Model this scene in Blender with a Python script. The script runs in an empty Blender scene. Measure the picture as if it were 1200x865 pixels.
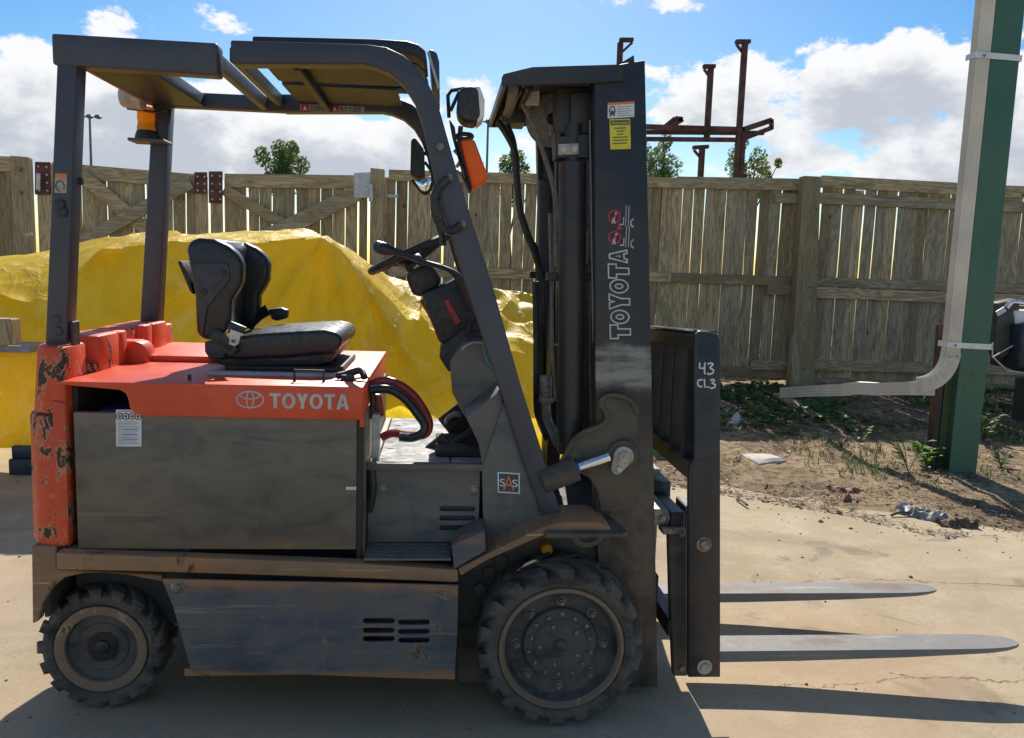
import bpy, bmesh, math, random
from mathutils import Vector, Matrix, noise as mnoise
random.seed(7)
S = bpy.context.scene
COL = S.collection

# ------------------------------------------------------------------ camera
cam = bpy.data.objects.new('camera', bpy.data.cameras.new('camera'))
COL.objects.link(cam)
_ax = [(0.996, -0.08368, 0.0314), (-0.02063, 0.12652, 0.99175), (-0.08697, -0.98843, 0.12429)]
cam.matrix_world = Matrix.Translation((1.0732, -3.0255, 1.4684)) @ Matrix(_ax).transposed().to_4x4()
cam.data.sensor_width = 36.0
cam.data.lens = 956.85 * 36 / 1200
cam.data.clip_start = 0.05
cam.data.clip_end = 2000
S.camera = cam
S.view_settings.view_transform = 'Standard'
S.view_settings.look = 'None'
S.view_settings.gamma = 1.0
S.view_settings.use_curve_mapping = False
S.view_settings.exposure = 0.58

# ------------------------------------------------------------------ sun and sky
SUN_EL, SUN_AZ = math.radians(38.5), math.radians(4)
sd = bpy.data.lights.new('sun', 'SUN')
sd.energy = 4.2
sd.angle = math.radians(0.5)
sd.color = (1.0, 0.935, 0.83)
sun = bpy.data.objects.new('sun', sd)
COL.objects.link(sun)
to_sun = Vector((math.sin(SUN_AZ) * math.cos(SUN_EL), math.cos(SUN_AZ) * math.cos(SUN_EL), math.sin(SUN_EL)))
sun.rotation_euler = to_sun.to_track_quat('Z', 'Y').to_euler()
sun.location = to_sun * 30


class NT:
    """small helper round a node tree"""
    def __init__(self, tree):
        self.t = tree
        self.n = tree.nodes
        self.l = tree.links

    def put(self, kind, **kw):
        nd = self.n.new(kind)
        for k, v in kw.items():
            setattr(nd, k, v)
        return nd

    def set(self, sock, v):
        if isinstance(v, bpy.types.NodeSocket):
            self.l.new(v, sock)
        elif v is not None:
            if hasattr(sock.default_value, '__len__') and not hasattr(v, '__len__'):
                v = [v] * len(sock.default_value)
            if hasattr(v, '__len__') and len(v) == 3 and len(sock.default_value) == 4:
                v = (*v, 1)
            sock.default_value = v

    def m(self, op, a, b=None, c=None, clamp=False):
        nd = self.put('ShaderNodeMath', operation=op, use_clamp=clamp)
        for i, v in enumerate((a, b, c)):
            self.set(nd.inputs[i], v) if v is not None else None
        return nd.outputs[0]

    def vm(self, op, a, b=None, scale=None):
        nd = self.put('ShaderNodeVectorMath', operation=op)
        self.set(nd.inputs[0], a)
        if b is not None:
            self.set(nd.inputs[1], b)
        if scale is not None:
            self.set(nd.inputs[3], scale)
        return nd.outputs[1] if op in ('LENGTH', 'DOT_PRODUCT') else nd.outputs[0]

    def noise(self, vec, scale, detail=5, rough=.55, dist=0.0):
        nd = self.put('ShaderNodeTexNoise')
        self.set(nd.inputs['Vector'], vec)
        nd.inputs['Scale'].default_value = scale
        nd.inputs['Detail'].default_value = detail
        nd.inputs['Roughness'].default_value = rough
        nd.inputs['Distortion'].default_value = dist
        return nd.outputs[0]

    def ramp(self, v, a, b, lo=0.0, hi=1.0, smooth=True):
        nd = self.put('ShaderNodeMapRange')
        nd.interpolation_type = 'SMOOTHSTEP' if smooth else 'LINEAR'
        self.set(nd.inputs[0], v)
        for i, x in enumerate((a, b, lo, hi)):
            self.set(nd.inputs[i + 1], x)
        return nd.outputs[0]

    def mix(self, f, a, b, blend='MIX'):
        nd = self.put('ShaderNodeMix', data_type='RGBA', blend_type=blend)
        self.set(nd.inputs[0], f)
        self.set(nd.inputs[6], a)
        self.set(nd.inputs[7], b)
        return nd.outputs[2]

    def bump(self, h, strength=.3, dist=.01, normal=None):
        nd = self.put('ShaderNodeBump')
        nd.inputs['Strength'].default_value = strength
        nd.inputs['Distance'].default_value = dist
        self.set(nd.inputs['Height'], h)
        if normal is not None:
            self.l.new(normal, nd.inputs['Normal'])
        return nd.outputs[0]


W = bpy.data.worlds.new('World')
S.world = W
W.use_nodes = True
w = NT(W.node_tree)
w.n.clear()
out = w.put('ShaderNodeOutputWorld')
bg = w.put('ShaderNodeBackground')
bg.inputs[1].default_value = 0.1
w.l.new(bg.outputs[0], out.inputs[0])
sky = w.put('ShaderNodeTexSky', sky_type='NISHITA')
sky.sun_disc = False
sky.sun_elevation = SUN_EL
sky.sun_rotation = SUN_AZ
sky.air_density = 1.0
sky.dust_density = 0.4
sky.ozone_density = 1.6
hs = w.put('ShaderNodeHueSaturation')
hs.inputs['Saturation'].default_value = 1.55
hs.inputs['Value'].default_value = .78
w.l.new(sky.outputs[0], hs.inputs['Color'])
tc = w.put('ShaderNodeTexCoord')
dirn = tc.outputs['Generated']
sp = w.put('ShaderNodeSeparateXYZ')
w.l.new(dirn, sp.inputs[0])
CL = [(-0.433, 0.126, 0.125, 0.063, 0.55), (-0.315, 0.138, 0.178, 0.054, 0.50), (-0.121, 0.143, 0.157, 0.047, 0.50), (0.037, 0.185, 0.073, 0.042, 0.50), (-0.189, 0.115, 0.345, 0.031, 0.50), (-0.420, 0.182, 0.063, 0.019, 0.25), (-0.348, 0.185, 0.052, 0.017, 0.30), (-0.354, 0.254, 0.073, 0.017, 0.35), (-0.225, 0.257, 0.044, 0.019, 0.42), (-0.391, 0.238, 0.063, 0.010, 0.30), (0.164, 0.291, 0.027, 0.013, 0.62), (0.271, 0.297, 0.073, 0.013, 0.68), (0.064, 0.255, 0.017, 0.006, 0.33), (0.241, 0.230, 0.015, 0.010, 0.35), (0.608, 0.276, 0.042, 0.010, 0.20), (0.377, 0.203, 0.115, 0.048, 0.55), (0.460, 0.228, 0.084, 0.031, 0.45), (0.537, 0.207, 0.094, 0.042, 0.55), (0.278, 0.184, 0.063, 0.031, 0.50), (0.540, 0.129, 0.136, 0.034, 0.60), (0.617, 0.181, 0.084, 0.073, 0.50), (0.328, 0.165, 0.063, 0.015, 0.20), (0.359, 0.118, 0.063, 0.013, 0.25), (0.037, 0.208, 0.021, 0.015, 0.20), (0.339, 0.139, 0.073, 0.016, -0.30), (0.014, 0.129, 0.047, 0.015, -0.35), (0.119, 0.163, 0.094, 0.063, -0.10), (-0.103, 0.281, 0.209, 0.037, -0.30), (0.447, 0.277, 0.136, 0.023, -0.35), (0.116, 0.248, 0.115, 0.052, -0.25), (-0.449, 0.214, 0.031, 0.021, -0.20)]


def cloud_density(off):
    v = w.vm('ADD', dirn, (0, 0, off)) if off else dirn
    s2 = w.put('ShaderNodeSeparateXYZ')
    w.l.new(v, s2.inputs[0])
    az = w.m('ARCTAN2', s2.outputs[0], s2.outputs[1])
    el = w.m('ARCSINE', s2.outputs[2])
    st = w.vm('MULTIPLY', v, (1, 1, 1.7))
    wob = w.m('MULTIPLY', w.m('SUBTRACT', w.noise(w.vm('ADD', st, (3.1, 7.7, 1.3)), 9, 4, .6), .5), .05)
    az = w.m('ADD', az, wob)
    el = w.m('ADD', el, w.m('MULTIPLY', wob, .6))
    n = w.noise(st, 12, 10, .6, .1)
    n = w.m('MULTIPLY', w.m('SUBTRACT', n, .5), 3.0)
    tot = n
    for a, e, sa, se, k in CL:
        dx = w.m('DIVIDE', w.m('SUBTRACT', az, a), sa)
        dy = w.m('DIVIDE', w.m('SUBTRACT', el, e), se)
        q = w.m('ADD', w.m('MULTIPLY', dx, dx), w.m('MULTIPLY', dy, dy))
        g = w.m('MULTIPLY', w.m('POWER', 2.718, w.m('MULTIPLY', q, -.7)), k * 1.04)
        tot = w.m('ADD', tot, g)
    # the same broken cloud goes on all round and overhead
    rest = w.m('MAXIMUM', w.ramp(el, .36, .52), w.ramp(w.m('ABSOLUTE', az), .68, .9))
    return w.m('ADD', tot, w.m('MULTIPLY', rest, .30))


d0 = cloud_density(0)
d1 = cloud_density(.030)
cover = w.ramp(d0, .40, .66)
thick = w.ramp(w.m('ADD', w.m('MULTIPLY', d1, .75), w.m('MULTIPLY', d0, .25)), .42, 1.25)
cw_ = w.put('ShaderNodeMix', data_type='RGBA')
w.l.new(thick, cw_.inputs[0])
cw_.inputs[6].default_value = (6.5, 6.55, 6.65, 1)
cw_.inputs[7].default_value = (3.7, 4.0, 4.5, 1)
skyc = w.mix(cover, hs.outputs[0], cw_.outputs[2])
w.l.new(skyc, bg.inputs[0])

# ------------------------------------------------------------------ geometry helpers
def wl(o):
    v = Vector((0, 0, 0))
    while o is not None:
        v += o.location
        o = o.parent
    return v


def tag(o, label=None, cat=None, group=None, kind=None):
    if label:
        o['label'] = label
    if cat:
        o['category'] = cat
    if group:
        o['group'] = group
    if kind:
        o['kind'] = kind
    return o


def thing(name, loc, label, cat, group=None):
    o = bpy.data.objects.new(name, None)
    COL.objects.link(o)
    o.location = loc
    o.empty_display_size = .1
    return tag(o, label, cat, group)


class MB:
    def __init__(self):
        self.bm = bmesh.new()

    def faces(self, vs, fs):
        b = [self.bm.verts.new(v) for v in vs]
        for f in fs:
            try:
                self.bm.faces.new([b[i] for i in f])
            except ValueError:
                pass
        return self

    def box(self, lo, hi):
        (a, b, c), (d, e, f) = lo, hi
        v = [(a, b, c), (d, b, c), (d, e, c), (a, e, c), (a, b, f), (d, b, f), (d, e, f), (a, e, f)]
        return self.faces(v, [(3, 2, 1, 0), (4, 5, 6, 7), (0, 1, 5, 4), (1, 2, 6, 5), (2, 3, 7, 6), (3, 0, 4, 7)])

    def beam(self, p0, p1, wd, ht, up=(0, 0, 1)):
        p0, p1 = Vector(p0), Vector(p1)
        t = (p1 - p0).normalized()
        s = t.cross(Vector(up)).normalized()
        u = s.cross(t)
        v = []
        for p in (p0, p1):
            for a, b in ((-1, -1), (1, -1), (1, 1), (-1, 1)):
                v.append(p + s * a * wd / 2 + u * b * ht / 2)
        return self.faces(v, [(0, 1, 2, 3), (7, 6, 5, 4), (0, 4, 5, 1), (1, 5, 6, 2), (2, 6, 7, 3), (3, 7, 4, 0)])

    def prism(self, poly, a, b, axis='Y', a2=None):
        """poly in the two other axes, from a to b along axis; a2: optional other outline at b"""
        def P(q, t):
            return {'Y': (q[0], t, q[1]), 'X': (t, q[0], q[1]), 'Z': (q[0], q[1], t)}[axis]
        n = len(poly)
        v = [P(q, a) for q in poly] + [P(q, b) for q in (a2 or poly)]
        f = [tuple(range(n)), tuple(range(2 * n - 1, n - 1, -1))]
        f += [(i, i + n, (i + 1) % n + n, (i + 1) % n) for i in range(n)]
        return self.faces(v, f)

    def cyl(self, p0, p1, r, r2=None, n=16, caps=True):
        r2 = r if r2 is None else r2
        p0, p1 = Vector(p0), Vector(p1)
        t = (p1 - p0).normalized()
        s = t.orthogonal().normalized()
        u = t.cross(s)
        v = []
        for p, q in ((p0, r), (p1, r2)):
            for i in range(n):
                a = 2 * math.pi * i / n
                v.append(p + (s * math.cos(a) + u * math.sin(a)) * q)
        f = [(i, (i + 1) % n, (i + 1) % n + n, i + n) for i in range(n)]
        if caps:
            f += [tuple(range(n - 1, -1, -1)), tuple(range(n, 2 * n))]
        return self.faces(v, f)

    def tube(self, path, r, n=8, smooth=0, caps=True):
        P = [Vector(p) for p in path]
        if smooth:
            P = catmull(P, smooth)
        rr = r if hasattr(r, '__len__') else [r] * len(P)
        if len(rr) != len(P):
            rr = [interp(i * (len(rr) - 1) / (len(P) - 1), list(enumerate(rr))) for i in range(len(P))]
        v, s = [], None
        for i, p in enumerate(P):
            t = (P[min(i + 1, len(P) - 1)] - P[max(i - 1, 0)]).normalized()
            if s is None:
                s = t.orthogonal().normalized()
            s = (s - t * s.dot(t)).normalized()
            u = t.cross(s)
            for k in range(n):
                a = 2 * math.pi * k / n
                v.append(p + (s * math.cos(a) + u * math.sin(a)) * rr[i])
        m = len(P)
        f = [(i * n + k, i * n + (k + 1) % n, (i + 1) * n + (k + 1) % n, (i + 1) * n + k) for i in range(m - 1) for k in range(n)]
        if caps:
            f += [tuple(range(n - 1, -1, -1)), tuple(range((m - 1) * n, m * n))]
        return self.faces(v, f)

    def strap(self, path, wd, th, side=(0, 1, 0)):
        """flat band along a path"""
        P = [Vector(p) for p in path]
        sd_ = Vector(side).normalized()
        v = []
        for i, p in enumerate(P):
            t = (P[min(i + 1, len(P) - 1)] - P[max(i - 1, 0)]).normalized()
            s = (sd_ - t * sd_.dot(t)).normalized()
            u = t.cross(s)
            for a, b in ((-1, -1), (1, -1), (1, 1), (-1, 1)):
                v.append(p + s * a * wd / 2 + u * b * th / 2)
        m = len(P)
        f = [(i * 4 + k, i * 4 + (k + 1) % 4, i * 4 + 4 + (k + 1) % 4, i * 4 + 4 + k) for i in range(m - 1) for k in range(4)]
        f += [(3, 2, 1, 0), (m * 4 - 4, m * 4 - 3, m * 4 - 2, m * 4 - 1)]
        return self.faces(v, f)

    def lathe(self, prof, c, axis='Y', n=48, a0=0.0, caps=False):
        """prof: (radius, offset along axis)"""
        c = Vector(c)
        v = []
        for r, h in prof:
            for i in range(n):
                a = a0 + 2 * math.pi * i / n
                x, y = r * math.cos(a), r * math.sin(a)
                v.append(c + Vector({'Y': (x, h, y), 'Z': (x, y, h), 'X': (h, x, y)}[axis]))
        m = len(prof)
        f = [(j * n + i, j * n + (i + 1) % n, (j + 1) * n + (i + 1) % n, (j + 1) * n + i) for j in range(m - 1) for i in range(n)]
        if caps and prof[0][0] > 1e-4:
            f.append(tuple(range(n)))
        if caps and prof[-1][0] > 1e-4:
            f.append(tuple(range((m - 1) * n, m * n)))
        return self.faces(v, f)

    def ball(self, c, r, n=10):
        c = Vector(c)
        r = r if hasattr(r, '__len__') else (r, r, r)
        m = max(4, n // 2)
        v = [c + Vector((0, 0, -r[2]))]
        for j in range(1, m):
            ph = -math.pi / 2 + math.pi * j / m
            for i in range(n):
                a = 2 * math.pi * i / n
                v.append(c + Vector((r[0] * math.cos(ph) * math.cos(a), r[1] * math.cos(ph) * math.sin(a), r[2] * math.sin(ph))))
        v.append(c + Vector((0, 0, r[2])))
        L = len(v) - 1
        f = [(0, 1 + (i + 1) % n, 1 + i) for i in range(n)]
        for j in range(m - 2):
            f += [(1 + j * n + i, 1 + j * n + (i + 1) % n, 1 + (j + 1) * n + (i + 1) % n, 1 + (j + 1) * n + i) for i in range(n)]
        b = 1 + (m - 2) * n
        f += [(b + i, b + (i + 1) % n, L) for i in range(n)]
        return self.faces(v, f)

    def build(self, name, mat, parent=None, bevel=0.0, seg=2, smooth=35, origin=None, subdiv=0, jitter=0.0):
        bm = self.bm
        bmesh.ops.remove_doubles(bm, verts=bm.verts, dist=1e-5)
        bmesh.ops.recalc_face_normals(bm, faces=bm.faces)
        if bevel:
            bm.normal_update()
            es = [e for e in bm.edges if len(e.link_faces) == 2 and e.calc_face_angle(0) > .5]
            if es:
                bmesh.ops.bevel(bm, geom=es, offset=bevel, segments=seg, affect='EDGES', profile=.5, clamp_overlap=True)
        if subdiv:
            bmesh.ops.subdivide_edges(bm, edges=bm.edges, cuts=subdiv, use_grid_fill=True)
        if jitter:
            for v in bm.verts:
                v.co += Vector((mnoise.noise(v.co * 9), mnoise.noise(v.co * 9 + Vector((5, 1, 2))), mnoise.noise(v.co * 9 + Vector((1, 8, 3))))) * jitter
        me = bpy.data.meshes.new(name)
        bm.to_mesh(me)
        bm.free()
        return link_mesh(name, me, mat, parent, smooth, origin)


def link_mesh(name, me, mat, parent=None, smooth=35, origin=None):
    xs = [v.co for v in me.vertices]
    lo = Vector([min(c[i] for c in xs) for i in range(3)])
    hi = Vector([max(c[i] for c in xs) for i in range(3)])
    o_ = Vector(origin) if origin is not None else (lo + hi) / 2
    if origin is None and parent is None:
        o_.z = lo.z
    me.transform(Matrix.Translation(-o_))
    if smooth:
        me.polygons.foreach_set('use_smooth', [True] * len(me.polygons))
        me.set_sharp_from_angle(angle=math.radians(smooth))
    ob = bpy.data.objects.new(name, me)
    COL.objects.link(ob)
    if mat:
        me.materials.append(mat)
    if parent is not None:
        ob.parent = parent
        ob.location = o_ - wl(parent)
    else:
        ob.location = o_
    return ob


def catmull(P, k):
    P = [Vector(p) for p in P]
    o = []
    for i in range(len(P) - 1):
        p0, p1, p2, p3 = P[max(i - 1, 0)], P[i], P[i + 1], P[min(i + 2, len(P) - 1)]
        for j in range(k):
            t = j / k
            o.append(.5 * ((2 * p1) + (p2 - p0) * t + (2 * p0 - 5 * p1 + 4 * p2 - p3) * t * t + (3 * p1 - p0 - 3 * p2 + p3) * t ** 3))
    o.append(P[-1])
    return o


def cat2(P, k=6):
    return [(p.x, p.y) for p in catmull([Vector((a, b, 0)) for a, b in P], k)]


def interp(x, pts):
    if x <= pts[0][0]:
        return pts[0][1]
    for (a, b), (c, d) in zip(pts, pts[1:]):
        if x <= c:
            t = (x - a) / (c - a)
            return b + (d - b) * t
    return pts[-1][1]


def sstep(a, b, x):
    t = max(0.0, min(1.0, (x - a) / (b - a)))
    return t * t * (3 - 2 * t)


def capsule(cx, cz, wd, ht, n=5):
    r = ht / 2
    o = []
    for s, c0 in ((1, cx + wd / 2 - r), (-1, cx - wd / 2 + r)):
        for i in range(n + 1):
            a = -math.pi / 2 + math.pi * i / n
            o.append((c0 + s * r * math.cos(a), cz + s * r * math.sin(a)))
    return o


def plate(name, outer, holes, at_, th, mat, parent, axis='Y', bevel=.002):
    """sheet with holes, outlines given in (x,z) for axis Y or (x,y) for axis Z; at_ is the middle of its thickness"""
    cu = bpy.data.curves.new(name, 'CURVE')
    cu.dimensions = '2D'
    cu.fill_mode = 'BOTH'
    cu.extrude = th / 2 - bevel
    cu.bevel_depth = bevel
    cu.bevel_resolution = 1
    cu.offset = -bevel
    for poly in [outer] + holes:
        s = cu.splines.new('POLY')
        s.points.add(len(poly) - 1)
        for p, q in zip(s.points, poly):
            p.co = (q[0], q[1], 0, 1)
        s.use_cyclic_u = True
    o = bpy.data.objects.new(name, cu)
    me = bpy.data.meshes.new_from_object(o)
    bpy.data.objects.remove(o)
    if axis == 'Y':
        me.transform(Matrix(((1, 0, 0, 0), (0, 0, -1, at_), (0, 1, 0, 0), (0, 0, 0, 1))))
    else:
        me.transform(Matrix.Translation((0, 0, at_)))
    return link_mesh(name, me, mat, parent, 30)


def lettering(name, body, p, ex, ey, mat, parent, th=.0015, outline=0.0):
    """words fitted into the parallelogram p, p+ex, p+ey, raised by th"""
    cu = bpy.data.curves.new(name, 'FONT')
    cu.body = body
    cu.align_x = 'LEFT'
    if outline:
        cu.fill_mode = 'NONE'
        cu.bevel_depth = outline
        cu.bevel_resolution = 0
    else:
        cu.extrude = .01
    o = bpy.data.objects.new(name, cu)
    me = bpy.data.meshes.new_from_object(o)
    bpy.data.objects.remove(o)
    p, ex, ey = Vector(p), Vector(ex), Vector(ey)
    nrm = ex.cross(ey).normalized()
    c = [v.co.copy() for v in me.vertices]
    lo = Vector([min(q[i] for q in c) for i in range(3)])
    hi = Vector([max(q[i] for q in c) for i in range(3)])
    for v, q in zip(me.vertices, c):
        v.co = p + ex * ((q.x - lo.x) / (hi.x - lo.x)) + ey * ((q.y - lo.y) / (hi.y - lo.y)) + nrm * th * ((q.z - lo.z) / (hi.z - lo.z))
    return link_mesh(name, me, mat, parent, 0)


def rect_on(p, ex, ey, a, b, c, d, th):
    """box vertices on the surface through p: from (a,b) to (c,d) in units of ex, ey"""
    p, ex, ey = Vector(p), Vector(ex), Vector(ey)
    nrm = ex.cross(ey).normalized()
    q = [p + ex * a + ey * b, p + ex * c + ey * b, p + ex * c + ey * d, p + ex * a + ey * d]
    return q + [v + nrm * th for v in q]


BOXF = [(3, 2, 1, 0), (4, 5, 6, 7), (0, 1, 5, 4), (1, 2, 6, 5), (2, 3, 7, 6), (3, 0, 4, 7)]


# ------------------------------------------------------------------ materials
def newmat(name):
    m_ = bpy.data.materials.new(name)
    m_.use_nodes = True
    t = NT(m_.node_tree)
    b = t.n['Principled BSDF']
    return m_, t, b


def ocoord(t, rnd=True):
    c = t.put('ShaderNodeTexCoord').outputs['Object']
    if rnd:
        oi = t.put('ShaderNodeObjectInfo')
        c = t.vm('ADD', c, t.vm('SCALE', (13.1, 7.7, 5.3), scale=oi.outputs['Random']))
    return c


def simple(name, col, rough=.5, metal=0.0, var=.15, bump=0.0, scale=20, spec=.5):
    m_, t, b = newmat(name)
    c = ocoord(t)
    n = t.noise(c, scale, 5)
    lo = [v * (1 - var * 1.6) for v in col]
    hi = [min(1, v * (1 + var * 1.6)) for v in col]
    t.l.new(t.mix(t.ramp(n, .25, .75), lo, hi), b.inputs['Base Color'])
    b.inputs['Roughness'].default_value = rough
    t.l.new(t.ramp(t.noise(c, scale * .7, 4), .3, .7, max(.05, rough - .12), min(1, rough + .12)), b.inputs['Roughness'])
    b.inputs['Metallic'].default_value = metal
    b.inputs['Specular IOR Level'].default_value = spec
    if bump:
        t.l.new(t.bump(t.noise(c, scale * 3, 5), bump, .004), b.inputs['Normal'])
    return m_


def worn_paint(name, base, dirt, dirt_amt=.5, chips=.0, chipcol=(.05, .035, .025), rust=(.16, .06, .025), rough=.45,
               streak=0.0, streakcol=(.35, .3, .2), big=3.0, under=None, smear=0.0, scuff=.35, edge=0.0, chipscale=9):
    m_, t, b = newmat(name)
    c = ocoord(t)
    n1 = t.noise(c, big, 6, .6, .3)
    n2 = t.noise(c, big * 7, 6, .65)
    n3 = t.noise(c, 70, 4, .7)
    tone = t.mix(t.ramp(n1, .3, .7), [v * .82 for v in base], [min(1, v * 1.18) for v in base])
    d = t.m('ADD', t.m('MULTIPLY', n1, .6), t.m('MULTIPLY', n2, .4))
    dm = t.m('MULTIPLY', t.ramp(d, .5 - dirt_amt * .3, .72), dirt_amt)
    tone = t.mix(dm, tone, dirt)
    if smear:
        sm = t.noise(t.vm('MULTIPLY', c, (1.0, 1.0, 2.4)), 4.5, 7, .62, .9)
        dr = t.noise(t.vm('MULTIPLY', c, (7, 3, .7)), 2.2, 5, .6, .2)
        tone = t.mix(t.m('MULTIPLY', t.ramp(sm, .42, .62), smear), tone, dirt)
        tone = t.mix(t.m('MULTIPLY', t.ramp(sm, .46, .34), smear), tone, [v * .5 for v in base])
        tone = t.mix(t.m('MULTIPLY', t.ramp(dr, .54, .7), smear * .6), tone, [v * .55 for v in base])
    speck = t.m('MULTIPLY', t.ramp(n3, .64, .70), .45)
    tone = t.mix(speck, tone, dirt)
    if streak:
        # long scratches along x
        v = t.vm('MULTIPLY', c, (.9, 8, 60))
        s = t.noise(v, 1.6, 5, .7)
        tone = t.mix(t.m('MULTIPLY', t.ramp(s, .66 - streak * .1, .70 - streak * .06), .75), tone, streakcol)
        v2 = t.vm('MULTIPLY', c, (1.3, 5, 26))
        s2_ = t.noise(t.vm('ADD', v2, (4, 9, 2)), 1.3, 5, .65)
        tone = t.mix(t.m('MULTIPLY', t.ramp(s2_, .62 - streak * .12, .70 - streak * .1), .7), tone, rust)
    rv = t.m('ADD', rough, t.m('MULTIPLY', dm, .35), clamp=True)
    if chips:
        e = t.m('ADD', t.m('MULTIPLY', t.noise(t.vm('MULTIPLY', c, (1, 1, .6)), chipscale, 7, .68, .4), .75), t.m('MULTIPLY', n1, .25))
        a = t.ramp(e, .63 - chips * .2, .645 - chips * .2)
        rim_ = t.ramp(e, .605 - chips * .2, .63 - chips * .2)
        tone = t.mix(t.m('MULTIPLY', rim_, .6), tone, under or (.5, .42, .25))
        chipn = t.mix(t.ramp(n2, .4, .62), chipcol, rust)
        tone = t.mix(a, tone, chipn)
        rv = t.m('ADD', rv, t.m('MULTIPLY', a, .3), clamp=True)
    if edge:
        so = t.put('ShaderNodeSeparateXYZ')
        t.l.new(t.put('ShaderNodeTexCoord').outputs['Object'], so.inputs[0])
        ez = t.m('ADD', t.m('ABSOLUTE', so.outputs[2]), t.m('MULTIPLY', t.m('SUBTRACT', t.noise(t.vm('MULTIPLY', c, (1, 1, 3)), 8, 6, .7), .5), edge * .5))
        tone = t.mix(t.m('MULTIPLY', t.ramp(ez, edge * .72, edge * 1.0), .85), tone, rust)
        tone = t.mix(t.m('MULTIPLY', t.m('MULTIPLY', t.ramp(ez, edge * .93, edge * 1.0), t.ramp(n2, .45, .6)), .8), tone, (.34, .22, .1))
    # fine scuffs, random directions
    vo = t.noise(t.vm('MULTIPLY', c, (3, 3, 45)), 3.0, 6, .72, 1.2)
    vp = t.noise(t.vm('MULTIPLY', c, (40, 3, 4)), 3.0, 6, .72, 1.2)
    sc_ = t.m('MAXIMUM', t.ramp(vo, .665, .69), t.ramp(vp, .69, .71))
    tone = t.mix(t.m('MULTIPLY', sc_, scuff), tone, [min(1, v * 2.3 + .03) for v in dirt])
    t.l.new(tone, b.inputs['Base Color'])
    t.l.new(rv, b.inputs['Roughness'])
    dent = t.bump(t.noise(c, 3.3, 2, .4), .10, .03)
    t.l.new(t.bump(t.m('ADD', t.m('MULTIPLY', n2, .6), t.m('MULTIPLY', n3, .4)), .14, .004, dent), b.inputs['Normal'])
    return m_


M = {}
M['body'] = worn_paint('body grey paint', (.135, .112, .088), (.215, .165, .11), .6, .0, rough=.34, big=2.2, streak=.12, streakcol=(.3, .24, .17), rust=(.26, .17, .10), smear=.5, edge=.215)
M['black'] = worn_paint('black mast paint', (.024, .024, .029), (.075, .06, .045), .35, 0, rough=.4, big=3, smear=.25)
M['blackdusty'] = worn_paint('dusty black paint', (.055, .05, .045), (.15, .115, .075), .8, .12, chipcol=(.09, .06, .04), rust=(.13, .07, .035), under=(.1, .08, .06), rough=.6, big=5, smear=.5)
M['guard'] = worn_paint('guard grey paint', (.058, .060, .076), (.12, .10, .08), .25, 0, rough=.4, big=2, streak=.0)
M['roof'] = worn_paint('guard roof paint', (.075, .075, .085), (.15, .11, .07), .4, 0, rough=.42, big=3, streak=.35, streakcol=(.3, .2, .1), rust=(.16, .1, .05))
M['slat'] = worn_paint('roof slat paint', (.02, .022, .033), (.045, .042, .04), .25, 0, rough=.45, big=2)
M['cowl'] = worn_paint('cowl grey paint', (.125, .118, .107), (.2, .168, .125), .5, 0, rough=.5, big=3, smear=.45)
M['orange'] = worn_paint('orange hood paint', (.80, .09, .030), (.66, .15, .08), .35, 0, rough=.42, big=3)
M['orangeworn'] = worn_paint('chipped orange paint', (.78, .085, .024), (.3, .07, .03), .5, .44, chipcol=(.045, .035, .03), rust=(.12, .06, .03), rough=.5, big=6, chipscale=19)
M['orangechip'] = worn_paint('scuffed orange paint', (.78, .10, .035), (.4, .09, .045), .4, .25, chipcol=(.05, .035, .05), rust=(.12, .06, .03), under=(.5, .2, .09), rough=.45, big=5, chipscale=16)
M['rail'] = worn_paint('scraped chassis rail', (.24, .15, .095), (.40, .20, .085), .85, .15, chipcol=(.05, .04, .035), rust=(.46, .19, .07), rough=.5, big=4, streak=.75, streakcol=(.62, .45, .2), under=(.3, .18, .08))
M['skirt'] = worn_paint('scratched blue grey paint', (.095, .104, .128), (.2, .14, .085), .5, .02, chipcol=(.06, .05, .045), rust=(.42, .18, .07), rough=.4, big=3, streak=.42, streakcol=(.36, .33, .28), under=(.2, .16, .12), edge=.165, smear=.45)
M['chassis'] = worn_paint('oily chassis', (.03, .028, .026), (.07, .055, .04), .7, 0, rough=.65, big=6)
M['rubber'] = worn_paint('tyre rubber', (.035, .034, .033), (.17, .14, .11), .8, 0, rough=.85, big=7, smear=.5)
M['rim'] = worn_paint('wheel rim', (.03, .033, .04), (.14, .115, .09), .65, .0, rough=.5, big=9, smear=.5)
M['rimrust'] = worn_paint('rusty rim flange', (.27, .17, .105), (.14, .1, .07), .6, .15, chipcol=(.05, .04, .03), rust=(.25, .12, .05), rough=.6, big=12)
M['steel'] = worn_paint('scraped fork steel', (.215, .21, .20), (.17, .115, .07), .45, 0, rough=.62, big=4, streak=.45, streakcol=(.36, .355, .34), rust=(.17, .10, .055))
M['chrome'] = simple('chrome', (.75, .75, .76), .12, 1, .05, 0, 10)
M['bolt'] = simple('bolt steel', (.23, .2, .17), .5, .5, .3, .1, 60)
M['zinc'] = simple('galvanised plate', (.56, .56, .54), .5, .35, .15, .05, 40)
M['alu'] = simple('aluminium floor', (.33, .34, .35), .75, .0, .3, .1, 25)
M['beige'] = simple('beige plate', (.42, .38, .3), .6, 0, .2, .1, 30)
M['vinyl'] = simple('black vinyl', (.022, .022, .024), .36, 0, .2, .06, 70)
M['plastic'] = simple('black plastic', (.03, .03, .031), .5, 0, .25, .12, 60)
M['shell'] = simple('seat shell plastic', (.05, .05, .052), .5, 0, .15, .05, 60)
M['white'] = simple('white print', (.78, .78, .76), .5, 0, .05, 0, 20)
M['sticker'] = simple('white sticker', (.72, .71, .68), .45, 0, .08, 0, 20)
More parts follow.
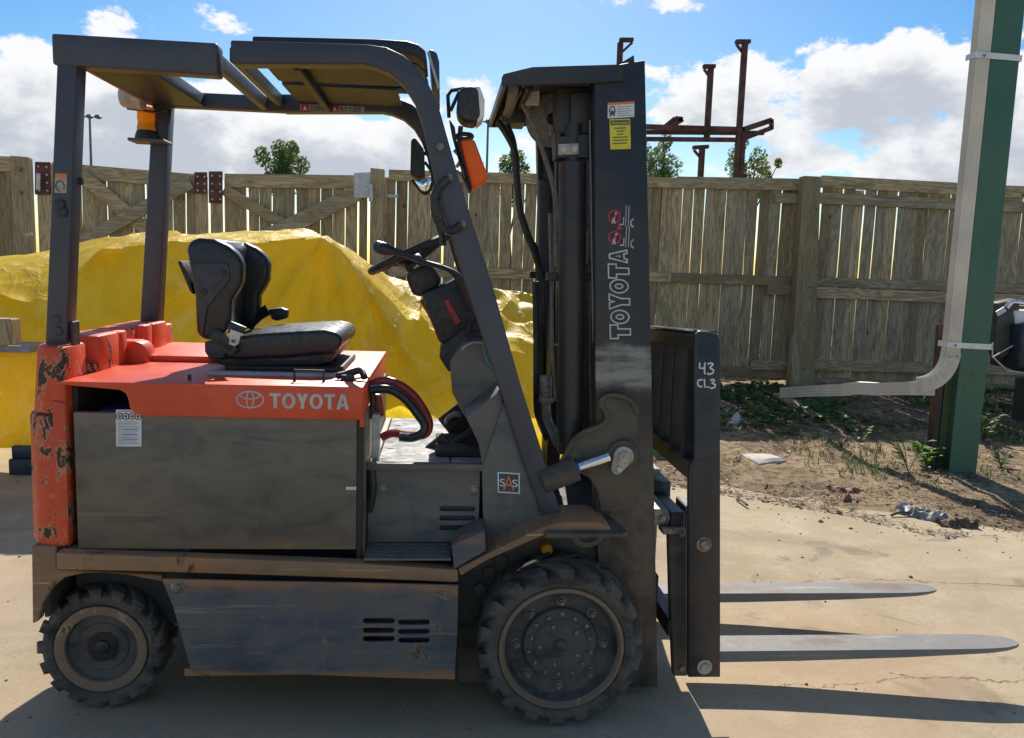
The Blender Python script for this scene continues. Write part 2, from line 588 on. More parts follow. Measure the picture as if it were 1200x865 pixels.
M['ink'] = simple('print ink', (.08, .08, .09), .6, 0, .1, 0, 20)
M['greyink'] = simple('grey print', (.36, .37, .38), .6, 0, .1, 0, 20)
M['silver'] = simple('silver print', (.5, .5, .48), .4, .2, .1, 0, 20)
M['yellowsticker'] = simple('yellow sticker', (.72, .62, .03), .45, 0, .06, 0, 20)
M['redprint'] = simple('red print', (.5, .03, .04), .5, 0, .1, 0, 20)
M['orangeprint'] = simple('orange print', (.75, .2, .05), .5, 0, .06, 0, 20)
M['blueprint'] = simple('blue print', (.05, .12, .35), .5, 0, .1, 0, 20)


def lens_mat(name, col, k):
    m_, t, b = newmat(name)
    b.inputs['Base Color'].default_value = (*col, 1)
    b.inputs['Roughness'].default_value = .18
    c = ocoord(t)
    wv = t.put('ShaderNodeTexWave')
    wv.bands_direction = 'Z'
    t.l.new(c, wv.inputs['Vector'])
    wv.inputs['Scale'].default_value = 60
    t.l.new(t.bump(wv.outputs['Fac'], .25, .002), b.inputs['Normal'])
    tr = t.put('ShaderNodeBsdfTranslucent')
    tr.inputs['Color'].default_value = (*col, 1)
    mx = t.put('ShaderNodeMixShader')
    mx.inputs[0].default_value = k
    t.l.new(b.outputs[0], mx.inputs[1])
    t.l.new(tr.outputs[0], mx.inputs[2])
    t.l.new(mx.outputs[0], t.n['Material Output'].inputs['Surface'])
    return m_


M['amber'] = lens_mat('amber lens', (.95, .26, .04), .55)
M['amberlamp'] = lens_mat('beacon lens', (.95, .45, .02), .55)
M['lens'] = simple('lamp glass', (.8, .8, .78), .1, 0, .04, 0, 30)
M['mirror'] = simple('mirror glass', (.85, .85, .86), .04, 1, .01, 0, 10)
M['redcable'] = simple('red cable', (.30, .02, .025), .35, 0, .2, .05, 40)
M['blackcable'] = simple('black cable', (.02, .02, .02), .38, 0, .2, .05, 40)
M['hose'] = simple('grey hose', (.21, .2, .18), .5, 0, .2, .05, 40)
M['greenwire'] = simple('green wire', (.05, .3, .2), .4, 0, .1, 0, 20)
M['bluebox'] = simple('blue battery cell', (.02, .06, .2), .4, 0, .15, 0, 20)
M['greengrey'] = simple('galvanised lamp post', (.16, .19, .19), .5, .2, .1, 0, 4)
M['rack'] = simple('rusted rack steel', (.085, .035, .03), .75, 0, .35, .2, 6)
M['rustplate'] = simple('red primer plate', (.13, .035, .025), .65, 0, .3, .15, 12)
M['downpipe'] = simple('cream downspout paint', (.62, .52, .40), .5, 0, .12, .05, 3)
M['downpipe'] = simple('cream downspout paint', (.66, .585, .48), .5, 0, .1, .03, 2)
M['whiteband'] = simple('white steel band', (.7, .7, .68), .4, .1, .08, 0, 12)
M['darkbox'] = simple('dark plastic block', (.03, .035, .045), .5, 0, .25, .1, 12)
M['greyboard'] = simple('weathered grey board', (.3, .32, .36), .7, 0, .15, .1, 9)
M['palebuff'] = simple('pale cardboard', (.5, .46, .4), .8, 0, .12, .1, 9)  # plain pale buff for the sheet, chip and stone
M['greenplastic'] = simple('bright green plastic', (.02, .33, .08), .35, 0, .1, 0, 9)
M['brownpaper'] = simple('red brown dry bark', (.2, .075, .04), .8, 0, .3, .3, 20)
M['trash'] = simple('grey plastic film', (.28, .265, .25), .6, 0, .35, .3, 20)
M['olive'] = simple('dark olive sheet', (.06, .058, .045), .6, 0, .2, .1, 9)
M['darkcloth'] = simple('dark blue vinyl', (.018, .022, .038), .45, 0, .3, .2, 12)


def wood(name, base, grey, green, dark):
    m_, t, b = newmat(name)
    c = ocoord(t)
    oi = t.put('ShaderNodeObjectInfo').outputs['Random']
    at = t.put('ShaderNodeAttribute')
    at.attribute_name = 'grain'
    v = t.vm('MULTIPLY', c, (1, 1, .1))
    wv = t.noise(v, 9, 4, .6, .5)
    rings = t.m('FRACT', t.m('MULTIPLY', wv, 9))
    rings = t.m('ABSOLUTE', t.m('SUBTRACT', rings, .5))
    fib = t.noise(t.vm('MULTIPLY', c, (1, 1, .03)), 150, 4, .7)
    blot = t.noise(c, 2.6, 5, .6)
    col = t.mix(t.ramp(oi, 0, 1), [x * 1.12 for x in base], [x * .52 for x in base])
    col = t.mix(t.ramp(t.m('FRACT', t.m('MULTIPLY', oi, 7.3)), .3, .9), col, grey)
    col = t.mix(t.m('MULTIPLY', t.ramp(rings, .12, .42), .55), col, dark)
    col = t.mix(t.m('MULTIPLY', t.ramp(fib, .5, .72), .6), col, dark)
    col = t.mix(t.m('MULTIPLY', t.ramp(blot, .54, .72), .6), col, green)
    kn = t.put('ShaderNodeTexVoronoi')
    t.l.new(t.vm('MULTIPLY', c, (1, 1, .55)), kn.inputs['Vector'])
    kn.inputs['Scale'].default_value = 3.2
    col = t.mix(t.m('MULTIPLY', t.ramp(kn.outputs['Distance'], .07, .035), .8), col, [x * .4 for x in dark])
    stain = t.noise(t.vm('MULTIPLY', c, (1, 1, .25)), 5, 6, .7, .6)
    col = t.mix(t.m('MULTIPLY', t.ramp(stain, .5, .66), .35), col, [x * .8 for x in dark])
    col = t.mix(t.m('MULTIPLY', t.ramp(stain, .42, .32), .4), col, [min(1, x * 1.35) for x in grey])
    t.l.new(col, b.inputs['Base Color'])
    b.inputs['Roughness'].default_value = .85
    b.inputs['Specular IOR Level'].default_value = .25
    t.l.new(t.bump(t.m('ADD', rings, t.m('MULTIPLY', fib, .8)), .35, .004), b.inputs['Normal'])
    return m_


M['wood'] = wood('weathered picket', (.60, .44, .25), (.46, .37, .25), (.27, .235, .10), (.15, .112, .07))
M['woodwarm'] = wood('newer fence timber', (.60, .46, .26), (.48, .40, .26), (.34, .32, .14), (.21, .15, .083))


def woodx(src, name):
    m_ = src.copy()
    m_.name = name
    for nd in m_.node_tree.nodes:
        if nd.type == 'VECT_MATH' and nd.operation == 'MULTIPLY':
            v = nd.inputs[1].default_value
            nd.inputs[1].default_value = (v[2], v[1], v[0])
    return m_


M['woodx'] = woodx(M['wood'], 'weathered rail')
M['woodwarmx'] = woodx(M['woodwarm'], 'newer rail')


def tarp_mat():
    m_, t, b = newmat('yellow tarpaulin')
    c = ocoord(t, False)
    n = t.noise(c, 1.6, 6, .6, .4)
    n2 = t.noise(t.vm('MULTIPLY', c, (1, 1, .35)), 5, 6, .65, .5)
    col = t.mix(t.ramp(n, .3, .7), (.88, .60, .02), (.95, .71, .035))
    col = t.mix(t.m('MULTIPLY', t.ramp(n2, .52, .78), .35), col, (.5, .40, .07))
    t.l.new(col, b.inputs['Base Color'])
    b.inputs['Roughness'].default_value = .48
    wv = t.noise(c, 7, 5, .6, .8)
    fine = t.noise(c, 45, 3, .6)
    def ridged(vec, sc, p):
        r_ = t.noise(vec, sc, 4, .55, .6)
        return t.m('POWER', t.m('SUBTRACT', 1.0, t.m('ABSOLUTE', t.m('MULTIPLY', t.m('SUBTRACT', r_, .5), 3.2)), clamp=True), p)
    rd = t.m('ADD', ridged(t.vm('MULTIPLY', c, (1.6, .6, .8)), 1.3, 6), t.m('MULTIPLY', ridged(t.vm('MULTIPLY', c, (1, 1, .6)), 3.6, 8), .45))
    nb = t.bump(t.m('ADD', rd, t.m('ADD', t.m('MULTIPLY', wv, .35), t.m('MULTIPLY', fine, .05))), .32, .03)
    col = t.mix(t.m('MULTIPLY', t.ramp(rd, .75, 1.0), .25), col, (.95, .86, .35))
    t.l.new(col, b.inputs['Base Color'])
    t.l.new(nb, b.inputs['Normal'])
    tr = t.put('ShaderNodeBsdfTranslucent')
    t.l.new(col, tr.inputs['Color'])
    t.l.new(nb, tr.inputs['Normal'])
    mx = t.put('ShaderNodeMixShader')
    mx.inputs[0].default_value = .5
    t.l.new(b.outputs[0], mx.inputs[1])
    t.l.new(tr.outputs[0], mx.inputs[2])
    t.l.new(mx.outputs[0], t.n['Material Output'].inputs['Surface'])
    return m_


M['tarp'] = tarp_mat()


def concrete_mat():
    m_, t, b = newmat('dusty concrete')
    g = t.put('ShaderNodeNewGeometry').outputs['Position']
    s = t.put('ShaderNodeSeparateXYZ')
    t.l.new(g, s.inputs[0])
    x, y = s.outputs[0], s.outputs[1]
    n1 = t.noise(g, .8, 7, .6, .3)
    n2 = t.noise(g, 5, 7, .65)
    n3 = t.noise(g, 60, 4, .7)
    n4 = t.noise(g, 260, 3, .6)
    col = t.mix(t.ramp(n1, .3, .7), (.37, .285, .18), (.50, .40, .265))
    col = t.mix(t.m('MULTIPLY', t.ramp(n2, .45, .72), .45), col, (.58, .49, .36))
    v = t.vm('MULTIPLY', g, (.5, 2.0, 1))
    st = t.noise(v, 1.1, 6, .6, .4)
    col = t.mix(t.m('MULTIPLY', t.ramp(st, .5, .66), .55), col, (.33, .245, .15))
    col = t.mix(t.m('MULTIPLY', t.ramp(n3, .54, .68), .5), col, (.25, .195, .13))
    col = t.mix(t.m('MULTIPLY', t.ramp(n4, .58, .68), .5), col, (.22, .18, .13))
    col = t.mix(t.m('MULTIPLY', t.ramp(n4, .36, .28), .3), col, (.8, .72, .58))
    # oil and tyre grime where trucks stand
    grime = t.m('MULTIPLY', t.ramp(x, 2.2, 1.2), t.ramp(t.noise(g, 1.3, 5, .6), .38, .6))
    col = t.mix(t.m('MULTIPLY', grime, .28), col, (.2, .17, .13))
    oil = t.noise(g, 2.1, 5, .6, .6)
    col = t.mix(t.m('MULTIPLY', t.ramp(oil, .6, .68), .5), col, (.16, .13, .1))
    pink = t.noise(g, .6, 4, .5)
    col = t.mix(t.m('MULTIPLY', t.ramp(pink, .5, .62), .35), col, (.52, .36, .235))
    # settled cracks
    wob = t.m('MULTIPLY', t.m('SUBTRACT', t.noise(g, 4, 8, .7), .5), .22)
    yy = t.m('ADD', y, wob)
    allc = None
    for (ax, ay), (bx, by), wd in (((2.45, .62), (3.2, .80), .004), ((3.2, .80), (4.6, .62), .009), ((2.2, -.36), (2.9, -.22), .004), ((2.75, -.2), (3.9, -.27), .007),
                                   ((-3.5, 1.1), (0, 1.5), .006), ((2.6, 1.55), (3.3, 1.2), .004)):
        sl = (by - ay) / (bx - ax)
        dd = t.m('ABSOLUTE', t.m('SUBTRACT', yy, t.m('ADD', t.m('MULTIPLY', t.m('SUBTRACT', x, ax), sl), ay)))
        k = t.m('MULTIPLY', t.ramp(dd, wd, wd * .3), t.m('MULTIPLY', t.m('GREATER_THAN', x, ax), t.m('LESS_THAN', x, bx)))
        k = t.m('MULTIPLY', k, t.ramp(t.noise(g, 9, 4, .6), .38, .55))
        allc = k if allc is None else t.m('MAXIMUM', allc, k)
    col = t.mix(t.m('MULTIPLY', allc, .75), col, (.13, .1, .06))
    t.l.new(col, b.inputs['Base Color'])
    b.inputs['Roughness'].default_value = .88
    b.inputs['Specular IOR Level'].default_value = .25
    h = t.m('ADD', t.m('MULTIPLY', n3, .5), t.m('MULTIPLY', n4, .5))
    h = t.m('SUBTRACT', h, t.m('MULTIPLY', allc, 1.5))
    t.l.new(t.bump(h, .5, .008), b.inputs['Normal'])
    return m_


M['concrete'] = concrete_mat()


def soil_mat():
    m_, t, b = newmat('dry soil')
    g = t.put('ShaderNodeNewGeometry').outputs['Position']
    n1 = t.noise(g, 1.8, 7, .65, .5)
    n2 = t.noise(g, 14, 7, .7)
    n3 = t.noise(g, 90, 4, .7)
    col = t.mix(t.ramp(n1, .35, .65), (.40, .29, .165), (.24, .165, .095))
    col = t.mix(t.m('MULTIPLY', t.ramp(n2, .46, .62), .85), col, (.11, .075, .048))
    col = t.mix(t.m('MULTIPLY', t.ramp(n3, .55, .68), .5), col, (.07, .05, .035))
    col = t.mix(t.m('MULTIPLY', t.ramp(n3, .42, .34), .3), col, (.5, .4, .27))
    t.l.new(col, b.inputs['Base Color'])
    b.inputs['Roughness'].default_value = .95
    b.inputs['Specular IOR Level'].default_value = .2
    t.l.new(t.bump(t.m('ADD', n2, t.m('MULTIPLY', n3, .6)), .7, .02), b.inputs['Normal'])
    return m_


M['soil'] = soil_mat()


def leaf_mat(name, a, b_, trans=.3):
    m_, t, b = newmat(name)
    c = ocoord(t)
    n = t.noise(c, 30, 3)
    n0 = t.noise(c, 1.2, 3)
    f = t.m('ADD', t.m('MULTIPLY', t.ramp(n, .3, .7), .5), t.m('MULTIPLY', t.ramp(n0, .35, .65), .5))
    col = t.mix(f, a, b_)
    t.l.new(col, b.inputs['Base Color'])
    b.inputs['Roughness'].default_value = .6
    tr = t.put('ShaderNodeBsdfTranslucent')
    t.l.new(t.mix(.5, col, (.16, .2, .03)), tr.inputs['Color'])
    mx = t.put('ShaderNodeMixShader')
    mx.inputs[0].default_value = trans
    t.l.new(b.outputs[0], mx.inputs[1])
    t.l.new(tr.outputs[0], mx.inputs[2])
    t.l.new(mx.outputs[0], t.n['Material Output'].inputs['Surface'])
    return m_


M['leaf'] = leaf_mat('tree leaf', (.11, .18, .065), (.21, .28, .12), .45)
M['leafyellow'] = leaf_mat('young tree leaf', (.15, .21, .06), (.26, .31, .11), .5)
M['weed'] = leaf_mat('weed leaf', (.035, .09, .02), (.09, .17, .035), .35)
M['weedlime'] = leaf_mat('lime weed leaf', (.13, .27, .03), (.2, .36, .05), .4)
M['bark'] = simple('bark', (.12, .09, .065), .9, 0, .3, .3, 12)
M['grass'] = simple('meadow', (.13, .16, .05), .95, 0, .4, .3, 1.5)
M['litter'] = simple('dry litter', (.13, .085, .05), .9, 0, .45, .2, 40)
M['litterpale'] = simple('pale straw', (.42, .33, .2), .85, 0, .3, .1, 40)
M['pebble'] = simple('pebble', (.2, .17, .13), .85, 0, .5, .2, 7)

# ================================================================== the setting
EDGE = [(1.4, 3.2), (2.4, 3.0), (3.14, 2.6), (3.63, 2.25), (3.98, 1.85), (4.53, 1.72), (6, 1.6), (9, 1.5), (14, 1.4)]


def ground_h(x, y):
    return -.05 * sstep(1.95, 3.3, x) + .006 * mnoise.noise(Vector((x * .7, y * .7, 0)))


def sheet(name, x0, x1, y0, y1, nx, ny, hf, mat, kind='structure', smooth=60):
    vs = [(x0 + (x1 - x0) * i / nx, y0 + (y1 - y0) * j / ny) for j in range(ny + 1) for i in range(nx + 1)]
    vs = [(x, y, hf(x, y)) for x, y in vs]
    fs = [(j * (nx + 1) + i, j * (nx + 1) + i + 1, (j + 1) * (nx + 1) + i + 1, (j + 1) * (nx + 1) + i) for j in range(ny) for i in range(nx)]
    me = bpy.data.meshes.new(name)
    me.from_pydata(vs, [], fs)
    o = link_mesh(name, me, mat, None, smooth, (0, 0, 0))
    return tag(o, kind=kind)


sheet('ground', -900, 900, -400, 1500, 40, 40, lambda x, y: -.16, M['grass'])
sheet('concrete_yard', -30, 24, -30, 7.35, 270, 187, ground_h, M['concrete'])


def soil_h(x, y):
    e = interp(x, EDGE) + .5 * mnoise.noise(Vector((x * 1.3, y * 1.3, 4))) + .22 * mnoise.noise(Vector((x * 4, y * 4, 9)))
    d = y - e
    top = min(.05, d * .06) + .05 * sstep(1.2, 3.6, d)
    r = .018 * mnoise.noise(Vector((x * 5, y * 5, 1))) + .012 * mnoise.noise(Vector((x * 14, y * 14, 2)))
    return ground_h(x, y) + max(-.06, top) + r * sstep(-.4, .6, d) * (1 - .6 * sstep(-.5, .1, -d))


def soil_edge_h(x, y):
    # dies away into the concrete at its left end
    return soil_h(x, y) - .2 * (1 - sstep(1.5, 2.3, x))


sheet('soil', 1.2, 13.5, .2, 13, 300, 260, soil_edge_h, M['soil'])


def ground_at(x, y):
    return max(ground_h(x, y) if y < 7.35 else -.16, soil_edge_h(x, y) if 1.2 < x < 13.5 and .2 < y < 13 else -9)


# ------------------------------------------------------------------ wooden fence: FY is the camera side of the rails
FY = 7.15
rnd = random.Random(11)
PICK = []
for k in range(7):
    wd = (.138, .140, .136, .142, .13, .139, .12)[k]
    b = MB()
    n = 7
    L, R_ = [], []
    for i in range(n):
        z = i / (n - 1)
        L.append((-wd / 2 + rnd.uniform(-.003, .003), z))
        R_.append((wd / 2 + rnd.uniform(-.003, .003), z))
    b.prism(L + R_[::-1], -.009, .009)
    bmesh.ops.recalc_face_normals(b.bm, faces=b.bm.faces)
    me = bpy.data.meshes.new('picket')
    b.bm.to_mesh(me)
    PICK.append(me)
PK = {}


def picket_mesh(k, h, mat):
    """one unit-high picket outline scaled to the panel's height, shared by every picket of that height"""
    key = (k, round(h, 2), mat.name)
    if key not in PK:
        me = PICK[k].copy()
        me.transform(Matrix.Diagonal((1, 1, h, 1)))
        me.materials.append(mat)
        PK[key] = me
    return PK[key]


def pickets(root, x0, x1, zb, zt, mat, y=FY + .055, gap=(.001, .013), step=None):
    x = x0
    while x < x1 - .05:
        k = rnd.randrange(7)
        wd = (.138, .140, .136, .142, .13, .139, .12)[k]
        z1 = interp(x, zt) if hasattr(zt, '__len__') else zt
        o = bpy.data.objects.new('picket', picket_mesh(k, round(z1 - zb, 1), mat))
        COL.objects.link(o)
        o.parent = root
        zz = z1 - round(z1 - zb, 1) + rnd.uniform(-.03, .006)
        o.location = Vector((x + wd / 2, y + rnd.uniform(-.004, .004), zz)) - root.location
        o.rotation_euler = (rnd.uniform(-.003, .003), rnd.uniform(-.006, .006), rnd.uniform(-.05, .05))
        x += wd + rnd.uniform(*gap)


def rail(root, x0, z0, x1, z1, h=.14, y=FY, th=.045, mat=None, name='rail'):
    b = MB().prism([(x0, z0 - h / 2), (x1, z1 - h / 2), (x1, z1 + h / 2), (x0, z0 + h / 2)], y - th / 2 + .02, y + th / 2 + .02)
    return b.build(name, mat or M['woodx'], root, .004, 1)


def post(root, x, zb, zt, wd=.14, y=FY - .05, dep=.12, mat=None):
    b = MB().prism([(x - wd / 2, zb), (x + wd / 2, zb), (x + wd / 2 - .004, zt), (x - wd / 2 + .003, zt + .008)], y - dep / 2, y + dep / 2)
    return b.build('post', mat or M['woodwarm'], root, .006, 1)


G1 = 'wooden fence sections round the yard'
# far left stub
f = thing('wooden_fence', (-4.4, FY, 0), 'short run of fence left of the gate, with a pale square post at its end', 'fence', G1)
pickets(f, -5.9, -3.95, .05, 2.46, M['wood'])
post(f, -3.81, -.1, 2.545, .2, mat=M['woodwarm'])
rail(f, -5.9, 2.47, -3.92, 2.47, .17)
rail(f, -5.9, 1.3, -3.92, 1.3, .14)
for z in (2.40, 2.14):
    MB().cyl((-3.80, FY - .11, z), (-3.80, FY - .15, z), .022, n=10).build('bolt', M['bolt'], f, .003)
MB().cyl((-3.78, FY - .10, 1.66), (-3.70, FY - .10, 1.66), .02, n=8).build('hinge_pin', M['zinc'], f, .003)
# middle run, behind the mast
f = thing('wooden_fence', (2.0, FY, 0), 'fence run between the gate post and the black mast', 'fence', G1)
pickets(f, .34, 3.90, .05, [(0.3, 2.5), (3.6, 2.56)], M['wood'])
rail(f, .40, 2.52, 3.95, 2.57, .13)
rail(f, .40, 1.37, 3.95, 1.40, .13)
rail(f, .40, .28, 3.95, .2, .13)
post(f, .272, -.1, 2.575, .17, mat=M['woodwarm'])
MB().box((.38, FY - .035, 2.25), (.52, FY - .02, 2.29)).build('strap_hinge', M['zinc'], f, .003)
# right run one
f = thing('wooden_fence', (4.6, FY, 0), 'weathered fence run from the mast to the tall post behind the downspout', 'fence', G1)
pickets(f, 3.93, 5.74, .08, [(3.5, 2.58), (5.7, 2.62)], M['wood'])
rail(f, 3.95, 2.575, 5.72, 2.615, .145)
rail(f, 3.95, 1.395, 5.72, 1.39, .125)
rail(f, 3.95, .25, 5.6, .20, .13)
rail(f, 5.22, 2.43, 5.55, 2.435, .12, FY - .03)
rail(f, 5.2, 1.28, 5.58, 1.275, .12, FY - .03)
rail(f, 5.05, .31, 5.6, .31, .12, FY - .03)
# right run two
f = thing('wooden_fence', (8.0, FY, 0), 'dark weathered fence run with doubled rails, behind the green column', 'fence', G1)
pickets(f, 5.72, 11.6, .08, [(5.7, 2.60), (11, 2.62)], M['wood'])
rail(f, 5.82, 2.66, 11.7, 2.60, .15, FY - .005)
rail(f, 5.76, 2.455, 11.7, 2.42, .14, FY - .006)
rail(f, 5.8, 1.40, 11.7, 1.38, .12, FY - .007)
rail(f, 5.72, 1.265, 11.7, 1.22, .14, FY - .02)
rail(f, 5.76, .33, 11.7, .30, .15, FY - .007)
rail(f, 5.76, .09, 11.7, .06, .15, FY - .02)
b = MB()
b.prism([(5.52, -0.08), (5.848, -0.074), (5.713, 2.695), (5.494, 2.697)], FY - .20, FY - .06)
b.build('post', M['woodwarm'], f, .006, 1)
for z in (2.3, 1.33, 1.2, .3):
    MB().cyl((5.70 + rnd.uniform(-.03, .03), FY - .2, z), (5.70, FY - .208, z), .013, n=8).build('nail', M['bolt'], f)

# gates
G2 = 'double gate leaves'


def brace(root, p, q, h=.16, y=FY - .03):
    p, q = Vector((p[0], 0, p[1])), Vector((q[0], 0, q[1]))
    t = (q - p).normalized()
    u = Vector((-t.z, 0, t.x)) * h / 2
    P = [p - u, q - u, q + u, p + u]
    o = MB().prism([(v.x, v.z) for v in P], y - .02, y + .02)
    return o.build('brace', M['woodwarmx'], root, .004, 1)


def bolts(root, pts, y):
    for a, b_ in pts:
        MB().cyl((a, y, b_), (a, y - .008, b_), .011, n=8).build('bolt', M['zinc'], root)


f = thing('wooden_gate', (-2.65, FY, 0), 'left gate leaf with crossed diagonal braces behind the orange counterweight', 'gate', G2)
pickets(f, -3.49, -1.88, .12, 2.42, M['woodwarm'], gap=(.003, .018))
g = [(-3.495, 2.427), (-1.868, 2.356)]
rail(f, g[0][0], g[0][1], g[1][0], g[1][1], .165, FY - .005, mat=M['woodwarmx'])
rail(f, -3.45, .45, -1.9, .45, .15, FY - .005, mat=M['woodwarmx'])
post(f, -3.585, .1, 2.50, .17, FY, .05, M['woodwarm'])
post(f, -1.80, .1, 2.42, .14, FY, .05, M['woodwarm'])
q = [(-3.144, 2.364), (-2.446, 1.779)]
brace(f, q[0], (q[0][0] + 1.35, q[0][1] - 1.12))
q = [(-1.907, 2.335), (-3.229, 1.553)]
brace(f, q[0], q[1], .15, FY - .072)
p = [(-3.653, 2.496), (-3.483, 2.503), (-3.496, 2.133), (-3.668, 2.127)]
MB().prism(p, FY - .075, FY - .06).build('hinge_plate', M['rustplate'], f, .002, 1)
bolts(f, [(p[0][0] + .04 + .09 * i, p[0][1] - .05 - .09 * j) for i in (0, 1) for j in range(4)], FY - .075)
p = [(-1.86, 2.453), (-1.714, 2.459), (-1.717, 2.212), (-1.864, 2.206)]
MB().prism(p, FY - .09, FY - .075).build('corner_plate', M['rustplate'], f, .002, 1)
bolts(f, [(p[0][0] + .04 + .08 * i, p[0][1] - .05 - .08 * j) for i in (0, 1) for j in range(3)], FY - .09)
p = [(-3.62, 2.363), (-3.574, 2.365), (-3.581, 2.181), (-3.628, 2.179)]
MB().prism(p, FY - .13, FY - .115).build('hinge', M['zinc'], f, .002, 1)

f = thing('wooden_gate', (-.8, FY, 0), 'right gate leaf with diagonal braces, hung on the post beside the steering wheel', 'gate', G2)
pickets(f, -1.56, .06, .12, 2.42, M['woodwarm'], gap=(.003, .016))
g = [(-1.534, 2.379), (0.164, 2.427)]
rail(f, g[0][0], g[0][1], g[1][0], g[1][1], .16, FY - .005, mat=M['woodwarmx'])
rail(f, -1.6, .45, .1, .45, .15, FY - .005, mat=M['woodwarmx'])
post(f, -1.63, .1, 2.42, .14, FY, .05, M['woodwarm'])
post(f, .1, .1, 2.48, .1, FY, .05, M['woodwarm'])
q = [(-1.535, 2.27), (-0.782, 1.877)]
brace(f, q[0], (q[0][0] + 1.3, q[0][1] - .72), .13)
q = [(0.044, 2.291), (-0.913, 1.792)]
brace(f, q[0], (q[0][0] - 1.6, q[0][1] - .84), .19, FY - .072)
p = [(-1.694, 2.469), (-1.537, 2.476), (-1.542, 2.109), (-1.699, 2.103)]
MB().prism(p, FY - .085, FY - .07).build('corner_plate', M['rustplate'], f, .002, 1)
bolts(f, [(p[0][0] + .04 + .09 * i, p[0][1] - .05 - .09 * j) for i in (0, 1) for j in range(4)], FY - .085)
p = [(-0.006, 2.518), (0.216, 2.537), (0.219, 2.236), (-0.004, 2.227)]
MB().prism(p, FY - .095, FY - .08).build('corner_plate', M['zinc'], f, .002, 1)
bolts(f, [(p[0][0] + .06 + .11 * i, p[0][1] - .06 - .09 * j) for i in (0, 1) for j in range(3)], FY - .095)
p = [(0.174, 2.388), (0.224, 2.39), (0.226, 2.19), (0.176, 2.188)]
MB().prism(p, FY - .15, FY - .13).build('hinge', M['zinc'], f, .002, 1)

# ------------------------------------------------------------------ yellow tarpaulin
H1 = [(-2.741, 1.278), (-2.351, 1.243), (-2.015, 1.181), (-1.846, 1.126), (-1.702, 1.13), (-1.553, 1.266), (-1.404, 1.42), (-1.256, 1.526), (-0.848, 1.564), (-0.079, 1.614), (0.113, 1.645), (0.209, 1.648), (0.343, 1.543), (0.588, 1.293), (0.807, 1.063), (1.09, 0.944), (1.344, 0.887), (1.76, 0.807), (2.246, 0.773)]
H2 = [(-3.301, 1.398), (-2.724, 1.389), (-2.465, 1.391), (-2.122, 1.456), (-1.869, 1.519), (-1.569, 1.604), (-1.134, 1.633), (-0.251, 1.698), (-0.031, 1.726), (0.094, 1.717), (0.373, 1.538), (0.727, 1.351), (1.085, 1.269), (1.554, 1.233), (1.845, 1.219), (2.397, 1.206)]
PEAK = ((0.191, 3, 1.647))


def ridge(x, z, a, b_, wd, amp):
    """a crease along a line in x,z"""
    ax, az = a
    bx, bz = b_
    L = math.hypot(bx - ax, bz - az)
    tx, tz = (bx - ax) / L, (bz - az) / L
    s = (x - ax) * tx + (z - az) * tz
    d = abs(-(x - ax) * tz + (z - az) * tx)
    if s < 0 or s > L:
        d = math.hypot(d, max(-s, s - L))
    return amp * max(0, 1 - d / wd)


CR = [([(0.636, 0.469), (1.251, 0.682)], .16, .07), ([(-1.217, 1.543), (-1.44, 1.319)], .1, .05), ([(-1.248, 1.454), (-1.306, 0.859)], .14, .03), ([(-1.218, 1.514), (-1.492, 0.944)], .14, .04),
      ([(0.188, 1.62), (-0.062, 1.071)], .12, .035), ([(0.206, 1.62), (0.298, 0.897)], .13, .03), ([(0.224, 1.621), (0.664, 0.72)], .12, .03), ([(0.355, 1.506), (0.847, 0.786)], .12, .03),
      ([(0.782, 1.044), (0.542, 0.655)], .12, .035), ([(-1.964, 1.168), (-1.745, 1.015)], .1, .03), ([(-0.816, 1.556), (-0.742, 0.872)], .18, .02), ([(1.516, 1.237), (1.592, 0.802)], .07, .05),
      ([(0.853, 0.409), (1.161, 0.541)], .1, .03)]


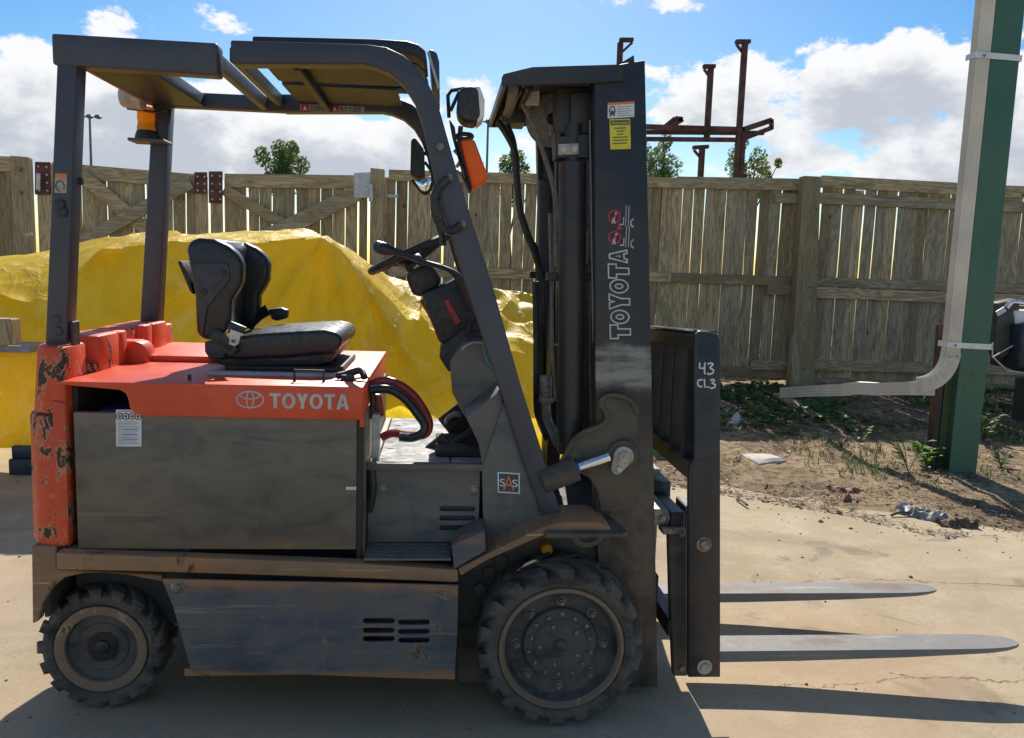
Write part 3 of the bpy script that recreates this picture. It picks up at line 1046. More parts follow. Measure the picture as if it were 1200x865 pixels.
def tarp_pt(u, v):
    x = -4.6 + 7.0 * u
    h1 = interp(x, H1)
    h2 = interp(x + .12, H2)
    h1 += .02 * mnoise.noise(Vector((x * 2.3, 0, 3)))
    yf = 2.72 + .3 * sstep(-1, 1.0, x) + .05 * math.sin(x * 2.1)
    foot = .13 + .05 * math.sin(x * 3.3) - .1 * sstep(-1, 0, x)
    v *= .85
    if v < .55:
        s = v / .55
        z = foot + (h1 - foot) * s
        y = yf + .28 * (1 - (1 - s) ** 1.8) * .9 + .03
        bow = 0
        for ln, wd, am in CR:
            bow += ridge(x, z, ln[0], ln[1], wd * .8, am * 1.55)
        y -= bow
        y -= .045 * max(0, 1 - 3.6 * abs(mnoise.noise(Vector((x * 1.1 + z * .5, z * .7 - x * .2, 7)))))
        y -= .03 * max(0, 1 - 4.5 * abs(mnoise.noise(Vector((x * 2.6 - z, z * 1.1, 17)))))
        y += .022 * mnoise.noise(Vector((x * 1.6, z * 1.2, 7))) + .012 * mnoise.noise(Vector((x * 5, z * 2.2, 2)))
        # hanging pleats from the peak
        ang = math.atan2(x - PEAK[0], PEAK[2] + .15 - z)
        y -= .10 * (abs(((ang * 3.1 + .3) % 1) - .5) * 2) ** 1.5 * sstep(.02, .5, PEAK[2] - z) * (1 - sstep(.9, 1.4, abs(ang)))
        return (x, y, z)
    s = min(1, (v - .55) / .3)
    y1 = yf + .282
    if v < .8501:
        y = y1 + .95 * s
        z = h1 + (h2 - h1) * s
        z += .05 * math.sin(s * 3.14) * (1 if x < -1 else 0)
        if x > -.05:
            z += .07 * (1 - abs(((s * 2.6 + x * .35) % 1) - .5) * 2 - .4) * sstep(-.05, .4, x) * math.sin(s * 3.14)
        z += .02 * mnoise.noise(Vector((x * 3, y * 3, 5))) + .012 * mnoise.noise(Vector((x * 9, y * 7, 5)))
        if x > .9:
            z += .05 * max(0, 1 - 3.5 * abs(mnoise.noise(Vector((x * 3 + y, y * 2.5, 1)))))
        return (x, y, z)
    s = (v - .85) / .15
    return (x, y1 + .95 + .35 * s, h2 - (h2 - .05) * s)


nu, nv = 400, 102
vs = [tarp_pt(i / nu, j / nv) for j in range(nv + 1) for i in range(nu + 1)]
fs = [(j * (nu + 1) + i, j * (nu + 1) + i + 1, (j + 1) * (nu + 1) + i + 1, (j + 1) * (nu + 1) + i) for j in range(nv) for i in range(nu)]
me = bpy.data.meshes.new('tarpaulin')
me.from_pydata(vs, [], fs)
o = link_mesh('tarpaulin', me, M['tarp'], None, 32)
tag(o, 'large yellow tarpaulin draped over a long heap behind the forklift', 'tarpaulin')

# the low covered crate left of the forklift, with boards lying on it
ct = (-1.837, 2.62, 0.804)
cz = ct[2] - .012
b = MB()
N = 46
vs = []
xs0, xs1 = -4.2, -1.52
for i in range(N + 1):
    x = xs0 + (xs1 - xs0) * i / N
    for j in range(15):
        if j < 8:
            s = j / 7
            z = .19 + .03 * math.sin(x * 4) + (cz - .19) * s
            y = 2.56 + .05 * s + .022 * mnoise.noise(Vector((x * 2.5, z * 2, 3))) + .012 * math.sin(x * 9 + z * 2)
        else:
            s = (j - 7) / 7
            z = cz + .006 * mnoise.noise(Vector((x * 4, s * 3, 1)))
            y = 2.61 + .34 * s
        vs.append((x, y, z))
fs = [(i * 15 + j, (i + 1) * 15 + j, (i + 1) * 15 + j + 1, i * 15 + j + 1) for i in range(N) for j in range(14)]
e0, e1 = 0, N * 15
fs += [tuple(range(e0, e0 + 15)), tuple(range(e1 + 14, e1 - 1, -1))]
b.faces(vs, fs)
o = b.build('covered_crate', M['tarp'], None, 0, smooth=50)
tag(o, 'low crate under dull yellow sheeting at the left, boards lying on top', 'crate')
p = (-1.834, 2.62, 0.873)
b = MB().box((-3.4, 2.63, cz + .005), (-1.66, 2.92, cz + .05))
tag(b.build('plywood_board', M['greyboard'], None, .004, 1), 'blue grey board lying on the yellow covered crate', 'board')
b = MB().box((-2.9, 2.60, cz + .053), (-1.80, 2.80, cz + .062))
tag(b.build('cardboard_sheet', M['palebuff'], None, .002, 1), 'pale thin sheet lying on the grey board', 'sheet')
bx = [(-2.114, 1.005), (-1.717, 1.027), (-1.726, 0.825), (-2.124, 0.81)]
b = MB().prism([(bx[0][0], cz + .064), (bx[1][0], cz + .064), (bx[1][0], bx[1][1]), (bx[0][0], bx[1][1])], 2.54, 2.66)
tag(b.build('timber_beam', M['wood'], None, .006, 1), 'grey squared timber end at the left edge, on the pale sheet', 'timber')
k = [(-1.759, 0.232), (-1.598, 0.234), (-1.605, 0.044), (-1.767, 0.042)]
b = MB()
b.box((k[0][0] - .0, 2.50, ground_h(-1.8, 2.6) - .002), (k[1][0], 2.8, .105)).box((k[0][0] + .015, 2.515, .105), (k[1][0], 2.8, .19))
tag(b.build('plastic_block', M['darkbox'], None, .012, 2), 'black plastic block on the ground under the yellow sheeting', 'block')

# ------------------------------------------------------------------ green steel column and downspout
f = thing('steel_column', (5.05, 2.9, -.05), 'green painted steel column standing in the soil at the right', 'column')
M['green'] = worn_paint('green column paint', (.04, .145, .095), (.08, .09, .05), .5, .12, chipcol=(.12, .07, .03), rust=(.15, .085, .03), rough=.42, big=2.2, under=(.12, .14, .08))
M['greenedge'] = worn_paint('painted sunlit green', (.16, .26, .15), (.3, .2, .12), .6, .1, chipcol=(.12, .07, .03), rust=(.2, .09, .04), rough=.5, big=3)  # column green made paler, painting a sunlit look onto the rear flange
cx0, cx1, cy0, cy1 = 4.985, 5.205, 2.80, 3.03
zb, ztp = -.06, 6.2
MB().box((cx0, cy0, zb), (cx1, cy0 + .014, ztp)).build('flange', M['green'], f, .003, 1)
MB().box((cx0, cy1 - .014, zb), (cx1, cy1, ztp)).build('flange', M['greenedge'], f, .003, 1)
MB().box((5.082, cy0 + .014, zb), (5.094, cy1 - .014, ztp)).build('web', M['green'], f)
MB().box((4.90, 2.74, -.075), (5.27, 3.1, -.045)).build('base_plate', M['green'], f, .003, 1)
for x in (4.93, 5.24):
    MB().cyl((x, 2.77, -.045), (x, 2.77, -.01), .014, n=6).build('anchor_bolt', M['bolt'], f)

f = thing('downspout', (4.75, 2.6, .6), 'cream ribbed metal downspout strapped to the green column, turning left along the ground', 'downspout')


def ribbed(w_, d_, n=4):
    """closed outline of a ribbed rectangular pipe"""
    o_ = []
    for (ax, ay), (bx_, by_) in (((-1, -1), (1, -1)), ((1, -1), (1, 1)), ((1, 1), (-1, 1)), ((-1, 1), (-1, -1))):
        for i in range(n * 2):
            t_ = i / (n * 2)
            k_ = 1 - (.13 if i % 2 else 0)
            o_.append(((ax + (bx_ - ax) * t_) * w_ / 2 * k_, (ay + (by_ - ay) * t_) * d_ / 2 * k_))
    return o_


def pipe_along(path, w_, d_, side, w2=None):
    """ribbed section swept along a path; side = the direction of its width"""
    P = [Vector(p) for p in path]
    sec = ribbed(w_, d_)
    v = []
    n = len(sec)
    for i, p in enumerate(P):
        t_ = (P[min(i + 1, len(P) - 1)] - P[max(i - 1, 0)]).normalized()
        s = Vector(side(i / (len(P) - 1)) if callable(side) else side)
        s = (s - t_ * s.dot(t_)).normalized()
        u = t_.cross(s)
        k_ = 1 + ((w2 or w_) / w_ - 1) * i / (len(P) - 1)
        v += [p + s * a * k_ + u * b_ for a, b_ in sec]
    fs_ = [(i * n + k, i * n + (k + 1) % n, (i + 1) * n + (k + 1) % n, (i + 1) * n + k) for i in range(len(P) - 1) for k in range(n)]
    fs_ += [tuple(range(n - 1, -1, -1)), tuple(range((len(P) - 1) * n, len(P) * n))]
    return MB().faces(v, fs_)


DX, DY = 4.929, 2.842
pipe_along([(DX, DY, .93), (DX, DY, 3.0), (DX, DY, 6.1)], .107, .075, (1, 0, 0)).build('down_pipe', M['downpipe'], f, 0, smooth=25)
arc = []
for i in range(15):
    a = math.pi / 2 * i / 14
    r = .2 + (.006 if i % 2 else -.004)
    arc.append((DX - .24 + .24 * math.cos(a), DY - .02 * i / 14, .93 - .25 * math.sin(a)))
pipe_along(arc, .113, .08, lambda s: (math.cos(s * 1.57), 0, -math.sin(s * 1.57) - .0001), .106).build('elbow', M['downpipe'], f, 0, smooth=20)
for i in range(1, 13, 2):
    a = math.pi / 2 * i / 14
    kk = 1 - .22 * i / 14
    c = Vector((DX - .24 + .24 * math.cos(a), DY - .02 * i / 14, .93 - .25 * math.sin(a)))
    s = Vector((math.cos(a), 0, -math.sin(a)))
    b = MB().beam(c - s * .055 * kk + Vector((0, -.040, 0)), c + s * .02 + Vector((0, -.041, 0)), .008, .008)
    b.build('crimp', M['downpipe'], f, .002, 1)
pts_ = (4.819, 2.84, 0.65), (4.679, 2.88, 0.642), (4.644, 3.3, 0.57), (4.569, 3.5, 0.549), (4.511, 3.6, 0.515), (4.527, 4.1, 0.43), (4.54, 4.9, 0.289)
pipe_along(pts_, .102, .08, (0, 0, 1)).build('ground_pipe', M['downpipe'], f, 0, smooth=25)
for z in (.985, 3.085):
    b = MB()
    xa, xb, ya, yb = DX - .062, cx1 + .012, DY - .045, cy0 - .004
    P = [(xb, 3.0, z - .005), (xb, yb - .004, z - .005), (DX + .06, yb - .006, z), (DX + .054, ya, z + .002), (xa, ya, z + .006), (xa, DY + .07, z + .006)]
    b.strap(P, .042, .004, (0, 0, 1))
    b.build('strap', M['whiteband'], f)
    MB().cyl((DX, ya - .002, z), (DX, ya - .01, z), .009, n=8).build('screw', M['bolt'], f)
for x in (DX - .03, DX + .03):
    MB().cyl((x, DY - .038, .90), (x, DY - .045, .90), .008, n=8).build('screw', M['bolt'], f)

# things leaning beside the column
a = (4.994, 3.1, 0.094)
t_ = (5.036, 3.15, 1.122)
b = MB()
b.beam((a[0], 3.05, -.1), t_, .045, .006, (0, 1, 0)).beam((a[0] - .02, 3.07, -.1), (t_[0] - .02, t_[1] + .02, t_[2]), .006, .045, (0, 1, 0))
tag(b.build('angle_iron', M['rack'], None, .001, 1), 'rusty angle iron leaning against the left side of the green column', 'iron bar')
MB_ = MB().tube([(4.94, 2.93, -.06), (4.94, 2.93, .5), (4.945, 2.93, .95)], .022, 10)
tag(MB_.build('black_pipe', M['plastic']), 'thin black pipe upright between the angle iron and the green column', 'pipe')
p0, p1 = (4.969, 5.061, 0.02), (4.832, 5.7, 0.15)
tag(MB().beam(p1, p0, .15, .03).build('loose_board', M['woodx'], None, .004, 1), 'loose weathered board lying by the foot of the fence post', 'board')

# machine parked at the right edge, partly in view
f = thing('parked_machine', (6.5, 4.2, 0), 'dark parked machine at the right edge with a hanging flap, chrome pipe and white tank', 'machine')
q = [(6.207, 1.275), (6.405, 1.32), (6.472, 0.882), (6.299, 0.757), (6.222, 0.836)]
MB().prism(q, 4.15, 4.3).build('side_plate', M['olive'], f, .01, 2)
q = [(6.348, 1.085), (6.455, 1.104), (6.709, 1.094), (6.78, 0.647), (6.508, 0.642), (6.366, 0.703)]
MB().prism(q, 4.0, 4.3).build('hanging_flap', M['darkcloth'], f, .02, 3, jitter=.012, subdiv=1)
q = [(6.117, 4.05, 0.912), (6.131, 4.05, 0.786), (6.286, 4.05, 0.662), (6.456, 4.05, 0.642), (6.707, 4.05, 0.655)]
MB().tube(q, .008, 6).build('wire_frame', M['zinc'], f)
q = [(6.131, 4.05, 0.778), (6.318, 4.05, 0.893)]
MB().tube(q, .006, 6).build('stay', M['zinc'], f)
q = [(6.249, 4.1, 1.234), (6.286, 4.1, 1.282), (6.335, 4.1, 1.291), (6.461, 4.1, 1.279), (6.755, 4.1, 1.279)]
MB().tube(q, .024, 10, 4).build('chrome_pipe', M['chrome'], f)
q = [(6.358, 1.212), (6.652, 1.22), (6.678, 0.998), (6.407, 1.007)]
MB().prism(q, 4.13, 4.35).build('tank', M['white'], f, .02, 3)
q = [(6.15, 4.08, 1.177), (6.227, 4.08, 1.226)]
MB().beam(q[0], q[1], .05, .01, (0, 1, 0)).build('bracket', M['zinc'], f, .002, 1)
b = MB().box((7.0, 4.2, -.1), (7.6, 4.9, .5)).box((6.7, 4.3, .62), (7.6, 4.9, 1.2)).box((6.3, 4.32, .95), (6.7, 4.5, 1.15))
b.build('body', M['olive'], f, .03, 2)

# ================================================================== the forklift
F = thing('forklift', (.75, 0, 0), 'dark grey electric forklift with orange hood, black mast and worn chipped paint', 'forklift')
HW = .517
LX = Vector((1, 0, 0))
LZ = Vector((0, 0, 1))


def label_on(name, q, th=.0015):
    """corner points lower-left, lower-right, upper-left -> p, ex, ey"""
    a, b_, c = (Vector(v) for v in q)
    return a, b_ - a, c - a


# --- chassis
b = MB()
b.box((.28, -.50, .20), (1.13, .50, .50)).box((-.10, -.36, .26), (.3, .36, .55)).box((1.10, -.30, .16), (1.80, .30, .60))
b.box((.0, -.38, .46), (1.2, .38, .545))
b.build('chassis', M['chassis'], F, .004, 1)
b = MB().prism([(-.135, .30), (.30, .30), (.30, .56), (-.135, .56)], -.26, .26)
b.build('axle_housing', M['chassis'], F, .01, 1)
MB().cyl((0, -.38, .2), (0, .38, .2), .055, n=14).build('axle', M['chassis'], F)
MB().cyl((1.475, -.48, .267), (1.475, .48, .267), .10, n=18).build('drive_axle', M['chassis'], F)
# wheel well wall behind the front wheel
q = [(1.139, 0.381), (1.149, 0.465), (1.234, 0.522), (1.433, 0.621), (1.673, 0.634), (1.72, 0.577), (1.757, 0.13), (1.641, 0.037), (1.156, 0.044)]
MB().prism(q, -.37, -.34).build('wheel_well', M['blackdusty'], F, .003, 1)
for p in [(1.289, -0.372, 0.483), (1.25, -0.372, 0.441), (1.22, -0.372, 0.381)]:
    MB().cyl(p, (p[0], p[1] - .012, p[2]), .022, n=12).build('rivet', M['blackdusty'], F, .003)
p = (1.438, -0.4, 0.536)
MB().cyl((p[0], -.37, p[2]), (p[0], -.43, p[2]), .02, n=8).build('grease_fitting', M['amberlamp'], F, .003)

# --- counterweight
def cw_h(y):
    return 0
b = MB()
# body: side outline with rounded rear corner in plan
plan = [(-.06, -.5), (-.115, -.5), (-.15, -.485), (-.19, -.43), (-.235, -.28), (-.25, 0), (-.235, .28), (-.19, .43), (-.15, .485), (-.115, .5), (-.06, .5)]
b.prism(plan, .57, .98, 'Z', [(x + .005, y) for x, y in plan])
b.build('counterweight', M['orangeworn'], F, .012, 2)
b = MB()
plan2 = [(-.04, -.495), (-.075, -.497), (-.11, -.48), (-.15, -.42), (-.19, -.28), (-.2, 0), (-.19, .28), (-.15, .42), (-.11, .48), (-.075, .497), (-.04, .495)]
b.prism([(x - .015, y * .68) for x, y in plan2], .985, 1.12, 'Z', [(x + .01, y * .67) for x, y in plan2])
b.build('counterweight_top', M['orangeworn'], F, .014, 2)
for s in (-1, 1):
    pc = [(-.046, -.5), (-.10, -.5), (-.135, -.475), (-.155, -.42), (-.17, -.345), (-.046, -.345)]
    pc2 = [(-.046, -.5), (-.115, -.5), (-.15, -.478), (-.175, -.42), (-.19, -.345), (-.046, -.345)]
    if s > 0:
        pc, pc2 = [(x, -y) for x, y in pc[::-1]], [(x, -y) for x, y in pc2[::-1]]
    MB().prism(pc2, .985, 1.19, 'Z', pc).build('counterweight_corner', M['orangeworn'], F, .012, 2)
# lugs along the top edge
for (x0, x1, y0, y1, z0, z1, m_) in ((-.16, -.03, -.29, -.12, 1.05, 1.205, 'orangechip'), (-.16, -.028, -.118, -.052, 1.05, 1.205, 'orangechip'),
                                    (-.17, -.06, .04, .125, 1.05, 1.205, 'orangechip'), (-.16, -.03, .127, .205, 1.05, 1.208, 'orangechip'), (-.16, -.03, .222, .37, 1.06, 1.208, 'orangechip')):
    MB().box((x0, y0, z0), (x1, y1, z1)).build('counterweight_lug', M[m_], F, .01, 2)
MB().box((-.19, -.3, 1.0), (-.09, .34, 1.178)).build('counterweight_bridge', M['orangechip'], F, .01, 2)
prof = [(-.12, 1.05), (.035, 1.05), (.035, 1.12)] + [(.035 - .045 + .045 * math.cos(a), 1.12 + .045 * math.sin(a)) for a in (.5, 1.0, 1.57)] + [(-.12, 1.165)]
MB().prism(prof, -.045, .04).build('plug_cover', M['orange'], F, .004, 2)
# lower rear fender
q = [(-0.161, 0.576), (-0.088, 0.576), (-0.091, 0.502), (0.223, 0.483), (0.223, 0.461), (0.121, 0.483), (0.045, 0.489), (-0.011, 0.489), (-0.067, 0.475), (-0.108, 0.439), (-0.135, 0.393), (-0.15, 0.335), (-0.168, 0.327)]
MB().prism(q, -.505, -.47).build('rear_fender', M['rail'], F, .003, 1)
b = MB()
q2 = [(-.15, .33), (-.135, .33), (-.13, .42), (-.09, .49), (.0, .53), (.3, .53), (.3, .565), (-.15, .565)]
b.prism(q2, -.468, .468).build('rear_skirt', M['blackdusty'], F, .003, 1)
q = [(-0.171, 0.318), (-0.098, 0.318), (-0.091, 0.502), (0.223, 0.483), (0.223, 0.461), (0.121, 0.483), (0.045, 0.489), (-0.011, 0.489), (-0.067, 0.475), (-0.108, 0.439), (-0.135, 0.393), (-0.15, 0.335)]
MB().prism([(x, z) for x, z in [(-0.161, 0.576), (-0.088, 0.576), (-0.091, 0.502), (0.223, 0.483), (0.223, 0.461), (0.121, 0.483), (0.045, 0.489), (-0.011, 0.489), (-0.067, 0.475), (-0.108, 0.439), (-0.135, 0.393), (-0.15, 0.335), (-0.168, 0.327)]], .47, .505).build('rear_fender', M['rail'], F, .003, 1)
# orange corner post of the battery bay
q = [(-0.034, 1.021), (-0.019, 1.032), (-0.034, 0.575), (-0.059, 0.575), (-0.116, 0.542), (-0.104, 0.575)]
b = MB().prism([[-.045, 1.02], [-.085, 1.03], [-.088, .60], [-.05, .575]], -.508, -.40)
b.build('corner_guard', M['orangeworn'], F, .006, 2)

# --- battery bay
b = MB().box((-.03, -.497, .562), (.818, -.47, .992))
b.build('battery_door', M['body'], F, .006, 2)
MB().box((-.03, .47, .562), (.818, .497, .992)).build('battery_door', M['body'], F, .006, 2)
MB().box((-.02, -.465, .55), (.80, .465, .94)).build('battery_case', M['darkbox'], F, .004, 1)
for i in range(4):
    MB().box((.02 + .19 * i, -.44, .94), (.19 + .19 * i, .44, .99)).build('battery_cell', M['bluebox'], F, .006, 1)
MB().box((-.05, -.46, .9), (-.03, .46, 1.07)).build('bulkhead', M['chassis'], F)
MB().box((.818, -.495, .53), (.835, -.47, 1.0)).build('door_edge', M['chassis'], F, .002, 1)
MB().box((.822, -.47, .53), (.842, .47, 1.0)).build('front_bulkhead', M['body'], F, .002, 1)
p = (0.805, -0.5, 0.764)
MB().box((p[0] - .02, -.4995, p[2] - .006), (p[0] + .012, -.497, p[2] + .004)).build('scraped_patch', M['sticker'], F)

# instruction label on the battery door
q = [(0.094, -0.498, 0.888), (0.169, -0.498, 0.889), (0.097, -0.498, 1.002)]
p, ex, ey = label_on('l', q)
MB().faces(rect_on(p, ex, ey, 0, 0, 1, 1, .001), BOXF).build('instruction_label', M['sticker'], F)
p2 = p + Vector((0, -.001, 0))
b = MB()
for i in range(15):
    yy = .06 + i * .043
    b.faces(rect_on(p2, ex, ey, .08, yy, .92 - .2 * ((i * 37) % 5) / 5, yy + .018, .0005), BOXF)
b.faces(rect_on(p2, ex, ey, .07, .94, .8, .97, .0005), BOXF)
b.build('label_text', M['greyink'], F)
b = MB()
for i in (3, 6, 9):
    b.faces(rect_on(p2 + Vector((0, -.0006, 0)), ex, ey, .3, .06 + i * .043, .85, .08 + i * .043, .0004), BOXF)
b.build('label_text', M['blueprint'], F)
for i in range(4):
    c = p2 + ex * (.15 + .235 * i) + ey * .82
    b = MB()
    vs = [c + Vector((math.cos(a) * r, -.0006, math.sin(a) * r)) for r in (.011, .008) for a in [k * math.pi / 8 for k in range(16)]]
    b.faces(vs, [(k, (k + 1) % 16, 16 + (k + 1) % 16, 16 + k) for k in range(16)])
    b.ball(c + Vector((0, -.0004, 0)), (.004, .0008, .005), 6)
    b.build('label_pictogram', M['ink'] if i != 2 else M['redprint'], F)

# --- hood
ZH = 1.089
lip = [(-0.069, 1.085), (0.838, 1.091), (0.834, 0.984), (0.176, 0.988), (0.156, 0.996), (0.144, 1.011), (0.14, 1.037), (0.133, 1.055), (0.116, 1.065), (-0.065, 1.079)]
lip2 = [(lip[0][0], ZH - .001), (lip[1][0], ZH - .001)] + lip[2:]
MB().prism(lip2, -HW, -HW + .012).build('hood_side', M['orange'], F, .003, 2)
MB().prism(lip2, HW - .012, HW).build('hood_side', M['orange'], F, .003, 2)
b = MB().box((lip[0][0] - .003, -HW + .006, ZH - .014), (.838, HW - .006, ZH))
b.build('hood', M['orange'], F, .006, 2)
MB().box((.826, -HW + .013, ZH - .13), (.838, HW - .013, ZH - .015)).build('hood_front', M['orange'], F, .003, 2)
MB().box((-.06, .0, ZH), (.28, HW - .03, ZH + .022)).build('hood_riser', M['orange'], F, .005, 2)
q = [(0.617, -0.5, 1.101), (0.617, -0.5, 1.135), (0.707, -0.5, 1.135), (0.707, -0.5, 1.1)]
q = [(a, -.44, ZH + .001) for a in (q[0][0], q[3][0])]
MB().tube([q[0], (q[0][0], -.44, ZH + .035), (q[1][0], -.44, ZH + .035), q[1]], .005, 8).build('hood_handle', M['plastic'], F)
MB().box((.32, -.33, ZH), (.78, -.30, ZH + .012)).build('seat_rail', M['greyink'], F, .002, 1)
MB().box((.34, -.20, ZH), (.74, .2, ZH + .02)).build('seat_base', M['plastic'], F, .004, 1)
MB().tube([(.30, -.45, ZH + .001), (.30, -.45, ZH + .018)], .006, 8).build('hood_pin', M['plastic'], F)
b = MB().tube([(.74, -.38, ZH + .012), (.78, -.36, ZH + .02), (.815, -.37, ZH + .03), (.83, -.40, ZH + .012)], .012, 8, 4)
b.box((.755, -.40, ZH), (.795, -.36, ZH + .018))
b.build('hood_latch', M['plastic'], F, .002)

# emblem and name on the hood side
def ring(c, rx, rz, wx, wz, y, n=40, a0=0, a1=2 * math.pi, squash=None):
    vs = []
    for (ax, az) in ((rx, rz), (rx - wx, rz - wz)):
        for k in range(n + 1):
            a = a0 + (a1 - a0) * k / n
            vs.append((c[0] + ax * math.cos(a), y, c[2] + az * math.sin(a)))
    fs_ = [(k, k + 1, n + 2 + k, n + 1 + k) for k in range(n)]
    vs2 = [(a, y + .0012, b_) for a, _, b_ in vs]
    m_ = len(vs)
    fs_ += [tuple(i + m_ for i in f_[::-1]) for f_ in fs_]
    return vs + vs2, fs_


c = (0.498, -0.518, 1.043)
e = (0.54, -0.518, 1.044)
rx = e[0] - c[0]
b = MB()
b.faces(*ring(c, rx, rx * .655, rx * .11, rx * .1, -HW - .0012))
b.faces(*ring(c, rx * .30, rx * .62, rx * .10, rx * .07, -HW - .0014))
b.faces(*ring((c[0], 0, c[2] + rx * .30), rx * .72, rx * .30, rx * .10, rx * .085, -HW - .0016))
b.build('emblem', M['silver'], F, smooth=0)
q = [(0.556, -0.517, 1.017), (0.795, -0.517, 1.017), (0.556, -0.517, 1.064)]
p, ex, ey = label_on('l', q)


def bold_word(name, word, p, ex, ey, mat, widths, th=.0012):
    """block capitals drawn as strokes, one mesh; letters T O Y A"""
    p, ex, ey = Vector(p), Vector(ex), Vector(ey)
    nrm = ex.cross(ey).normalized() * th
    b = MB()
    H = ey.length
    Wd = ex.length
    sw = .21 * H
    x = 0
    tot = sum(widths[ch] for ch in word) + .10 * (len(word) - 1)
    u = ex.normalized()
    v = ey.normalized()
    k = Wd / tot
    lay = 0

    def quad(pts):
        nonlocal lay
        lay += 1
        q = [p + u * a + v * c_ for a, c_ in pts]
        n2 = nrm * (1 + .12 * (lay % 5))
        m_ = len(q)
        b.faces(q + [t_ + n2 for t_ in q], [tuple(range(m_ - 1, -1, -1)), tuple(range(m_, 2 * m_))] + [(i, (i + 1) % m_, (i + 1) % m_ + m_, i + m_) for i in range(m_)])
    for ch in word:
        w_ = widths[ch] * k
        c_ = x + w_ / 2
        if ch == 'T':
            quad([(x, H - sw * .9), (x + w_, H - sw * .9), (x + w_, H), (x, H)])
            quad([(c_ - sw * .55, 0), (c_ + sw * .55, 0), (c_ + sw * .55, H - sw * .9), (c_ - sw * .55, H - sw * .9)])
        elif ch == 'O':
            n = 28
            o_ = [(c_ + w_ / 2 * math.cos(2 * math.pi * i / n), H / 2 + H * .51 * math.sin(2 * math.pi * i / n)) for i in range(n)]
            i_ = [(c_ + (w_ / 2 - sw * 1.05) * math.cos(2 * math.pi * i / n), H / 2 + (H * .51 - sw * .9) * math.sin(2 * math.pi * i / n)) for i in range(n)]
            for i in range(n):
                j = (i + 1) % n
                q = [p + u * a + v * d for a, d in (o_[i], o_[j], i_[j], i_[i])]
                b.faces([t_ + nrm for t_ in q], [(0, 1, 2, 3)])
        elif ch == 'Y':
            quad([(x, H), (x + sw * 1.25, H), (c_ + sw * .55, H * .42), (c_ - sw * .55, H * .42)])
            quad([(x + w_ - sw * 1.25, H), (x + w_, H), (c_ + sw * .55, H * .42), (c_ - sw * .55, H * .42)])
            quad([(c_ - sw * .55, 0), (c_ + sw * .55, 0), (c_ + sw * .55, H * .45), (c_ - sw * .55, H * .45)])
        elif ch == 'A':
            quad([(x, 0), (x + sw * 1.15, 0), (c_ + sw * .2, H), (c_ - sw * .6, H)])
            quad([(x + w_ - sw * 1.15, 0), (x + w_, 0), (c_ + sw * .6, H), (c_ - sw * .2, H)])
            quad([(c_ - w_ * .26, H * .2), (c_ + w_ * .26, H * .2), (c_ + w_ * .2, H * .2 + sw * .75), (c_ - w_ * .2, H * .2 + sw * .75)])
        x += w_ + .10 * k
    return b.build(name, mat, F, smooth=0)


LW = {'T': .95, 'O': 1.15, 'Y': 1.0, 'A': 1.1}
bold_word('hood_lettering', 'TOYOTA', p, ex, ey, M['silver'], LW)

# --- chassis side rails, step and skirts
rl = [(-0.071, 0.57), (0.14, 0.563), (0.519, 0.549), (0.831, 0.537), (1.141, 0.516), (1.142, 0.474), (0.831, 0.488), (0.239, 0.509), (-0.07, 0.517)]
MB().prism(rl, -.55, -.50).build('side_rail', M['rail'], F, .006, 2)
MB().prism(rl, .50, .55).build('side_rail', M['rail'], F, .006, 2)
sk = [(0.243, 0.495), (0.522, 0.487), (0.832, 0.481), (1.142, 0.472), (1.143, 0.32), (1.138, 0.16), (0.995, 0.165), (0.729, 0.179), (0.52, 0.19), (0.324, 0.201), (0.312, 0.249), (0.293, 0.332), (0.274, 0.408)]
slots = [capsule(x, z, .098, .017) for x, z in [(0.897, 0.357), (0.897, 0.326), (0.897, 0.298), (1.006, 0.352), (1.006, 0.321), (1.007, 0.292)]]
plate('skirt_panel', sk, slots, -.563, .012, M['skirt'], F, bevel=.003)
plate('skirt_panel', sk, slots, .563, .012, M['skirt'], F, bevel=.003)
MB().box((.30, -.554, .175), (1.13, -.548, .20)).build('skirt_flange', M['rail'], F, .001, 1)
MB().box((.9, -.535, .2), (1.13, -.50, .45)).build('controller_box', M['darkbox'], F)
for p in [(0.289, -0.569, 0.47), (1.095, -0.569, 0.434)]:
    MB().cyl(p, (p[0], p[1] - .009, p[2]), .013, n=6).cyl((p[0], p[1] + .003, p[2]), (p[0], p[1] - .003, p[2]), .02, n=14).build('skirt_bolt', M['bolt'], F, .001)

# step tread
so = [(.846, -.548), (1.118, -.548), (1.118, -.40), (.846, -.40)]
hs_ = []
for j in range(4):
    for i in range(5):
        hs_.append(capsule(.885 + i * .05 + (.0 if j % 2 else .0), -.525 + j * .033, .040, .015, 3))
plate('step_tread', so, hs_, .549, .008, M['cowl'], F, 'Z', .0015)
MB().box((.846, -.546, .50), (1.118, -.40, .505)).build('step_floor', M['chassis'], F)
q = [(0.841, 0.797), (1.208, 0.795), (1.214, 0.541), (0.843, 0.54)]
pn = [(.845, .555), (1.21, .555), (1.21, .80), (.845, .80)]
sl = [capsule(x, z, .118, .017) for x, z in [(1.138, 0.67), (1.138, 0.638), (1.139, 0.605)]]
plate('step_panel', pn, sl, -.40, .010, M['cowl'], F, bevel=.002)
MB().box((.85, -.39, .57), (1.2, -.35, .79)).build('step_backing', M['darkbox'], F)
MB().box((.84, -.425, .802), (1.222, -.395, .826)).build('step_edge', M['cowl'], F, .004, 2)
for p in [(0.889, -0.406, 0.74), (1.192, -0.406, 0.735)]:
    MB().cyl(p, (p[0], p[1] - .008, p[2]), .012, n=10).cyl((p[0], p[1] + .002, p[2]), (p[0], p[1] - .002, p[2]), .017, n=14).build('panel_bolt', M['bolt'], F, .001)
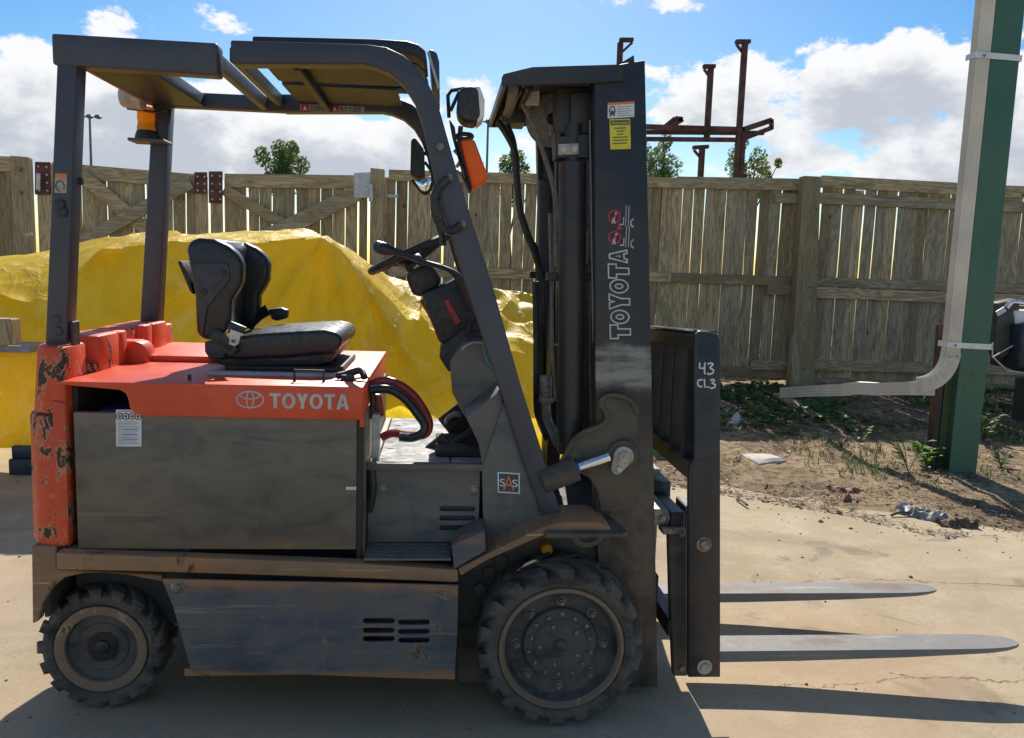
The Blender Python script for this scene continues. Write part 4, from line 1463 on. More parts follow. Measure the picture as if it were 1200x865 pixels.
tri = [(1.118, 0.594), (1.221, 0.644), (1.228, 0.577), (1.128, 0.516)]
MB().prism(tri, -.548, -.41).build('step_riser', M['skirt'], F, .003, 1)
# fender edge rising to the mast
fe = [(1.141, 0.519), (1.223, 0.564), (1.409, 0.659), (1.474, 0.673), (1.578, 0.674), (1.622, 0.657), (1.623, 0.64), (1.47, 0.643), (1.416, 0.634), (1.229, 0.547), (1.15, 0.497)]
MB().prism(fe, -.552, -.36).build('front_fender', M['rail'], F, .003, 1)
fp = [(1.412, 0.701), (1.585, 0.707), (1.626, 0.649), (1.455, 0.643)]
pz = [(1.433, -0.404), (1.622, -0.382), (1.627, -0.57), (1.447, -0.613)]
b = MB().prism([(1.41, -.585), (1.655, -.585), (1.675, -.56), (1.65, -.40), (1.41, -.40)], .632, .648, 'Z')
b.build('foot_plate', M['blackdusty'], F, .003, 2)
q = [(1.501, -0.56, 0.634), (1.516, -0.56, 0.612), (1.546, -0.56, 0.604), (1.576, -0.56, 0.615), (1.589, -0.56, 0.635)]
MB().tube(q, .011, 8, 4).build('tie_down_hook', M['blackdusty'], F)

# --- floor
MB().box((.87, -.39, .795), (1.11, .46, .807)).build('floor_plate', M['alu'], F, .002, 1)
MB().box((1.115, -.39, .795), (1.36, .46, .806)).build('floor_plate', M['alu'], F, .002, 1)
for x, y in ((.90, -.33), (1.09, -.33), (.90, -.12), (1.09, .05), (.90, .3), (1.09, .3)):
    MB().box((x - .012, y - .006, .8075), (x + .012, y + .006, .809)).build('floor_slot', M['ink'], F)
MB().box((.843, -.40, .55), (.868, .45, .81)).build('floor_riser', M['body'], F, .003, 1)
MB().box((1.0, -.33, .3), (1.34, .4, .79)).build('pump_housing', M['chassis'], F)

# --- front cowl and dash
cw1 = [(1.233, 0.544), (1.221, 0.666), (1.214, 0.813), (1.278, 1.031), (1.307, 0.981), (1.374, 0.806), (1.46, 0.632)]
MB().prism(cw1, -.428, -.38).build('cowl_panel', M['cowl'], F, .004, 2)
cw2 = [(1.201, 0.894), (1.158, 0.98), (1.266, 1.069), (1.281, 1.013), (1.217, 0.817)]
MB().prism(cw2, -.42, .40).build('cowl_front', M['cowl'], F, .004, 2)
sq = [(1.267, 0.736), (1.338, 0.732), (1.336, 0.802), (1.265, 0.806)]
# square badge with three letters
q = [(1.267, -0.43, 0.734), (1.34, -0.43, 0.73), (1.265, -0.43, 0.803)]
p, ex, ey = label_on('l', q)
MB().faces(rect_on(p, ex, ey, 0, 0, 1, 1, .0015), BOXF).build('badge', M['white'], F)
p2 = p + Vector((0, -.0015, 0))
MB().faces(rect_on(p2, ex, ey, .06, .06, .94, .94, .0008), BOXF).build('badge_field', M['ink'], F)
p3 = p2 + Vector((0, -.0009, 0))
lettering('badge_letter', 'S', p3 + ex * .10 + ey * .32, ex * .24, ey * .36, M['white'], F, .0006)
lettering('badge_letter', 'S', p3 + ex * .66 + ey * .32, ex * .24, ey * .36, M['white'], F, .0006)
o = lettering('badge_letter', 'A', p3 + ex * .24 + ey * .16 + Vector((0, -.0008, 0)), ex * .52, ey * .68, M['orangeprint'], F, .0008)
dashp = [(1.167, 0.908), (1.083, 1.128), (1.07, 1.197), (1.106, 1.229), (1.204, 1.281), (1.367, 1.071), (1.378, 0.943), (1.231, 0.877)]
d1 = [(1.159, 0.945), (1.115, 1.026), (1.104, 1.131), (1.141, 1.194), (1.187, 1.231), (1.234, 1.244), (1.325, 1), (1.3, 0.846), (1.214, 0.906)]
MB().prism(d1, -.22, .30).build('dash_lower', M['cowl'], F, .012, 2)
d2 = [(1.067, 1.187), (1.016, 1.309), (0.999, 1.363), (1.054, 1.386), (1.123, 1.425), (1.166, 1.411), (1.256, 1.244), (1.205, 1.212), (1.128, 1.195)]
MB().prism(d2, -.10, .16).build('dash_upper', M['plastic'], F, .012, 2)
d3 = [(1.076, 1.341), (1.097, 1.351), (1.145, 1.266), (1.124, 1.253)]
MB().prism(d3, -.108, -.098).build('dash_trim', M['redcable'], F, .003, 1)
d4 = [(1.067, 1.141), (1.073, 1.18), (1.144, 1.239), (1.194, 1.252), (1.234, 1.19), (1.209, 1.164), (1.103, 1.085)]
MB().prism(d4, -.13, .22).build('dash_collar', M['plastic'], F, .008, 2)
# lever boot and levers
q = [(1.199, -0.22, 1.204), (1.185, -0.22, 1.28)]
MB().lathe([(.055, 0), (.05, .012), (.053, .018), (.044, .03), (.047, .036), (.038, .05), (.04, .056), (.03, .07), (.02, .08)], (q[0][0], -.22, q[0][2] + .01), 'Z', 20).build('lever_boot', M['vinyl'], F)
q = [(1.144, -0.22, 1.179), (1.164, -0.22, 1.197), (1.187, -0.22, 1.206), (1.231, -0.22, 1.204)]
MB().tube(q, .004, 6, 3).build('trim_cord', M['zinc'], F)
q = [(1.11, -0.21, 1.097), (1.127, -0.21, 1.148), (1.144, -0.21, 1.178)]
MB().tube(q, .004, 6, 3).build('trim_cord', M['zinc'], F)
q = [(1.216, -0.23, 1.211), (1.22, -0.23, 1.176), (1.233, -0.23, 1.14), (1.254, -0.23, 1.117)]
MB().tube(q, .003, 6, 4).build('loose_wire', M['greenwire'], F)
for dy, k in ((0, 0), (.05, 1), (.10, 2)):
    q = [Vector(v) + Vector((-.01 * k, dy, .004 * k)) for v in [(1.199, -0.22, 1.298), (1.175, -0.22, 1.35), (1.144, -0.22, 1.413), (1.117, -0.22, 1.441), (1.062, -0.22, 1.462), (0.989, -0.22, 1.48), (0.932, -0.22, 1.501), (0.909, -0.22, 1.506)]]
    MB().tube(q, .0085, 8, 4).build('control_lever', M['plastic'], F)
    e0 = Vector(q[-2]); e1 = Vector(q[-1])
    d = (e1 - e0).normalized()
    MB().tube([e0 - d * .01, e0 + d * .02, e1 + d * .005, e1 + d * .03, e1 + d * .05, e1 + d * .058], [.011, .013, .016, .022, .021, .010], 12).build('lever_knob', M['plastic'], F)
# steering column and wheel
q = [(1.148, 0.03, 1.121), (1.107, 0.03, 1.232), (1.031, 0.03, 1.357)]
MB().tube([q[0], q[1], q[2]], .05, 12).build('steering_column', M['plastic'], F)
d5 = [(0.941, 1.418), (0.956, 1.449), (1.005, 1.469), (1.043, 1.455), (1.068, 1.413), (1.056, 1.384), (0.995, 1.349), (0.967, 1.357)]
MB().prism(d5, -.06, .10).build('column_cover', M['plastic'], F, .014, 3)
d6 = [(0.931, 1.458), (0.936, 1.486), (0.964, 1.496), (1.008, 1.485), (1.008, 1.46), (0.953, 1.428)]
MB().prism(d6, -.02, .07).build('column_neck', M['plastic'], F, .01, 3)
wc = Vector((0.953, 0.03, 1.505))
ea = Vector((1.093, 0.03, 1.575)) - wc
eb = Vector((0, 1, 0))
R0 = ea.length
ea.normalize()
wn = ea.cross(eb).normalized()
b = MB()
b.tube([wc + ea * R0 * math.cos(t) + eb * R0 * math.sin(t) for t in [2 * math.pi * k / 40 for k in range(41)]], .0145, 10, caps=False)
b.build('steering_wheel', M['plastic'], F)
hub = wc - wn * .03 if wn.z > 0 else wc + wn * .03
for t in (.4, 2.2, 4.3):
    e = wc + ea * R0 * math.cos(t) + eb * R0 * math.sin(t)
    MB().tube([hub, hub.lerp(e, .5) , e], [.022, .015, .012], 8).build('wheel_spoke', M['plastic'], F)
MB().ball(hub, (.045, .045, .03), 14).build('wheel_hub', M['plastic'], F)
kn = wc + ea * R0 * math.cos(3.6) + eb * R0 * math.sin(3.6)
q = [(0.985, -0.05, 1.463), (0.967, -0.05, 1.441), (0.979, -0.05, 1.417)]
MB().tube(q, .006, 8, 4).build('ignition_key', M['zinc'], F)
q = [(1.106, 0.1, 1.575), (1.087, 0.1, 1.574), (1.065, 0.1, 1.57)]
# grab bar seen past the wheel
MB().tube([(1.124, 0.2, 1.585), (1.091, 0.2, 1.584), (1.068, 0.2, 1.57)], .013, 8, 3).build('far_grab_end', M['plastic'], F)

# --- pedals
q = [(0.965, 0.1, 0.636), (1.043, 0.1, 0.709), (1.101, 0.1, 0.764), (1.209, 0.1, 0.846)]
MB().beam((1.06, -0.1, 0.77), (1.2, -0.1, 0.88), .022, .016, (0, 1, 0)).build('brake_pedal_arm', M['plastic'], F, .004, 1)
MB().beam((1.05, -0.1, 0.773), (1.114, -0.1, 0.828), .09, .018, (0, 1, 0)).build('brake_pedal', M['plastic'], F, .004, 2)
q = [(1.205, 0.05, 0.903), (1.137, 0.05, 0.898), (1.111, 0.05, 0.885)]
MB().tube(q, .012, 8, 3).build('parking_pedal_arm', M['plastic'], F)
q = [(1.095, 0.05, 0.868), (1.105, 0.05, 0.891), (1.13, 0.05, 0.905), (1.156, 0.05, 0.902)]
MB().strap(q, .07, .012, (0, 1, 0)).build('parking_pedal', M['steel'], F, .003, 1)
q = [(1.067, -0.15, 0.76), (1.121, -0.15, 0.792), (1.212, -0.15, 0.809), (1.22, -0.15, 0.756), (1.07, -0.15, 0.745)]
MB().box((1.06, -.25, .808), (1.24, .05, .83)).build('pedal_bracket', M['chassis'], F, .004, 1)
MB().beam((1.10, .16, .82), (1.26, .16, .95), .11, .016, (0, 1, 0)).build('accelerator_pedal', M['plastic'], F, .004, 1)
MB().box((1.21, -.1, .8), (1.26, -.04, 1.0)).build('pedal_post', M['plastic'], F, .004, 1)

# --- cables from the battery
for nm, off, m_ in (('red_cable', 0, 'redcable'), ('black_cable', 1, 'blackcable')):
    if off == 0:
        q = [(0.835, -0.3, 1.06), (0.877, -0.3, 1.078), (0.931, -0.3, 1.067), (0.982, -0.3, 1.031), (1.02, -0.3, 0.979), (1.038, -0.3, 0.933), (1.025, -0.3, 0.897), (0.973, -0.3, 0.893), (0.916, -0.3, 0.899), (0.879, -0.3, 0.883)]
    else:
        q = [(0.847, -0.37, 1.056), (0.891, -0.37, 1.06), (0.926, -0.37, 1.052), (0.966, -0.37, 1.022), (1.002, -0.37, 0.977), (1.023, -0.37, 0.946), (1.02, -0.37, 0.92), (0.987, -0.37, 0.9), (0.942, -0.37, 0.902)]
    MB().tube(q, .0145, 10, 5).build(nm, M[m_], F)
q = [(0.849, 1.034), (0.875, 1.029), (0.887, 0.956), (0.859, 0.95)]
MB().prism(q, -.30, -.24).build('battery_connector', M['redcable'], F, .005, 2)
q = [(0.842, -0.32, 1.063), (0.851, -0.32, 1.011), (0.843, -0.32, 0.954)]
MB().tube(q, .010, 8, 4).build('cable_clamp', M['plastic'], F)
MB().box((.85, -.34, .82), (.875, -.28, .97)).build('cable_bracket', M['zinc'], F, .002, 1)
MB().tube([(.85, -.40, .66), (.86, -.41, .74), (.855, -.405, .80)], .014, 8, 4).build('release_lever', M['plastic'], F)

# --- overhead guard
def band(outer_inner, y0, y1, name, mat, bev=.012):
    return MB().prism(outer_inner, y0, y1).build(name, M[mat], F, bev, 3)


leg = [(0.433, 2.108), (0.833, 2.117), (0.889, 2.112), (0.94, 2.092), (0.981, 2.06), (1.015, 2.016), (1.045, 1.963), (1.078, 1.858), (1.118, 1.731), (1.16, 1.608), (1.239, 1.38), (1.329, 1.096), (1.422, 0.831), (1.479, 0.662), (1.485, 0.642), (1.42, 0.639), (1.383, 0.745), (1.337, 0.859), (1.3, 0.971), (1.276, 1.04), (1.231, 1.163), (1.176, 1.325), (1.118, 1.488), (1.073, 1.626), (1.036, 1.754), (1.016, 1.835), (1.002, 1.893), (0.978, 1.955), (0.946, 2.003), (0.905, 2.036), (0.859, 2.053), (0.821, 2.059), (0.44, 2.041), (0.433, 2.051)]
band(leg, -.445, -.375, 'guard_front_leg', 'guard')
far = [(x, z) for x, z in leg]
band(far, .33, .40, 'guard_front_leg', 'guard')
# far top rail runs the whole length
zt = leg[0][1]
band([(-.07, 2.043), (.45, 2.043), (.45, 2.10), (-.07, 2.10)], .335, .395, 'guard_side_rail', 'guard', .008)
nr = [(-0.062, 2.094), (0.323, 2.107), (0.322, 2.039), (-0.062, 2.038)]
nr = [(-.075, 2.012), (.395, 2.005), (.395, 2.098), (-.075, 2.100)]
band(nr, -.445, -.375, 'guard_side_rail', 'guard', .008)
# rear legs
rl_ = [(-0.063, 2.05), (0.006, 2.044), (-0.057, 1.196), (-0.137, 1.197)]
rn = [(-0.064, 2.046), (-0.007, 2.039), (-0.068, 1.195), (-0.13, 1.199)]
rf = [(-0.064, 2.022), (0, 2.025), (-0.056, 1.196), (-0.128, 1.201)]
band([(rn[0][0], 2.02), (rn[1][0], 2.02), (rn[2][0], 1.17), (rn[3][0], 1.17)], -.44, -.372, 'guard_rear_leg', 'guard', .006)
band([(rf[0][0] + .006, 2.06), (rf[1][0] + .006, 2.06), (rf[2][0], 1.17), (rf[3][0], 1.17)], .34, .41, 'guard_rear_leg', 'guard', .006)
q = [(-0.098, 1.293), (-0.085, 1.293), (-0.087, 1.082), (-0.1, 1.082)]
MB().prism([(-.06, 1.03), (-.048, 1.03), (-.05, 1.26), (-.057, 1.26)], -.43, -.38).build('leg_bracket', M['plastic'], F, .002, 1)
# cross members
MB().box((-.06, -.375, 2.045), (.14, .335, 2.095)).build('guard_rear_plate', M['slat'], F, .006, 2)
MB().box((-.072, -.375, 2.042), (-.058, .335, 2.088)).build('guard_rear_lip', M['rail'], F, .003, 1)
for x0, x1, z0, z1, m_ in ((.352, .380, 2.045, 2.094, 'guard'), (.412, .440, 2.06, 2.105, 'guard'), (.60, .625, 2.046, 2.072, 'slat')):
    MB().box((x0, -.374, z0), (x1, .334, z1)).build('guard_cross_bar', M[m_], F, .004, 1)
# lengthwise roof slats, bent down at the front
top_ = [(0.476, 2.146), (0.846, 2.158), (0.948, 2.157), (0.983, 2.148), (1.005, 2.131), (1.011, 2.1), (1, 2.094), (0.976, 2.114), (0.943, 2.12), (0.846, 2.118), (0.475, 2.106)]
for y in (-.30, -.175, .09, .225):
    MB().prism(top_, y - .052, y + .052).build('roof_slat', M['slat'], F, .005, 2)
MB().box((.50, -.35, 2.075), (.90, -.07, 2.082)).build('roof_liner', M['slat'], F)
MB().box((.50, -.01, 2.075), (.90, .32, 2.082)).build('roof_liner', M['slat'], F)
prof = [(1.011, 2.164), (1.022, 2.167), (1.039, 2.157), (1.048, 2.128), (1.05, 2.06), (1.03, 2.048)]
MB().prism(prof, -.23, .25).build('front_visor', M['guard'], F, .006, 2)
prof = [(1.007, 2.149), (1.015, 2.152), (1.053, 2.038), (1.045, 2.033)]
MB().prism(prof, -.26, -.252).build('visor_edge', M['zinc'], F, .001, 1)
# stickers on the far rail
q = [(0.505, 0.33, 2.047), (0.753, 0.33, 2.049), (0.505, 0.33, 2.073)]
p, ex, ey = label_on('l', q)
MB().faces(rect_on(p, ex, ey, 0, 0, 1, 1, .001), BOXF).build('warning_strip', M['beige'], F)
for a in (.02, .48):
    MB().faces(rect_on(p + Vector((0, -.001, 0)), ex, ey, a, 0, a + .11, 1, .0006), BOXF).build('warning_field', M['redprint'], F)
    vs = [p + Vector((0, -.0018, 0)) + ex * (a + u_) + ey * v_ for u_, v_ in ((.02, .15), (.09, .15), (.055, .85))]
    MB().faces(vs, [(0, 1, 2)]).build('warning_triangle', M['white'], F)
b = MB()
for a0, a1 in ((.16, .44), (.62, .95)):
    for r in (.2, .5, .74):
        for k in range(5):
            s = a0 + (a1 - a0) * k / 5
            b.faces(rect_on(p + Vector((0, -.001, 0)), ex, ey, s, r, s + (a1 - a0) * .16, r + .13, .0005), BOXF)
b.build('warning_text', M['ink'], F)
q = [(0.537, 0.145, 2.052), (0.602, 0.145, 2.053), (0.537, 0.145, 2.082)]
q = [(0.507, 0.32, 2.087), (0.576, 0.32, 2.088), (0.507, 0.32, 2.118)]
p, ex, ey = label_on('l', q)
MB().faces(rect_on(p, ex, ey, 0, 0, 1, 1, .001), BOXF).build('roof_label', M['silver'], F)
b = MB()
for r in (.15, .38, .6, .8):
    b.faces(rect_on(p + Vector((0, -.001, 0)), ex, ey, .08, r, .9, r + .09, .0005), BOXF)
b.build('roof_label_text', M['greyink'], F)
# sticker on the near rear leg
q = [(-0.083, -0.441, 1.644), (-0.049, -0.441, 1.644), (-0.079, -0.441, 1.701)]
p, ex, ey = label_on('l', q)
MB().faces(rect_on(p, ex, ey, 0, 0, 1, 1, .001), BOXF).build('leg_sticker', M['beige'], F)
MB().faces(rect_on(p + Vector((0, -.001, 0)), ex, ey, 0, .78, 1, 1, .0005), BOXF).build('sticker_heading', M['orangeprint'], F)
c = p + ex * .45 + ey * .35
MB().faces(*ring(c, .014, .017, .004, .004, -.4425, 20, -.6, 4.6)).build('sticker_pictogram', M['ink'], F)
p = (-0.068, -0.44, 1.61)
b = MB().cyl((p[0], -.44, p[2]), (p[0], -.452, p[2]), .016, n=12).box((p[0] - .008, -.45, p[2] - .035), (p[0] + .02, -.44, p[2] - .01))
b.build('leg_latch', M['plastic'], F, .003, 1)
p = (-0.043, -0.39, 1.685)
MB().cyl((p[0] - .02, -.39, p[2]), (p[0] + .02, -.39, p[2]), .012, n=8).build('leg_bolt', M['plastic'], F, .002)
for q in [(-0.092, -0.441, 1.265), (-0.088, -0.441, 1.231)]:
    MB().cyl(q, (q[0], q[1] - .004, q[2]), .014, n=12).build('leg_plug', M['guard'], F, .002)
# grab handle on the near front leg
q = [(1.086, -0.46, 1.731), (1.068, -0.46, 1.718), (1.048, -0.46, 1.691), (1.043, -0.46, 1.663), (1.06, -0.46, 1.619), (1.057, -0.46, 1.606), (1.074, -0.46, 1.578), (1.1, -0.46, 1.574), (1.128, -0.46, 1.593)]
MB().tube(q, .0125, 10, 4).build('grab_handle', M['plastic'], F)
q = [(1.061, -0.36, 1.684), (1.042, -0.36, 1.668), (1.043, -0.36, 1.63), (1.057, -0.36, 1.598), (1.068, -0.36, 1.563), (1.072, -0.36, 1.528)]
MB().tube(q, .011, 8, 4).build('grab_handle', M['plastic'], F)
for q in [(1.058, -0.446, 1.824), (1.087, -0.446, 1.733), (1.131, -0.446, 1.594)]:
    MB().cyl(q, (q[0], q[1] - .018, q[2]), .012, n=12).cyl((q[0], q[1] - .018, q[2]), (q[0], q[1] - .022, q[2]), .006, n=8).build('handle_bolt', M['bolt'], F, .001)
# mirrors on the far leg
q = [(0.939, 1.945), (0.949, 1.955), (0.959, 1.952), (0.99, 1.914), (0.995, 1.809), (0.972, 1.798), (0.938, 1.816)]
MB().prism(q, .27, .37).build('mirror', M['plastic'], F, .012, 3)
q = [(0.949, 1.798), (0.989, 1.793), (1.019, 1.817), (1.023, 1.788), (1.013, 1.761), (0.997, 1.747), (0.98, 1.756)]
MB().prism(q, .28, .30).build('round_mirror', M['mirror'], F, .006, 2)
q = [(0.945, 0.29, 1.796), (0.98, 0.29, 1.754), (1.003, 0.29, 1.745), (1.023, 0.29, 1.776), (1.025, 0.29, 1.822), (0.994, 0.29, 1.867)]
MB().tube(q, .006, 8, 3).build('mirror_rim', M['plastic'], F)
MB().tube([(0.99, 0.33, 1.905), (1.027, 0.33, 1.906)], .008, 8).build('mirror_arm', M['plastic'], F)
# headlamp
q = [(1.106, 1.961), (1.111, 2.004), (1.127, 2.018), (1.162, 2.022), (1.173, 2.007), (1.181, 1.933), (1.165, 1.911), (1.129, 1.915), (1.11, 1.935)]
MB().prism(q, -.40, -.27).build('headlamp', M['plastic'], F, .014, 3)
q = [(1.163, 2.025), (1.178, 2.02), (1.193, 1.981), (1.192, 1.928), (1.17, 1.909), (1.17, 1.933), (1.165, 2.001)]
MB().prism(q, -.395, -.275).build('lamp_lens', M['lens'], F, .005, 2)
q = [(1.083, -0.33, 1.934), (1.078, -0.33, 2.002), (1.089, -0.33, 2.018), (1.132, -0.33, 2.026)]
MB().tube(q, .006, 8).build('lamp_guard', M['plastic'], F)
q = [(1.087, -0.37, 1.948), (1.113, -0.37, 2.006), (1.15, -0.37, 2.013)]
MB().tube(q, .006, 8).build('lamp_guard', M['plastic'], F)
MB().tube([(1.121, -0.33, 1.909), (1.119, -0.33, 1.877), (1.117, -0.33, 1.85)], .008, 8).build('lamp_stem', M['plastic'], F)
q = [(1.106, -0.33, 1.877), (1.124, -0.33, 1.885), (1.152, -0.33, 1.884), (1.158, -0.33, 1.876), (1.136, -0.33, 1.87), (1.114, -0.33, 1.872), (1.106, -0.33, 1.877)]
MB().tube(q, .007, 8, 3).build('lamp_bracket', M['plastic'], F)
MB().prism([(1.083, 1.923), (1.102, 1.898), (1.111, 1.841), (1.138, 1.727), (1.094, 1.871)], -.38, -.34).build('lamp_mount', M['plastic'], F, .004, 1)
# turn signal
q = [(1.118, 1.856), (1.163, 1.862), (1.212, 1.744), (1.162, 1.707)]
MB().prism(q, -.40, -.26).build('turn_signal', M['amber'], F, .01, 3)
q = [(1.106, 1.855), (1.118, 1.858), (1.162, 1.704), (1.151, 1.704)]
MB().prism(q, -.40, -.26).build('signal_back', M['plastic'], F, .005, 1)
MB().prism([(1.144, 1.778), (1.194, 1.791), (1.196, 1.788), (1.145, 1.775)], -.402, -.40).build('signal_seam', M['orangeprint'], F)
for q in ([(1.101, -0.35, 1.831), (1.123, -0.35, 1.805), (1.11, -0.35, 1.778)], [(1.11, -0.35, 1.767), (1.133, -0.35, 1.742), (1.147, -0.35, 1.71)]):
    MB().tube(q, .006, 6, 4).build('signal_wire', M['zinc'], F)
MB().tube([(1.109, -0.33, 1.85), (1.117, -0.33, 1.864), (1.141, -0.33, 1.867), (1.147, -0.33, 1.857)], .006, 8).build('signal_bracket', M['plastic'], F)
# rear work lamp, beacon and its shelf on the far rear leg
q = [(-0.137, 0.25, 2.055), (-0.06, 0.25, 2.053)]
MB().cyl(q[0], q[1], .038, .046, n=20).build('rear_lamp', M['beige'], F, .006, 2)
MB().cyl(q[0], Vector(q[0]) + Vector((-.004, 0, 0)), .033, n=20).build('rear_lamp_lens', M['lens'], F, .001)
MB().beam((-0.085, 0.25, 2.061), (-0.047, 0.25, 2.1), .03, .04).build('lamp_hanger', M['rail'], F, .003, 1)
q = [(-0.079, 0.33, 1.911), (-0.078, 0.33, 1.937), (-0.078, 0.33, 1.949), (-0.076, 0.33, 2.026)]
c = Vector(q[0])
MB().box((c.x - .055, c.y - .05, c.z - .012), (c.x + .08, c.y + .05, c.z)).build('beacon_shelf', M['roof'], F, .003, 1)
MB().lathe([(.042, 0), (.042, .012), (.036, .03), (.034, .034), (0, .034)], c + Vector((0, 0, .0005)), 'Z', 24).build('beacon_base', M['plastic'], F)
MB().lathe([(.034, .034), (.034, .05), (.0315, .054), (.0315, .075), (.033, .079), (.032, .11), (.026, .122), (0, .124)], c, 'Z', 24).build('beacon_lens', M['amberlamp'], F)
MB().tube([(-0.138, 0.3, 2.021), (-0.088, 0.3, 2.017), (-0.025, 0.3, 2.011), (0.004, 0.3, 2.018)], .005, 6).build('beacon_guard', M['plastic'], F)
MB().tube([(-0.015, 0.35, 2.033), (-0.042, 0.35, 1.977), (-0.027, 0.35, 1.936), (-0.007, 0.35, 1.962), (0.007, 0.35, 2.034)], .005, 6, 4).build('beacon_wire', M['blackcable'], F)
MB().tube([(-0.056, 0.4, 1.968), (-0.034, 0.4, 1.92), (-0.01, 0.4, 2.003), (-0.002, 0.4, 2.069)], .005, 6, 4).build('beacon_wire', M['blackcable'], F)

# --- seat
bp = [(0.233, 1.49), (0.241, 1.518), (0.272, 1.53), (0.321, 1.529), (0.365, 1.511), (0.4, 1.484), (0.413, 1.45), (0.411, 1.391), (0.396, 1.359), (0.377, 1.328), (0.373, 1.262), (0.362, 1.224), (0.333, 1.198), (0.3, 1.194), (0.272, 1.199), (0.261, 1.222), (0.258, 1.344)]
core = [(0.202, 1.471), (0.214, 1.508), (0.256, 1.521), (0.291, 1.51), (0.309, 1.475), (0.301, 1.353), (0.288, 1.254), (0.275, 1.18), (0.221, 1.172), (0.21, 1.197)]
core = [(0.238, 1.495), (0.247, 1.518), (0.277, 1.53), (0.316, 1.529), (0.337, 1.501), (0.33, 1.389), (0.323, 1.275), (0.317, 1.2), (0.283, 1.196), (0.264, 1.222), (0.258, 1.344)]
MB().prism(core, -.20, .20).build('seat_backrest', M['vinyl'], F, .022, 4)
for s in (-1, 1):
    y0, y1 = (-.245, -.175) if s < 0 else (.175, .245)
    MB().prism(bp, y0, y1).build('seat_wing', M['vinyl'], F, .026, 4)
    sh = [(0.256, 1.445), (0.308, 1.451), (0.366, 1.452), (0.376, 1.424), (0.37, 1.39), (0.331, 1.342), (0.301, 1.301), (0.291, 1.247), (0.285, 1.207), (0.275, 1.224), (0.268, 1.345)]
    MB().prism(sh, -.252 if s < 0 else .242, -.242 if s < 0 else .252).build('seat_side_shell', M['shell'], F, .004, 3)
for p in [(0.292, -0.253, 1.355), (0.356, -0.253, 1.419)]:
    MB().cyl(p, (p[0], p[1] - .004, p[2]), .011, n=14).cyl((p[0], p[1] - .003, p[2]), (p[0], p[1] - .006, p[2]), .006, n=10).build('shell_screw', M['plastic'], F, .001)
bk = [(0.189, 1.449), (0.2, 1.455), (0.224, 1.407), (0.24, 1.341), (0.229, 1.349)]
MB().prism(bk, -.19, -.06).build('seat_back_flap', M['plastic'], F, .004, 2)
cu = [(0.284, 1.155), (0.287, 1.184), (0.343, 1.194), (0.454, 1.209), (0.538, 1.215), (0.623, 1.229), (0.708, 1.246), (0.731, 1.232), (0.736, 1.206), (0.725, 1.177), (0.708, 1.159), (0.538, 1.138), (0.398, 1.129), (0.3, 1.132)]
cu = [(0.295, 1.138), (0.29, 1.178), (0.348, 1.199), (0.454, 1.219), (0.567, 1.229), (0.679, 1.238), (0.719, 1.231), (0.739, 1.209), (0.731, 1.174), (0.708, 1.156), (0.538, 1.138), (0.398, 1.129)]
b = MB().prism(cu, -.235, .235)
b.build('seat_cushion', M['vinyl'], F, .034, 5)
fr = [(0.285, 1.134), (0.338, 1.129), (0.531, 1.136), (0.709, 1.161), (0.721, 1.173), (0.698, 1.125), (0.646, 1.115), (0.338, 1.106), (0.305, 1.117)]
MB().prism(fr, -.21, .21).build('seat_pan', M['plastic'], F, .006, 2)
q = [(0.291, 1.19), (0.35, 1.2), (0.366, 1.163), (0.349, 1.134), (0.304, 1.136), (0.291, 1.156)]
MB().prism(q, -.255, -.235).build('seat_hinge', M['shell'], F, .006, 2)
# belt and buckle
q = [(0.317, -0.262, 1.218), (0.355, -0.262, 1.188), (0.388, -0.262, 1.157)]
MB().strap([Vector(q[0]), Vector(q[1]), Vector(q[2])], .035, .006, (.6, 0, .8)).build('seat_belt', M['vinyl'], F)
q = [(0.31, -0.258, 1.209), (0.344, -0.258, 1.238), (0.377, -0.258, 1.262), (0.424, -0.258, 1.229)]
bl = [(0.312, 1.207), (0.339, 1.236), (0.399, 1.186), (0.377, 1.163)]
MB().prism(bl, -.268, -.258).build('belt_flap', M['vinyl'], F, .004, 2)
bl = [(0.364, 1.239), (0.378, 1.262), (0.432, 1.241), (0.421, 1.223), (0.396, 1.217)]
MB().prism(bl, -.266, -.255).build('belt_flap', M['vinyl'], F, .004, 2)
bl = [(0.38, 1.236), (0.424, 1.221), (0.421, 1.214), (0.413, 1.215), (0.407, 1.187), (0.393, 1.178), (0.374, 1.186), (0.377, 1.198)]
MB().prism(bl, -.274, -.270).build('belt_tongue', M['zinc'], F, .001, 1)
bl = [(0.385, 1.202), (0.397, 1.199), (0.394, 1.19), (0.383, 1.194)]
MB().prism(bl, -.2755, -.274).build('tongue_slot', M['ink'], F)
q = [(0.326, 0.2, 1.206), (0.368, 0.2, 1.25), (0.404, 0.2, 1.274)]
MB().strap([Vector(v) for v in q], .045, .006, (0, .3, 1)).build('seat_belt', M['vinyl'], F)
bl = [(0.407, 1.277), (0.455, 1.284), (0.481, 1.276), (0.478, 1.243), (0.439, 1.232), (0.42, 1.238)]
MB().prism(bl, .185, .225).build('belt_buckle', M['plastic'], F, .005, 2)

